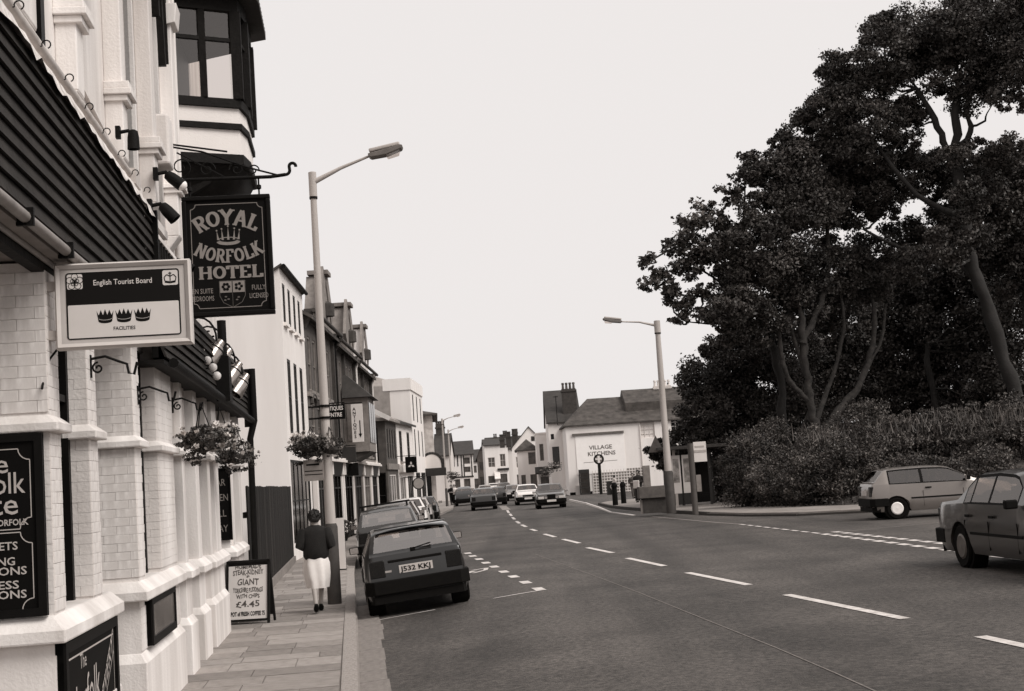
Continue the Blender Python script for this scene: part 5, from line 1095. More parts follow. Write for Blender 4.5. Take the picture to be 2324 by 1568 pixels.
mb = MB(M); mb.box(-.04, 0, 1.2, 8.9, 5.2, 7.8); mb.build('side_cladding', mat('patched_render', .30, .9, .5, .8), e); mb = MB(M); mb.box(-.06, 7.86, -.07, .25, 7.5, 8.2); mb.box(-.06, .2, .25, 1.6, 7.5, 8.2); mb.build('parapet', WHITE2, e)
chimney(e, M, 2, 6, 8, 9.8, .7, .7, 2, BRICKD)
e, M = house('pale_brick_house', 'pale brick corner shop with low hipped roof and arched sign', (-5.5, 89.6, .1), (-.06, 1), 10, 7, 6.4, BRICKL, SLATE, 'hip', 1.0, [(x, x + .8, z, z + 1.4) for x in (1.5, 4.5, 7.5) for z in (3.4, 4.9)] + [(.6, 4.4, .4, 2.7, DKFR, DARKGLASS, (4, 1)), (5.5, 9.4, .4, 2.7, BLACKP, DARKGLASS, (4, 1))], near=[(5.5, 6.7, .4, 2.4, DKFR, DARKGLASS)], fm=DKFR, eave=.35, rec=.04)
p = onY(980, 1052, 89); fn = lambda x, y, d: (p[0] + x, p[1] - d, p[2] + y); e = empty('arched_sign', (p[0], p[1], p[2] - .8), 'arched shop sign with dark rim over a dark awning', 'sign')
mb = MB(); flat(mb, fn, [(.6 * math.cos(R(a)), .6 * math.sin(R(a))) for a in range(0, 181, 15)] + [(-.6, -.3), (.6, -.3)], .0); mb.build('panel', CREAM, e)
mb = MB(); outline(mb, fn, [(.68 * math.cos(R(a)), .68 * math.sin(R(a))) for a in range(0, 181, 15)], .16, .02); mb.box(p[0] - .9, p[0] + .9, p[1] - .5, p[1] + .1, p[2] - .8, p[2] - .3); mb.box(p[0] - .8, p[0] + .8, p[1] + .05, p[1] + .12, p[2] - .3, p[2] + .3); mb.build('rim', DKFR, e)
HAZEFR = mat('hazed_frame', .16, .7, .3, 3); HAZEPANE = mat('hazed_pane', .10, .3, .6, 1.5)  # window tones of the distant houses, lightened: distance haze put into the colour
e, M = house('timbered_house', 'half-timbered house with dark roof closing the bend of the street', (xl(1020, 150), 150, 0), (1, .05), 2.75, 9, 4.95, WHITE2, TILE, 'gable', 1.5, [(1.6, 2.3, .4, 2.2, HAZEFR, HAZEPANE), (.3, 1.2, .4, 2.2, HAZEFR, HAZEPANE), (1.75, 2.4, 2.9, 3.5, HAZEFR, HAZEPANE), (1.75, 2.4, 3.8, 4.5, HAZEFR, HAZEPANE)], fm=HAZEFR, pm=HAZEPANE)
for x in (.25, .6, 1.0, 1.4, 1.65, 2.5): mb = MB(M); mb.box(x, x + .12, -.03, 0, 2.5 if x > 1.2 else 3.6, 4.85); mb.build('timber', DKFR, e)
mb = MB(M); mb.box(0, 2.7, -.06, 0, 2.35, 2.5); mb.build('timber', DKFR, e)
e, M = house('dark_roofed_house', 'house with steep dark roof and chimney stack behind the pale brick shop', (xl(990, 138), 138, 0), (1, 0), 1.5, 9, 4.8, CREAM, TILE, 'gable', 2.2, [(.4, 1.0, 2.8, 4.0)], fm=HAZEFR, pm=HAZEPANE)
chimney(e, M, .5, 4.4, 6.6, 7.8, .9, .6, 4)
# right row, beyond the bend
e, M = house('gabled_white_house', 'white house with broad plain gable and tiny attic window', (xl(1166, 165), 165, 0), (1, 0), 4.3, 12, 5.6, WHITE2, TILE, 'gablefront', 2.4, [(.4, 1.0, 3.1, 4.4), (3.2, 3.9, 3.1, 4.4), (.4, 1.4, .4, 2.3, HAZEFR, HAZEPANE)], fm=CREAM, pm=HAZEPANE, eave=.12)
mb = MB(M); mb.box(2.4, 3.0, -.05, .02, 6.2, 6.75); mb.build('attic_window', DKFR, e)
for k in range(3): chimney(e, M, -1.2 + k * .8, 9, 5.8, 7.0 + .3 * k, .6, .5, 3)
e, M = house('hipped_white_shop', 'small white shop with hipped slate roof and dark upper window in front of the gable', (xl(1177, 150), 150, 0), (1, 0), 2.2, 7, 4.9, WHITE2, SLATE, 'hip', 1.2, [(1.2, 2.0, 3.3, 4.6, HAZEFR, HAZEPANE), (1.3, 2.0, .4, 2.2, HAZEFR, HAZEPANE), (.3, .8, .4, 2.2, HAZEFR, HAZEPANE)], fm=HAZEFR, pm=HAZEPANE)
e, M = house('bay_fronted_shop', 'white shop with dark awning next to the village wall', (xl(1222, 140), 140, 0), (1, 0), 1.9, 10, 6.2, WHITE2, SLATE, 'flat', 1, [(.3, .7, 3.5, 5.2), (1.1, 1.5, 3.5, 5.2), (.2, 1.7, .5, 1.9, HAZEFR, HAZEPANE, (3, 1))], fm=HAZEFR, pm=HAZEPANE)
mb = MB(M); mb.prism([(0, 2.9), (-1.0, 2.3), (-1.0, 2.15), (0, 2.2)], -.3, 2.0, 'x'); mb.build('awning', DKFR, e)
e, M = house('white_terrace', 'long white two storey terrace with shop awning at the end of the street', (xl(1104, 195), 195, 0), (1, .05), 3.3, 12, 6.8, WHITE2, TILE, 'gable', 1.0, [(.4, 1.4, 3.6, 5.0), (2.1, 2.9, 3.6, 5.4), (.3, 1.3, .4, 2.4, HAZEFR, HAZEPANE), (1.9, 3.0, .4, 2.6, HAZEFR, HAZEPANE, (3, 1))], fm=CREAM, pm=HAZEPANE)
mb = MB(M); mb.prism([(-.0, 3.0), (-1.4, 2.0), (-1.4, 1.9), (0, 1.9)], 1.2, 2.0, 'x'); mb.build('awning', WHITE, e); mb = MB(M); mb.box(1.7, 3.3, -.3, 0, 3.1, 3.4); mb.build('balcony', DKFR, e)
e, M = house('dark_terrace', 'dark tiled terrace with many chimney pots rising behind the white shops', (xl(1106, 216), 216, 0), (1, 0), 7, 10, 6.6, CREAM, TILE, 'gable', 2.0, (), fm=HAZEFR, pm=HAZEPANE)
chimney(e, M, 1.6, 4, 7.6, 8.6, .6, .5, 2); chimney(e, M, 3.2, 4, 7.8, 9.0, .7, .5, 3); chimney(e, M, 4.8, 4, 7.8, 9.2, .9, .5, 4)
e, M = house('grey_gabled_house', 'grey gabled house far down the street', (xl(1086, 220), 220, 0), (1, 0), 1.4, 10, 5.6, STONE, TILE, 'gablefront', 1.6, [(.3, 1.1, 3.4, 4.8), (.3, 1.1, .6, 2.4)], fm=HAZEFR, pm=HAZEPANE)
e, M = house('far_white_house', 'small pale house beyond the timbered house', (xl(1072, 235), 235, 0), (1, 0), 1.4, 10, 5.2, WHITE2, TILE, 'gable', 1.4, [(.4, .9, 3.2, 4.4), (.3, 1.1, .5, 2.2)], fm=HAZEFR, pm=HAZEPANE)
e, M = house('street_end_house', 'pale house closing the far end of the street', (xl(1040, 300), 300, 0), (1, 0), 20, 12, 6.5, CREAM, TILE, 'gable', 2.2, [(x, x + 1.0, 3.6, 5.2) for x in (2, 5, 8, 11)], fm=HAZEFR, pm=HAZEPANE)

# ------------------------------------------------------------------ the white corner shop with painted wall sign
YV = 122.; XV = 4.25
f = lambda px, py: onY(px, py, YV)
sw = [(f(1451, 960)[0] - XV, f(1485, 960)[0] - XV, f(1468, 994)[2], f(1468, 954)[2], WHITE, CREAM, (3, 4)), (f(1522, 960)[0] - XV, f(1556, 960)[0] - XV, f(1535, 985)[2], f(1535, 948)[2], WHITE, DARKGLASS, (3, 4))]
VK, M = house('corner_shop', 'long white corner shop with tiled hipped roof and painted kitchens sign', (XV, YV, 0), (1, .02), 15, 9, 6.25, WHITE2, SLATE, 'hip', 2.5, sw, fm=WHITE, eave=.25, hipx=2.4)
mb = MB(M); mb.add([(5.6, 1.6, 8.0), (15.4, 1.6, 8.0), (15.4, 4.7, 9.35), (5.6, 4.7, 9.35), (5.6, 8, 8.0), (15.4, 8, 8.0), (5.6, 1.6, 7.2), (15.4, 1.6, 7.2), (5.6, 8, 7.2)], [(0, 1, 2, 3), (3, 2, 5, 4), (0, 3, 4, 8, 6), (0, 6, 7, 1)]); mb.build('upper_roof', SLATE, VK)
chimney(VK, M, 9.4, 4.6, 8.9, 9.5, 1.6, .6, 5, BRICKL, CREAM, .55)
a_, b_ = f(1305, 990), f(1422, 1070); mb = MB(M); mb.box(a_[0] - XV, b_[0] - XV, -.05, 0, b_[2], a_[2]); mb.build('sign_panel', mat('sign_render', .86, .7, .05, 2), VK)
mb = MB(M); mb.box(a_[0] - XV - .25, b_[0] - XV, -.16, 0, a_[2] + .02, a_[2] + .22); mb.build('sign_cornice', mat('cornice_brown', .12, .8, .3, 5), VK)
cx_ = f(1363, 1015)[0] - XV; mb = MB(M)
put_text(mb, 'VILLAGE', .5, lambda x, y: (cx_ + x, -.056, f(1363, 1019)[2] + y), .012, fit=2.05); put_text(mb, 'KITCHENS', .5, lambda x, y: (cx_ + .05 + x, -.056, f(1363, 1031)[2] - .08 + y), .012, fit=2.45)
fo = lambda x, y, d: (x, -.05 - d, y); outline(mb, fo, [(cx_ - 1.6, f(1363, 1040)[2] - .3), (cx_ + 1.4, f(1363, 1040)[2] - .25)], .04, .006); mb.build('lettering', mat('dull_letter', .13, .7), VK)
x0, x1 = f(1346, 1095)[0] - XV, f(1462, 1095)[0] - XV; z1 = 2.15; mb = MB(M); mb.box(x0, x1, -.03, 0, .05, z1); mb.build('dado', mat('dado_grey', .2, .8, .15, 3), VK)
mb = MB(M); k = x0
while k < x1: mb.box(k, k + .07, -.06, -.045, .1, z1); k += .25
z = .15
while z < z1: mb.box(x0, x1, -.075, -.061, z, z + .07); z += .25
mb.build('trellis', CREAM, VK); mb = MB(M); mb.box(0, x0 - .1, -.04, 0, 0, .35); mb.build('dark_skirting', BLACKP, VK)
for px in (1275, 1440): mb = MB(M); mb.tube([(f(1447, 900)[0] - XV, -.08, .1), (f(1447, 900)[0] - XV, -.08, 6.1)], .05, 6)
mb.build('downpipe', CREAM, VK)
mb = MB(M); mb.box(.5, 1.2, -.35, -.05, .1, .9); mb.build('cupboard', CREAM, VK)
e, M = house('dark_tiled_house', 'tall house with dark tile-hung roof and brick chimney rising behind the corner shop', (2.85, 128.5, 0), (1, 0), 3.0, 12, 7.0, WHITE2, TILE, 'gable', 3.2, [(.2, .5, 5.3, 5.8, BLACKP, DARKGLASS, (1, 1)), (.25, .9, 2.9, 4.6, DKFR, PANEG)], fm=DKFR)
chimney(e, M, 2.2, 1.6, 7.0, 10.0, 1.35, .8, 4, BRICKD, BRICKM, .6); mb = MB(M); mb.tube([(.9, -.2, 6.6), (.9, -.2, 9.3)], .035, 6); mb.box(.7, 1.1, -.22, -.18, 9.2, 9.26); mb.build('aerial', IRON, e)
rng = np.random.default_rng(5)
for k, (px, py) in enumerate(((1246, 1062), (1262, 1058), (1238, 1072))):
    p = onY(px, py, 118 - 2 * k); basket(tuple(p), .45, ('basket of trailing flowers beside the corner shop wall', 'larger flower basket hung by the corner shop', 'low flower basket near the dark awning')[k], 350, 60, .5, PETALM, 40 + k)
p = onY(1028, 1080, 109); basket(tuple(p), .5, 'bushy flower basket on the far pale lamp post', 400, 30, .4, PETALM, 61)
# telephone box
q = (f(1326, 1100)[0], 121.2); e = empty('telephone_box', (q[0], q[1], .1), 'dark telephone box against the white corner shop wall', 'phone box'); mb = MB(); mb.box(q[0] - .45, q[0] + .45, q[1] - .45, q[1] + .45, .1, .25); mb.box(q[0] - .45, q[0] + .45, q[1] - .45, q[1] + .45, 2.0, 2.3)
for sx in (-1, 1):
    for sy in (-1, 1): mb.box(q[0] + sx * .41 - .04, q[0] + sx * .41 + .04, q[1] + sy * .41 - .04, q[1] + sy * .41 + .04, .25, 2.0)
mb.build('case', DKFR, e); mb = MB(); mb.box(q[0] - .36, q[0] + .36, q[1] - .43, q[1] - .42, .25, 2.0); mb.build('door_pane', PANEG, e)
for z in (.7, 1.15, 1.6): mb = MB(); mb.box(q[0] - .37, q[0] + .37, q[1] - .445, q[1] - .431, z, z + .05); mb.build('glazing_bar', DKFR, e)
mb = MB(); mb.box(q[0] - .2, q[0] + .2, q[1] - .02, q[1] + .3, .9, 1.6); mb.build('telephone', DKFR, e)
# village sign
q = onY(1363, 1100, 117); e = empty('village_sign', (q[0], 117, 0), 'carved round village sign on a dark post before the trellis', 'sign'); zt = onY(1363, 1042, 117)[2]; mb = MB(); mb.box(q[0] - .13, q[0] + .13, 116.9, 117.1, 0, zt - .4); mb.build('post', DARKWOOD, e)
mb = MB(); mb.lathe([(.3, -.06), (.44, -.06), (.44, .06), (.3, .06), (.3, -.06)], 20, (q[0], 117, zt), 'y', cap=False); mb.build('ring', DARKWOOD, e); mb = MB(); mb.lathe([(.3, -.03), (.3, .03)], 20, (q[0], 117, zt), 'y'); mb.build('roundel', STONE, e)
mb = MB(); mb.box(q[0] - .3, q[0] + .25, 116.93, 116.965, zt - .05, zt + .1); mb.box(q[0] - .1, q[0] + .1, 116.92, 116.95, zt - .3, zt + .3); mb.build('carving', WHITE, e)
# bollards, trough, bus shelter, bus stop
for k, (px, py) in enumerate(((1397, 1147), (1416, 1143), (1448, 1137))):
    q = GG(px, py, .1); e = empty('bollard', tuple(q), ('black bollard standing closest to the kerb corner', 'black bollard just behind the one at the kerb corner', 'black bollard beside the person holding a white bag')[k], 'bollard', 'bollards on the corner pavement'); mb = MB(); mb.lathe([(.14, q[2]), (.13, q[2] + .95), (.09, q[2] + 1.0)], 12, (q[0], q[1], 0)); mb.build('post', IRON, e, smooth=40); mb = MB(); mb.lathe([(.16, q[2] + .9), (.165, q[2] + .98), (.1, q[2] + 1.12), (.02, q[2] + 1.15)], 12, (q[0], q[1], 0)); mb.build('cap', IRON, e, smooth=40)
q = (GG(1465, 1165, .11) + GG(1508, 1163, .11)) / 2; TX, TY, TZ = q; e = empty('stone_trough', (TX, TY + .3, TZ), 'grey stone water trough on a block base at the kerb', 'trough')
mb = MB(); mb.box(TX - .42, TX + .46, TY, TY + .6, TZ, TZ + .55); mb.build('base', mat('trough_dark', .045, .9, .4, 5), e); mb = MB()
mb.box(TX - .54, TX + .52, TY - .1, TY + .02, TZ + .55, TZ + .98); mb.box(TX - .54, TX + .52, TY + .6, TY + .72, TZ + .55, TZ + .98); mb.box(TX - .54, TX - .42, TY + .02, TY + .6, TZ + .55, TZ + .98); mb.box(TX + .4, TX + .52, TY + .02, TY + .6, TZ + .55, TZ + .98); mb.box(TX - .42, TX + .4, TY + .02, TY + .6, TZ + .551, TZ + .7); mb.build('basin', mat('trough_stone', .1, .9, .3, 5), e, bevel=.02)
mb = MB(); mb.box(TX - .3, TX - .05, TY + .2, TY + .4, TZ + .7, TZ + 1.75); mb.build('pillar', STONE, e)
mb = MB(); mb.box(TX - .5, TX - .3, TY + .02, TY + .2, TZ + .0, TZ + .5); mb.build('corner_block', STONE, e)
YS = 57.5; zS = gz(6.5, YS) + .11; BS = empty('bus_shelter', (7.2, YS + .6, zS), 'timber bus shelter with flat roof and tall poster panels', 'bus shelter'); xx = lambda px, py=1090, Y=YS: onY(px, py, Y)[0]
for px, Y in ((1533, YS), (1575, YS), (1612, YS), (1548, YS + 1.3), (1616, YS + 1.3)): mb = MB(); x = xx(px, 1090, Y); mb.box(x - .055, x + .055, Y - .05, Y + .05, zS, 2.72); mb.build('post', DKFR if px != 1533 else POLE, BS)
zr = 2.74; xa, xb = xx(1492, 1025), xx(1645, 1015); mb = MB(); mb.prism([(xa, zr), (xb, zr), (xb, zr + .13), (xa, zr + .13)], YS - .5, YS + 1.6, 'y'); mb.build('roof', mat('shelter_roof', .05, .7, .3, 6), BS, bevel=.01)
mb = MB(); mb.add([(xa - .35, YS + .3, zr - .05), (xa + .3, YS + .3, zr - .05), (xa, YS + .3, zr + .65), (xa - .35, YS + .38, zr - .05), (xa + .3, YS + .38, zr - .05), (xa, YS + .38, zr + .65)], [(0, 1, 2), (3, 5, 4), (0, 3, 4, 1), (1, 4, 5, 2), (2, 5, 3, 0)]); mb.build('gable_end', mat('shelter_gable', .14, .8, .3), BS)
for a, b in ((1526, 1546), (1550, 1570)):
    x0, x1 = xx(a), xx(b); mb = MB(); mb.box(x0, x1, YS - .06, YS + .0, zS + .55, 2.5); pn = mb.build('poster_panel', SIGNWHITE, BS, bevel=.01)
    mb = MB(); w_ = x1 - x0; mb.box(x0 + .06, x1 - .06, YS - .068, YS - .061, zS + 1.0, 2.35); mb.build('poster', mat('poster_print', .3, .6, .8, 4, v2=.08), pn)
    mb = MB(); mb.box(x0, x1, YS - .04, YS + .0, zS + .08, zS + .54); mb.build('kick_panel', DKFR, BS)
mb = MB(); mb.box(xx(1548, 1090, YS + 1.3), xx(1616, 1090, YS + 1.3), YS + 1.28, YS + 1.33, zS + .1, 2.3); mb.build('back_panel', DARKWOOD, BS)
for z in (.42, .5): mb = MB(); mb.box(xx(1588), xx(1612), YS + .7, YS + .82, zS + z - .05, zS + z); mb.build('bench_slat', DARKWOOD, BS)
q = GG(1579, 1168, .11); e = empty('bus_stop', tuple(q), 'bus stop post with white flag sign in front of the shelter', 'bus stop'); zt = onY(1570, 1006, q[1])[2]; mb = MB(); mb.lathe([(.1, q[2]), (.1, zt)], 10, (q[0], q[1], 0)); mb.build('post', mat('stop_post', .07, .6), e, smooth=40)
fz = onY(1588, 1025, q[1]); mb = MB(); mb.box(fz[0] - .2, fz[0] + .22, q[1] - .02, q[1] + .02, fz[2] - .33, fz[2] + .33); fl = mb.build('flag', SIGNWHITE, e); mb = MB(); mb.box(fz[0] - .19, fz[0] + .21, q[1] - .03, q[1] - .021, fz[2] - .02, fz[2] + .06); mb.box(fz[0] - .15, fz[0] + .15, q[1] - .03, q[1] - .021, fz[2] + .15, fz[2] + .2); mb.build('flag_print', GREYMETAL, fl)
mb = MB(); mb.box(q[0] + .1, q[0] + .26, q[1] - .05, q[1] + .02, q[2] + .75, q[2] + 1.3); mb.build('timetable_case', STONE, e)
q = onY(1389, 1108, 112); e = empty('pavement_board', (q[0], 112, 0), 'dark A-board with a white disc in front of the trellis', 'sign'); mb = MB(); mb.box(q[0] - .4, q[0] + .4, 112, 112.06, .05, 1.2); mb.build('panel', DKFR, e); mb = MB(); mb.lathe([(.2, -.01), (.2, 0)], 14, (q[0] + .05, 111.99, .75), 'y'); mb.build('disc', WHITE, e); mb = MB(); mb.box(q[0] - .4, q[0] + .4, 112.4, 112.45, .0, 1.15); mb.build('back_panel', DKFR, e)
# ------------------------------------------------------------------ cars
def paint(name, v, metal=.0, rough=.32):
    if name in MATS: return MATS[name]
    m = mat(name, v, rough, .06, 2, metal=metal); b = m.node_tree.nodes['Principled BSDF']; b.inputs['Coat Weight'].default_value = .7; b.inputs['Coat Roughness'].default_value = .08; return m
RUBBER = mat('tyre_rubber', .006, .9, .2, 20, spec=.08); HUB = mat('wheel_trim', .55, .4, .1, 10, metal=.4); HUBD = mat('wheel_steel', .13, .5, .2, 10, metal=.4); PLASTIC = mat('black_plastic', .006, .7, .2, 15, spec=.08)
CGLASS = glass_mat('car_glass', .42, .12); LENS = mat('lamp_lens', .008, .25, .3, 30, spec=.3); HEADL = mat('headlamp', .6, .12, .2, 30, spec=.9); CHROME = mat('chrome', .6, .15, .1, 8, metal=.9); PLATEY = mat('number_plate', .5, .5, .05, 8); SEAT = mat('seat_cloth', .03, .9, .3, 9)
S_HATCH = dict(L=3.74, W=1.61, ro=.62, wb=2.44, wr=.275, sill=.2, prof=[(0, .80), (.05, .93), (.10, .96), (.36, 1.27), (.46, 1.305), (.8, 1.325), (1.4, 1.335), (1.85, 1.315), (2.05, 1.28), (2.66, .955), (2.72, .94), (3.2, .88), (3.55, .78), (3.7, .66), (3.74, .56)], belt=[(0, .9), (2.6, .87), (3.74, .52)], rg=(.12, .345), ws=(2.09, 2.63), sw=[(.5, 1.28), (1.36, 2.45)], doors=(1.32, 2.36), wR=.60)
S_SALOON = dict(L=4.6, W=1.70, ro=1.02, wb=2.63, wr=.31, sill=.22, prof=[(0, .76), (.05, .9), (.12, .94), (.85, .99), (.92, 1.0), (1.38, 1.35), (1.52, 1.385), (2.2, 1.41), (2.7, 1.385), (2.85, 1.35), (3.32, 1.0), (3.4, .98), (4.2, .9), (4.5, .83), (4.58, .74), (4.6, .6)], belt=[(0, .88), (.9, .93), (3.3, .93), (4.6, .58)], rg=(.97, 1.36), ws=(2.87, 3.29), sw=[(1.2, 1.42), (1.47, 2.06), (2.13, 3.02)], doors=(1.24, 2.09, 3.05), wR=.62)
S_ESTATE = dict(L=4.2, W=1.68, ro=.8, wb=2.55, wr=.29, sill=.2, prof=[(0, .82), (.04, .93), (.08, .97), (.30, 1.34), (.42, 1.385), (1.2, 1.41), (2.1, 1.41), (2.4, 1.38), (3.0, .98), (3.08, .96), (3.8, .88), (4.1, .76), (4.2, .58)], belt=[(0, .92), (3.0, .91), (4.2, .55)], rg=(.1, .29), ws=(2.42, 2.97), sw=[(.4, 1.12), (1.2, 1.9), (1.98, 2.72)], doors=(1.16, 1.94, 2.75), wR=.63)
S_ROUND = dict(L=4.05, W=1.55, ro=.85, wb=2.4, wr=.31, sill=.25, prof=[(0, .52), (.1, .72), (.35, .95), (.6, 1.1), (1.0, 1.34), (1.4, 1.46), (1.8, 1.5), (2.15, 1.47), (2.5, 1.05), (2.6, .98), (3.3, .9), (3.7, .78), (3.95, .6), (4.05, .5)], belt=[(0, .5), (.6, .9), (2.4, .9), (3.5, .7), (4.05, .45)], rg=(.7, 1.0), ws=(2.17, 2.46), sw=[(1.0, 1.5), (1.57, 2.3)], doors=(1.53, 2.3), wR=.56)
def car(label, loc, heading, S, pm, group=None, roll=0., plate=None, hub=HUBD, bump=None, lens=LENS, rack=False, far=False, name='parked_car', chrome=False, trimstrip=True, glass=None):
    L, W, wr = S['L'], S['W'], S['wr']; bump = bump or PLASTIC; hw = W / 2
    e = empty(name, loc, label, 'car', group); e.rotation_euler = (Matrix.Rotation(heading, 3, 'Z') @ Matrix.Rotation(roll, 3, 'Y')).to_euler()
    ax = (S['ro'], S['ro'] + S['wb']); Ra = wr * 1.2
    step = .22 if far else .09
    yy = set(np.round(np.arange(0, L, step), 3)) | {p[0] for p in S['prof']} | {L} | set(S['rg']) | set(S['ws']) | {v for q in S['sw'] for v in q}
    for a in ax: yy |= {round(a + Ra * math.cos(R(k)), 3) for k in range(0, 181, 30 if far else 15)}
    yy = sorted(y for y in yy if 0 <= y <= L); yy = [y for i, y in enumerate(yy) if i == 0 or y - yy[i - 1] > .004]
    PX, PZ = zip(*S['prof']); BX, BZ = zip(*S['belt']); zmax = max(PZ)
    def ring(y):
        top = float(np.interp(y, PX, PZ)); belt = min(float(np.interp(y, BX, BZ)), top - .015)
        d = min(y, L - y); pl = 1 - (.10 * max(0, (.5 - d) / .5) ** 2); hs = hw * .955
        fr = min(1, max(0, (top - belt) / (zmax - belt))); wr_ = hs - (hs - S['wR']) * fr ** .9; wr_ = min(wr_, hs - .02)
        zb = S['sill'] + (.12 if d < .12 else 0)
        for a in ax:
            if abs(y - a) < Ra: zb = max(zb, wr * .98 + math.sqrt(max(Ra * Ra - (y - a) ** 2, 0)) * .98)
        zb = min(zb, belt - .05); mid = max(.5, zb + .02); mid = min(mid, belt - .03)
        er = top - .045 * fr - .008
        q = [(hw * .95 * pl, zb), (hw * pl, (zb + mid) / 2 if mid - zb > .05 else zb + .005), (hw * pl, mid), (hs * pl, belt)]
        for t in (.07, .9): q.append(((hs + (wr_ - hs) * t) * pl, belt + (er - belt) * t))
        q += [(wr_ * pl, er), (wr_ * .9 * pl, top - .02 * fr - .004), (wr_ * .5 * pl, top - .004), (0, top)]
        return q
    rings = [ring(y) for y in yy]; n = 10
    groups = {}
    V = []
    for y, q in zip(yy, rings):
        for s in (-1, 1): V += [(s * p[0], y - L / 2, p[1]) for p in q]
    idx = lambda i, s, j: i * 2 * n + (0 if s < 0 else n) + j
    for i in range(len(yy) - 1):
        ym = (yy[i] + yy[i + 1]) / 2
        for s in (-1, 1):
            for j in range(n - 1):
                key = 'body'
                if j == 4:
                    for k, (a, b) in enumerate(S['sw']):
                        if a < ym < b: key = 'side%d%d' % (k, s)
                if j in (3, 4, 5) and key == 'body' and S['sw'][0][0] - .03 < ym < S['sw'][-1][1] + .03: key = 'window_trim%d' % s
                if j >= 7:
                    if S['ws'][0] < ym < S['ws'][1]: key = 'windscreen'
                    elif S['rg'][0] < ym < S['rg'][1]: key = 'rear_window'
                f = [idx(i, s, j), idx(i, s, j + 1), idx(i + 1, s, j + 1), idx(i + 1, s, j)]
                groups.setdefault(key, []).append(tuple(f if s > 0 else f[::-1]))
    for i in (0, len(yy) - 1):
        f = [idx(i, -1, j) for j in range(n)] + [idx(i, 1, j) for j in range(n - 2, -1, -1)]; groups['body'].append(tuple(f))
    for key, fs in groups.items():
        used = sorted({v for f in fs for v in f}); mp = {v: k for k, v in enumerate(used)}
        mb = MB(); mb.v = [V[v] for v in used]; mb.f = [tuple(mp[v] for v in f) for f in fs]
        me = bpy.data.meshes.new(key); me.from_pydata(mb.v, [], mb.f); bm = bmesh.new(); bm.from_mesh(me); bmesh.ops.remove_doubles(bm, verts=bm.verts, dist=.0008); bmesh.ops.recalc_face_normals(bm, faces=bm.faces); bm.to_mesh(me); bm.free()
        for p in me.polygons: p.use_smooth = True
        me.set_sharp_from_angle(angle=R(32)); me.materials.append(pm if key == 'body' else (PLASTIC if key.startswith('window_trim') else (glass or CGLASS)))
        nm = 'body' if key == 'body' else ('side_window' if key.startswith('side') else key.rstrip('-1'))
        o = bpy.data.objects.new(nm, me); COL.objects.link(o); o.parent = e
        if key == 'body': body = o
    B = lambda nm, m, f, bev=0, sm=None, par=None: (lambda mb: (f(mb), mb.build(nm, m, par or e, bevel=bev, smooth=sm, keep=False))[1])(MB())
    B('underbody', PLASTIC, lambda b: b.box(-hw * .78, hw * .78, -L / 2 + .2, L / 2 - .2, .19, .42))
    for k, a in enumerate(ax):
        for s in (-1, 1):
            cx = s * (hw - .10); c = (cx, a - L / 2, wr)
            w = B('wheel', RUBBER, lambda b: b.lathe([(wr * .62, -.085), (wr * .92, -.095), (wr, -.07), (wr, .07), (wr * .92, .095), (wr * .62, .085)], 22, c, 'x'), 0, 40)
            c2 = (cx + s * .088, a - L / 2, wr); B('rim', hub, lambda b: b.lathe([(wr * .6, -s * .004), (wr * .5, s * .012), (wr * .2, s * .004), (wr * .05, s * .012)], 18, c2, 'x'), 0, 30, w)
            B('wheel_well', PLASTIC, lambda b: b.lathe([(Ra * .99, -.02), (Ra * .99, .2)], 20, (s * (hw - .16) - .09, a - L / 2, wr), 'x'))
    for sg, nm in ((-1, 'rear_bumper'), (1, 'front_bumper')):
        y0 = sg * L / 2; w = hw + .005; d = lambda v: y0 + sg * v
        pts = [(-w, d(-.42)), (-w, d(-.06)), (-w + .14, d(.045)), (w - .14, d(.045)), (w, d(-.06)), (w, d(-.42)), (w - .05, d(-.42)), (w - .09, d(-.08)), (-w + .09, d(-.08)), (-w + .05, d(-.42))]
        B(nm, bump, lambda b: b.prism(pts, .34, .55, 'z'), .015)
        B('valance', PLASTIC, lambda b: b.prism([(-w + .05, d(-.2)), (-w + .12, d(.0)), (w - .12, d(.0)), (w - .05, d(-.2))], .2, .34, 'z'))
    zt = float(np.interp(.06, PX, PZ)) - .06
    for s in (-1, 1):
        x0, x1 = sorted((s * (hw - .035) * .93, s * (hw - .33)))
        B('tail_light', lens, lambda b: b.box(x0, x1, -L / 2 - .012, -L / 2 + .09, .6, min(zt, .86)), .012)
        B('headlight', HEADL, lambda b: b.box(*sorted((s * (hw * .88), s * (hw * .5))), L / 2 - .1, L / 2 + .012, .56, .70), .012)
        ym = S['ws'][1] - L / 2 - .16; xm = s * (hw + .0)
        B('mirror', PLASTIC if not chrome else CHROME, lambda b: b.box(*sorted((xm, xm + s * .17)), ym - .05, ym + .05, .9, 1.02), .02)
        B('mirror_glass', CHROME, lambda b: b.box(*sorted((xm + s * .02, xm + s * .155)), ym - .056, ym - .051, .91, 1.01))
        for k, dy in enumerate(S['doors'][:-1]): B('door_handle', PLASTIC, lambda b: b.box(*sorted((s * (hw - .0), s * (hw + .012))), S['doors'][k] - L / 2 + .06, S['doors'][k] - L / 2 + .22, .745, .785), .004)
        if not far:
            for dy in S['doors']:
                zt2 = min(float(np.interp(dy, BX, BZ)), .9) - .03
                B('door_gap', BLACKP, lambda b: b.box(*sorted((s * (hw - .012), s * (hw + .0015))), dy - L / 2 - .003, dy - L / 2 + .003, .3, .7))
            for a, b_ in ((S['ro'] + Ra + .05, S['ro'] + S['wb'] - Ra - .05),):
                if trimstrip: B('side_trim', PLASTIC, lambda b: b.box(*sorted((s * (hw - .004), s * (hw + .012))), a - L / 2, b_ - L / 2, .5, .54), .004)
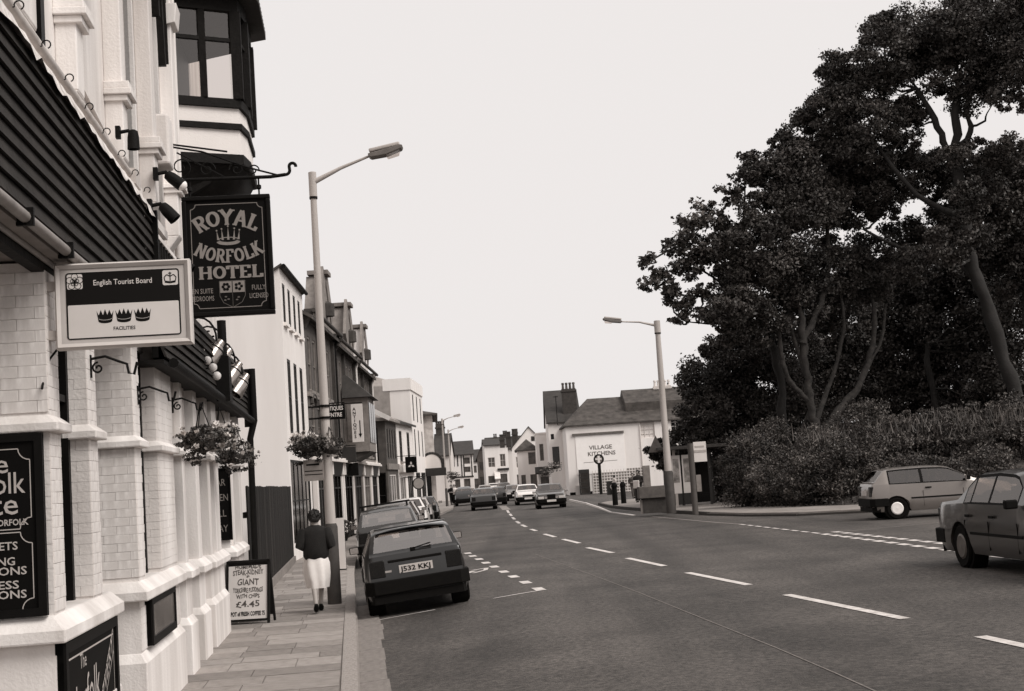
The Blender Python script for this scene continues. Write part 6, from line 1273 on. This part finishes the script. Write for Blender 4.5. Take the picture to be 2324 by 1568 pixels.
    B('grille', PLASTIC if not chrome else CHROME, lambda b: b.box(-hw * .46, hw * .46, L / 2 - .06, L / 2 + .008, .57, .69), .008)
    if chrome: B('grille_shell', PLASTIC, lambda b: b.box(-.24, .24, L / 2 - .06, L / 2 + .02, .55, .80), .015)
    for y0, m_ in ((-L / 2 - .02, PLATEY), (L / 2 + .05, SIGNWHITE)):
        zc = .69 if y0 < 0 and not far else .42; 
        if y0 > 0: zc = .45
        B('number_plate', m_, lambda b: b.box(-.26, .26, y0 - .006 if y0 < 0 else y0 - .02, y0 + .02 if y0 < 0 else y0 + .006, zc - .06, zc + .06))
    if plate:
        def ptxt(b):
            put_text(b, plate, .105, lambda x, y: (x, -L / 2 - .0285, .69 - .037 + y), .003, fit=.47)
        B('plate_lettering', SIGNDK, ptxt)
    if not far:
        for x in (-.36, .36):
            B('seat', SEAT, lambda b: (b.box(x - .24, x + .24, -.2, -.06, .45, .98), b.box(x - .13, x + .13, -.2, -.1, 1.0, 1.16)), .04)
        B('rear_seat', SEAT, lambda b: b.box(-.6, .6, -L / 2 + .75, -L / 2 + .9, .45, .93), .05)
    if rack:
        for y in (-.9, -.1, .6):
            zr = float(np.interp(y + L / 2, PX, PZ)); B('roof_rack_bar', IRON, lambda b: (b.box(-.66, .66, y - .02, y + .02, zr + .06, zr + .1), b.box(-.6, -.56, y - .02, y + .02, zr - .03, zr + .06), b.box(.56, .6, y - .02, y + .02, zr - .03, zr + .06)))
    return e
def place(label, axle, which, heading_deg, S, pm, **kw):
    """axle: ground point under the middle of the rear or front axle"""
    h = R(heading_deg); dv = np.array([-math.sin(h), math.cos(h)]); off = (S['ro'] - S['L'] / 2) if which == 'rear' else (S['ro'] + S['wb'] - S['L'] / 2)
    c = np.array(axle[:2]) - dv * off; rx = np.array([math.cos(h), math.sin(h)]) * .68
    zl, zr = gz(*(c - rx)), gz(*(c + rx)); roll = -math.atan2(zr - zl, 1.36)
    return car(label, (c[0], c[1], (zl + zr) / 2 + .004), h, S, pm, roll=roll, **kw)
rl, rr = GG(868, 1394), GG(1038, 1366); ra = (rl + rr) / 2
J = place('dark hatchback with number plate parked at the near kerb, seen from behind', (ra[0], ra[1]), 'rear', 7.5, S_HATCH, paint('paint_dark_maroon', .006, .0, .3), plate='J532 KKJ', glass=glass_mat('clear_car_glass', .8, .3))
L_ = S_HATCH['L']
mb = MB(); mb.tube([(.0, -L_ / 2 + .085, .975), (.28, -L_ / 2 + .11, 1.02)], .011, 6); mb.box(-.05, .03, -L_ / 2 + .05, -L_ / 2 + .1, .94, .99); mb.build('wiper', PLASTIC, J, keep=False)
mb = MB(); mb.box(-.42, .42, -L_ / 2 + .0, -L_ / 2 + .04, .80, .845); mb.build('tailgate_lip', PLASTIC, J, keep=False, bevel=.01)
mb = MB(); mb.box(-.5, -.38, -L_ / 2 - .008, -L_ / 2 + .004, .665, .695); mb.build('badge', GREYMETAL, J, keep=False)
mb = MB(); mb.sphere((-.48, -L_ / 2 + .42, 1.0), .13, 12, 8, .8); mb.build('parcel_shelf_speaker', PLASTIC, J, keep=False, smooth=50)
mb = MB(); mb.box(-.56, .56, -L_ / 2 + .30, -L_ / 2 + .46, 1.315, 1.335); mb.build('roof_spoiler', paint('paint_dark_maroon', .028), J, keep=False, bevel=.008)
place('dark estate car with roof bars parked in front of the hatchback', (-3.42, 35.6), 'rear', 5.5, S_ESTATE, paint('paint_dark_grey', .02), rack=True, glass=glass_mat('clear_car_glass', .8, .3))
PG = 'cars parked along the left kerb'
for y, S, m_, lb in ((43.2, S_ESTATE, paint('paint_mid', .09), 'grey estate car parked in front of the dark estate'), (49.3, S_HATCH, paint('paint_pale', .4, .3), 'pale hatchback in the middle of the parked row'), (55.2, S_SALOON, paint('paint_white', .72), 'white saloon in the parked row by the brick cottage'), (61.4, S_HATCH, paint('paint_pale', .4), 'silver hatchback last but one in the parked row'), (66.3, S_HATCH, paint('paint_dark_grey', .02), 'dark hatchback at the far end of the parked row')):
    place(lb, (kx(y) + .98, y), 'rear', 2.5, S, m_, group=PG, far=y > 50)
a, b = GG(1077, 1160), GG(1121, 1154); c = (a + b) / 2; place('dark square-backed saloon driving away in the left lane', c, 'rear', 2, S_SALOON, paint('paint_dark_grey', .02), far=True, name='moving_car')
q = GG(1055, 1147); place('dark rounded beetle-shaped car parked at the far left kerb', q, 'rear', 3, S_ROUND, paint('paint_black', .008), far=True)
q = GG(1127, 1146); place('dark car just ahead of the square-backed saloon', (q[0], q[1]), 'rear', 4, S_HATCH, paint('paint_dark_grey', .02), far=True, name='moving_car')
for px, Y, lb, m_ in ((1144, 158, 'distant grey car driving away down the street', 'paint_mid'), (1100, 150, 'distant pale car parked on the left bend', 'paint_pale'), (1120, 185, 'distant white car far down the left side', 'paint_white'), (1062, 128, 'pale car parked beyond the beetle-shaped car', 'paint_pale'), (1196, 160, 'distant pale car on the right side of the street', 'paint_white')):
    p = onY(px, 1120, Y); car(lb, (p[0], Y, gz(p[0], Y)), R(4), S_HATCH if Y != 158 else S_SALOON, paint(m_, .3), far=True)
a, b = GG(1222, 1154), GG(1283, 1152); c = (a + b) / 2; place('dark saloon with upright chrome grille driving towards the camera', c, 'front', 181, S_SALOON, paint('paint_slate', .045), far=True, chrome=True, name='moving_car')
q = GG(1199, 1145); place('white saloon following the dark saloon towards the camera', q, 'front', 182, S_SALOON, paint('paint_white', .72), far=True, name='moving_car')
q = GG(1170, 1136); place('grey car third in the line coming towards the camera', q, 'front', 184, S_HATCH, paint('paint_mid', .09), far=True, name='moving_car')
q = GG(2021, 1179); place('silver hatchback with white wheel covers waiting in the side road', (q[0] + .2, q[1] + .72), 'rear', -91, S_HATCH, paint('paint_silver', .2, .5, .34), hub=mat('white_hub', .8, .5, .05))
q = GG(2200, 1287); place('dark metallic saloon passing the junction at the edge of the road', (q[0] + .74, q[1]), 'rear', 183.5, S_SALOON, paint('paint_gunmetal', .035, .3, .28), hub=HUBD)
# ------------------------------------------------------------------ trees and shrubs
def limb(mb, pix, Y, rpx, dy=0.):
    P = []; n = len(pix)
    for i, (x, y) in enumerate(pix): P.append(tuple(onY(x, y, Y + dy * i / max(n - 1, 1))))
    rr = [ (rpx[0] + (rpx[1] - rpx[0]) * i / (n - 1)) * Y / FPX for i in range(n)]
    # smooth the path
    Q, q = [], []
    for i in range(n - 1):
        for k in range(4):
            t = k / 4; p0, p1, p2, p3 = (Vector(P[max(i - 1, 0)]), Vector(P[i]), Vector(P[i + 1]), Vector(P[min(i + 2, n - 1)]))
            Q.append(tuple(.5 * ((2 * p1) + (-p0 + p2) * t + (2 * p0 - 5 * p1 + 4 * p2 - p3) * t * t + (-p0 + 3 * p1 - 3 * p2 + p3) * t ** 3))); q.append(rr[i] + (rr[i + 1] - rr[i]) * t)
    Q.append(P[-1]); q.append(rr[-1])
    rg = np.random.default_rng(int(abs(pix[0][0] * 7 + pix[-1][1]))); q = [r_ * (1 + .13 * rg.normal()) for r_ in q]; Q = [tuple(Vector(p) + Vector(rg.normal(size=3) * r_ * .22)) if 0 < i < len(Q) - 1 else p for i, (p, r_) in enumerate(zip(Q, q))]
    mb.tube(Q, q, 11); return Q
def twigs(mb, rng, blobs, pts, n=3):
    """side branches: from the nearest point of a limb into each bough, wandering a little"""
    P = np.array(pts)
    for (x, y, r, Y) in blobs:
        c = onY(x, y, Y); d = r * Y / FPX; dist = np.linalg.norm(P - c, axis=1) + .8 * np.maximum(P[:, 2] - c[2], 0); o = P[int(np.argmin(dist))]
        for k in range(n):
            t = c + rng.normal(size=3) * d * .5; q = []; L_ = np.linalg.norm(t - o)
            for i in range(7):
                u = i / 6; q.append(tuple(o + (t - o) * u + rng.normal(size=3) * L_ * .05 * math.sin(math.pi * u) + np.array([0, 0, -.12 * L_ * math.sin(math.pi * u)])))
            mb.tube(q, [.06, .052, .045, .036, .028, .018, .008], 5)
def tree(label, base_pix, Yb, blobs, limbs, leafm, lsize, dens, seed, bark=BARKD, origin=None, base_z=None, shell=.5, clump=.4, ntw=1, flatz=.85):
    rng = np.random.default_rng(seed); b = onY(*base_pix, Yb); zb = b[2] if base_z is None else base_z
    e = empty('tree', (b[0], Yb, zb), label, 'tree')
    mb = MB(); lp = []
    for pix, Y, rp, dy in limbs: lp += limb(mb, pix, Y, rp, dy)[2:]
    mb.build('trunk', bark, e, smooth=70)
    mb = MB(); twigs(mb, rng, blobs, lp, ntw)
    if mb.v: mb.build('branches', bark, e, smooth=70)['kind'] = 'stuff'
    pts = []
    for (x, y, r, Y) in blobs:
        c = onY(x, y, Y); rw = r * Y / FPX; pts.append(blob_points(rng, c, (rw, rw * 1.1, rw * flatz), int(dens * r * r), max(14, int(r * .6)), shell, clump))
    add_leaves('crown', np.vstack(pts), lsize, leafm, e, rng, up=.5); return e
# main many-stemmed evergreen
tree('dark evergreen tree with pale forked trunk rising from the shrubs', (1880, 1075), 55,
     [(1700, 640, 78, 54), (1660, 700, 55, 53), (1745, 560, 85, 54), (1800, 640, 80, 56), (1830, 470, 85, 55), (1745, 480, 62, 54), (1790, 385, 68, 55), (1740, 390, 48, 54), (1860, 380, 70, 56), (1890, 600, 70, 57), (1720, 730, 60, 55), (1850, 700, 75, 58), (1930, 470, 68, 57), (1930, 400, 58, 57), (1665, 560, 40, 53), (1960, 640, 60, 58), (1835, 300, 52, 55), (1880, 245, 48, 55), (1780, 330, 40, 55)],
     [([(1885, 1080), (1872, 1030), (1855, 985), (1842, 930), (1832, 860), (1824, 790), (1815, 700), (1795, 610), (1770, 520)], 55, (13, 5), 0), ([(1862, 1000), (1895, 945), (1935, 895), (1965, 840), (1982, 770), (1984, 700), (1970, 610)], 55, (10, 4), 2.5), ([(1850, 960), (1880, 880), (1905, 800), (1915, 720), (1900, 620)], 55.2, (6, 3), 1.5), ([(1830, 850), (1800, 760), (1790, 680), (1760, 600)], 55, (6, 3), .5), ([(1965, 840), (2000, 770), (2010, 690)], 56.5, (5, 3), 1), ([(1838, 915), (1805, 880), (1782, 845), (1773, 800), (1760, 740), (1700, 690)], 55, (7, 4), -.5), ([(1800, 1035), (1822, 975), (1842, 925)], 55.3, (7, 6), 0), ([(1822, 780), (1860, 690), (1880, 600), (1875, 480)], 55, (8, 4), 1), ([(1800, 640), (1740, 590), (1690, 570)], 55, (6, 3), 0)],
     LEAF_A, .12, 2.4, 101, BARK, (1820, 740), base_z=1.3)
# tall tree at the right
tree('very tall dark tree with a long leaning trunk beside the bank', (2330, 985), 53,
     [(1950, 190, 72, 55), (2010, 130, 78, 54), (1960, 290, 66, 54), (2080, 95, 80, 55), (2160, 85, 85, 54), (2250, 80, 85, 53), (2330, 120, 80, 52), (2040, 285, 52, 55), (2180, 165, 70, 54), (2260, 165, 45, 53), (1900, 250, 55, 54), (1900, 150, 40, 54), (2050, 400, 62, 56), (2120, 400, 55, 57), (1990, 440, 62, 56), (2200, 225, 48, 54), (2010, 60, 45, 55), (2170, 470, 60, 57), (1920, 330, 55, 54), (2330, 40, 80, 52), (2200, 30, 70, 54), (2050, 345, 42, 55), (2140, 380, 46, 56), (2290, 225, 42, 52), (2230, 345, 40, 53), (2290, 345, 45, 53), (2220, 420, 52, 55), (2120, 520, 58, 57), (2000, 560, 66, 58), (2200, 530, 60, 57), (2065, 250, 40, 55), (1985, 370, 40, 55), (2190, 440, 42, 51.5), (2165, 350, 34, 51.8), (2150, 555, 46, 51.5), (2205, 520, 40, 51.5), (2080, 600, 50, 54)],
     [([(2335, 1000), (2300, 880), (2262, 760), (2225, 650), (2200, 560), (2182, 450), (2170, 350), (2172, 260), (2180, 160)], 53, (18, 8), 1), ([(2178, 420), (2150, 340), (2120, 270), (2080, 200)], 53.6, (10, 5), .5), ([(2170, 345), (2200, 300), (2195, 240), (2230, 160)], 53.8, (9, 5), 0), ([(2225, 650), (2180, 600), (2120, 570), (2040, 560), (1960, 520)], 53.3, (7, 3), 2), ([(2190, 500), (2080, 440), (1990, 330)], 53.8, (9, 4), .5)],
     LEAF_A, .12, 1.8, 202, BARKD, (2180, 400), base_z=1.4)
# dark dense tree behind the shelter
tree('dense dark round-headed tree behind the bus shelter', (1690, 1090), 62,
     [(1620, 860, 72, 61), (1680, 810, 75, 61), (1600, 930, 55, 60), (1660, 920, 75, 61), (1740, 880, 85, 62), (1730, 970, 75, 62), (1650, 1000, 60, 61), (1790, 800, 70, 63), (1800, 950, 75, 63), (1720, 770, 60, 62), (1625, 800, 36, 61), (1850, 900, 75, 65), (1600, 985, 42, 60)],
     [([(1690, 1100), (1692, 1000), (1700, 900), (1720, 800)], 62, (14, 6), 0)], LEAF_A, .12, 2.4, 303, BARKD, (1700, 900), base_z=1.2)
# sycamore sprays reaching out over the road
tree('broad-leaved tree reaching thin leafy branches out towards the street lamp', (1790, 1080), 58.5,
     [(1470, 590, 24, 55), (1500, 625, 26, 55), (1530, 560, 34, 55), (1570, 520, 42, 55), (1610, 560, 46, 55), (1560, 600, 40, 55), (1600, 480, 32, 55), (1640, 520, 40, 55), (1660, 440, 32, 55), (1690, 400, 30, 55), (1470, 645, 22, 55), (1520, 665, 34, 55), (1560, 690, 32, 55), (1600, 670, 32, 55), (1545, 725, 22, 55), (1625, 720, 30, 55), (1655, 770, 28, 55), (1590, 715, 22, 55), (1700, 355, 26, 55), (1640, 620, 30, 55), (1590, 585, 30, 55), (1648, 740, 26, 55)],
     [([(1790, 1090), (1780, 960), (1765, 830), (1735, 730), (1700, 660)], 57, (11, 7), -1), ([(1735, 730), (1690, 690), (1630, 670), (1560, 672), (1490, 650)], 56, (6, 1.5), -.5), ([(1700, 660), (1660, 620), (1610, 590), (1545, 560), (1480, 590)], 56, (5, 1.5), -.5), ([(1700, 640), (1680, 560), (1650, 500), (1610, 480)], 56, (5, 1.5), -.5), ([(1720, 690), (1650, 650), (1590, 610), (1530, 570)], 56, (4, 1.2), -.5), ([(1680, 560), (1690, 470), (1690, 390)], 56, (4, 1.2), 0), ([(1735, 740), (1680, 725), (1620, 735), (1560, 730)], 56, (4, 1.2), -.5)],
     LEAF_B, .17, .5, 404, BARKD, (1720, 690), base_z=1.2, shell=.05, clump=.42, ntw=1)
# masses of foliage further back on the bank
for k, (lb, base, Y, blobs, limbs) in enumerate((
    ('deep shaded tree filling the gap behind the forked trunk', (1990, 1080), 66, [(1920, 760, 95, 66), (2000, 700, 95, 67), (1960, 860, 100, 66), (2060, 800, 100, 67), (1900, 880, 80, 66), (2040, 900, 90, 67), (1880, 820, 80, 66), (2020, 640, 60, 68), (2080, 660, 80, 68), (1960, 950, 80, 66)], [([(1990, 1090), (1985, 950), (2000, 800), (2010, 680)], 66, (13, 6), 0)]),
    ('shaded tree with slim bare trunk at the back of the bank', (2140, 1060), 64, [(2130, 600, 85, 65), (2200, 680, 90, 64), (2130, 740, 95, 65), (2230, 780, 90, 64), (2150, 860, 90, 65), (2240, 600, 75, 63), (2240, 890, 80, 63), (2300, 700, 80, 62), (2300, 850, 80, 62), (2090, 930, 70, 65), (2180, 940, 70, 64)], [([(2140, 1070), (2135, 960), (2110, 860), (2105, 780)], 63, (10, 6), 0)]),
    ('dark tree crown cut by the edge at the right of the bank', (2340, 1040), 58, [(2270, 400, 60, 58), (2330, 380, 80, 58), (2280, 480, 80, 58), (2340, 520, 90, 58), (2260, 560, 60, 59), (2330, 620, 80, 58)], [([(2345, 1050), (2340, 850), (2330, 600), (2310, 450)], 58, (18, 8), 0)]))):
    tree(lb, base, Y, blobs, limbs, LEAF_A, .15, 1.5, 500 + k, BARKD, base_z=1.8)
DRY = leaf_mat('dry_grass', .075, .7, 1.2)
def shrub(label, px, py, rx, ry, Y, leafm, dens, seed, lsize=.12, group='shrubs on the bank', spiky=False):
    rng = np.random.default_rng(seed); c = onY(px, py, Y); k = Y / FPX; e = empty('shrub', (c[0], Y, max(.4, c[2] - ry * k)), label, 'shrub', group)
    pts = blob_points(rng, c, (rx * k, rx * k * .9, ry * k), int(dens * rx * ry), max(20, int(rx * .8)), .45, .34)
    if spiky:
        q = blob_points(rng, c + np.array([0, 0, ry * k * .75]), (rx * k * .95, rx * k * .7, ry * k * .55), int(dens * rx * ry * .3), 60, .4, .09); pts = np.vstack([pts, q])
    pts = pts[pts[:, 2] > .33]
    add_leaves('foliage', pts, lsize, leafm, e, rng, up=.6, aspect=.45)
    if leafm is LEAF_D:
        nb = int(rx * 9); bx = c[0] + rng.normal(size=nb) * rx * k * .5; by = Y + rng.normal(size=nb) * rx * k * .4; bz = c[2] + ry * k * (.1 + .6 * rng.random(nb)); P4 = np.c_[bx, by, bz]
        hg = .15 + .5 * rng.random(nb) ** 2; ln_ = rng.normal(size=(nb, 2)) * .12; w_ = .01 + .014 * rng.random(nb); Vb = np.empty((nb, 4, 3))
        for i_, (sx, hh) in enumerate(((-1, 0), (1, 0), (.3, 1), (-.3, 1))): Vb[:, i_] = P4 + np.c_[w_ * sx + ln_[:, 0] * hh, ln_[:, 1] * hh, hg * hh]
        me = bpy.data.meshes.new('stalks'); me.vertices.add(4 * nb); me.vertices.foreach_set('co', Vb.reshape(-1)); me.loops.add(4 * nb); me.loops.foreach_set('vertex_index', np.arange(4 * nb)); me.polygons.add(nb); me.polygons.foreach_set('loop_start', np.arange(0, 4 * nb, 4)); me.polygons.foreach_set('loop_total', np.full(nb, 4)); me.update(calc_edges=True); me.materials.append(DRY)
        so = bpy.data.objects.new('stalks', me); COL.objects.link(so); attach(so, e); so['kind'] = 'stuff'
    mb = MB()
    for i in range(7):
        t = c + rng.normal(size=3) * np.array([rx * k * .5, rx * k * .4, ry * k * .3]); mb.tube([(c[0] + .3 * rng.normal(), Y + .3 * rng.normal(), .35), tuple((c + t) / 2 + rng.normal(size=3) * .1), tuple(t)], [.04, .03, .012], 5)
    mb.build('stems', BARKD, e); return e
for i, (px, py, rx, ry, Y, m_, lb) in enumerate((
    (1515, 1030, 42, 38, 66, LEAF_A, 'dark shrub between the lamp post and the white corner shop'), (1570, 1000, 48, 36, 64, LEAF_A, 'dark shrub just above the bus shelter roof'), (1655, 1090, 45, 68, 60, LEAF_C, 'shrub right beside the bus shelter'),
    (1705, 1075, 72, 85, 50.5, LEAF_C, 'tall mid-grey shrub leaning over the pavement'), (1780, 1095, 75, 66, 48.5, LEAF_C, 'broad low shrub in front of the forked tree'), (1850, 1100, 70, 62, 46.6, LEAF_C, 'rounded shrub at the foot of the pale trunk'), (1870, 1030, 55, 55, 50, LEAF_D, 'pale feathery shrub around the base of the forked trunk'),
    (1925, 1090, 70, 70, 46, LEAF_C, 'bushy shrub behind the tail of the silver hatchback'), (1985, 1060, 65, 80, 47, LEAF_C, 'tall shrub behind the roof of the silver hatchback'), (1960, 990, 70, 70, 52, LEAF_C, 'high shrub on the slope behind the pale trunk'), (2060, 1020, 80, 70, 49, LEAF_D, 'large shrub with loose flower heads on the slope'), (2140, 1010, 80, 70, 49, LEAF_D, 'pale weedy shrub above the silver hatchback'), (2220, 1005, 85, 68, 48, LEAF_D, 'tall weedy shrub above the dark metallic saloon'), (2310, 995, 80, 75, 47, LEAF_D, 'weedy shrub at the end of the bank'), (1745, 1010, 70, 60, 54, LEAF_C, 'dense shrub between two leaning stems'), (2080, 1080, 90, 50, 45, LEAF_C, 'low shrub hidden behind the silver hatchback'), (2220, 1065, 90, 50, 45, LEAF_C, 'low shrub behind the bonnet of the silver hatchback'))):
    shrub(lb, px, py, rx, ry, Y, m_, 3.0 if Y < 58 else 5.0, 800 + i, .085 if Y < 58 else .14, spiky=(m_ is LEAF_D or i in (5, 7, 10)))
# rough grass and weeds along the foot of the shrubs
rng = np.random.default_rng(9); P = []
for (a, b), (c, d) in zip(KI[4:-2], KI[5:-1]):
    n_ = int(math.dist((a, b), (c, d)) * 120); t = rng.random(n_); P.append(np.c_[a + (c - a) * t + .35 + rng.random(n_) * 1.1, b + (d - b) * t + .1 + rng.random(n_) * 1.1, .40 + rng.random(n_) * .3])
gr = bpy.data.objects.new('weeds', leaf_mesh('weeds', np.vstack(P), .16, LEAF_C, rng, up=.2, aspect=.3)); COL.objects.link(gr); tag(gr, 'low weeds and grass along the back of the far pavement', 'grass', kind='stuff')

# tall grass and dry stalks on the upper bank
rng = np.random.default_rng(77); n_ = 3500; t = rng.random(n_); u = rng.random(n_) ** .7
X = 10.5 + t * 16 + u * 3; Y = 44.8 + t * 6.2 + u * 7; Z = .55 + u * 1.1 + .2 * np.sin(X * 1.3)
hgt = .2 + rng.random(n_) * .5; lean = rng.normal(size=(n_, 2)) * .16; wd2 = .012 + rng.random(n_) * .02; az = rng.random(n_) * 3.14
Vb = np.empty((n_, 4, 3)); cxx, cyy = np.cos(az) * wd2, np.sin(az) * wd2
Vb[:, 0] = np.c_[X - cxx, Y - cyy, Z]; Vb[:, 1] = np.c_[X + cxx, Y + cyy, Z]; Vb[:, 2] = np.c_[X + lean[:, 0] + cxx * .3, Y + lean[:, 1] + cyy * .3, Z + hgt]; Vb[:, 3] = np.c_[X + lean[:, 0] - cxx * .3, Y + lean[:, 1] - cyy * .3, Z + hgt]
me = bpy.data.meshes.new('tall_grass'); me.vertices.add(4 * n_); me.vertices.foreach_set('co', Vb.reshape(-1)); me.loops.add(4 * n_); me.loops.foreach_set('vertex_index', np.arange(4 * n_)); me.polygons.add(n_); me.polygons.foreach_set('loop_start', np.arange(0, 4 * n_, 4)); me.polygons.foreach_set('loop_total', np.full(n_, 4)); me.update(calc_edges=True); me.materials.append(DRY)
o = bpy.data.objects.new('tall_grass', me); COL.objects.link(o); tag(o, 'tall dry grass growing between the shrubs on the bank', 'grass', kind='stuff')
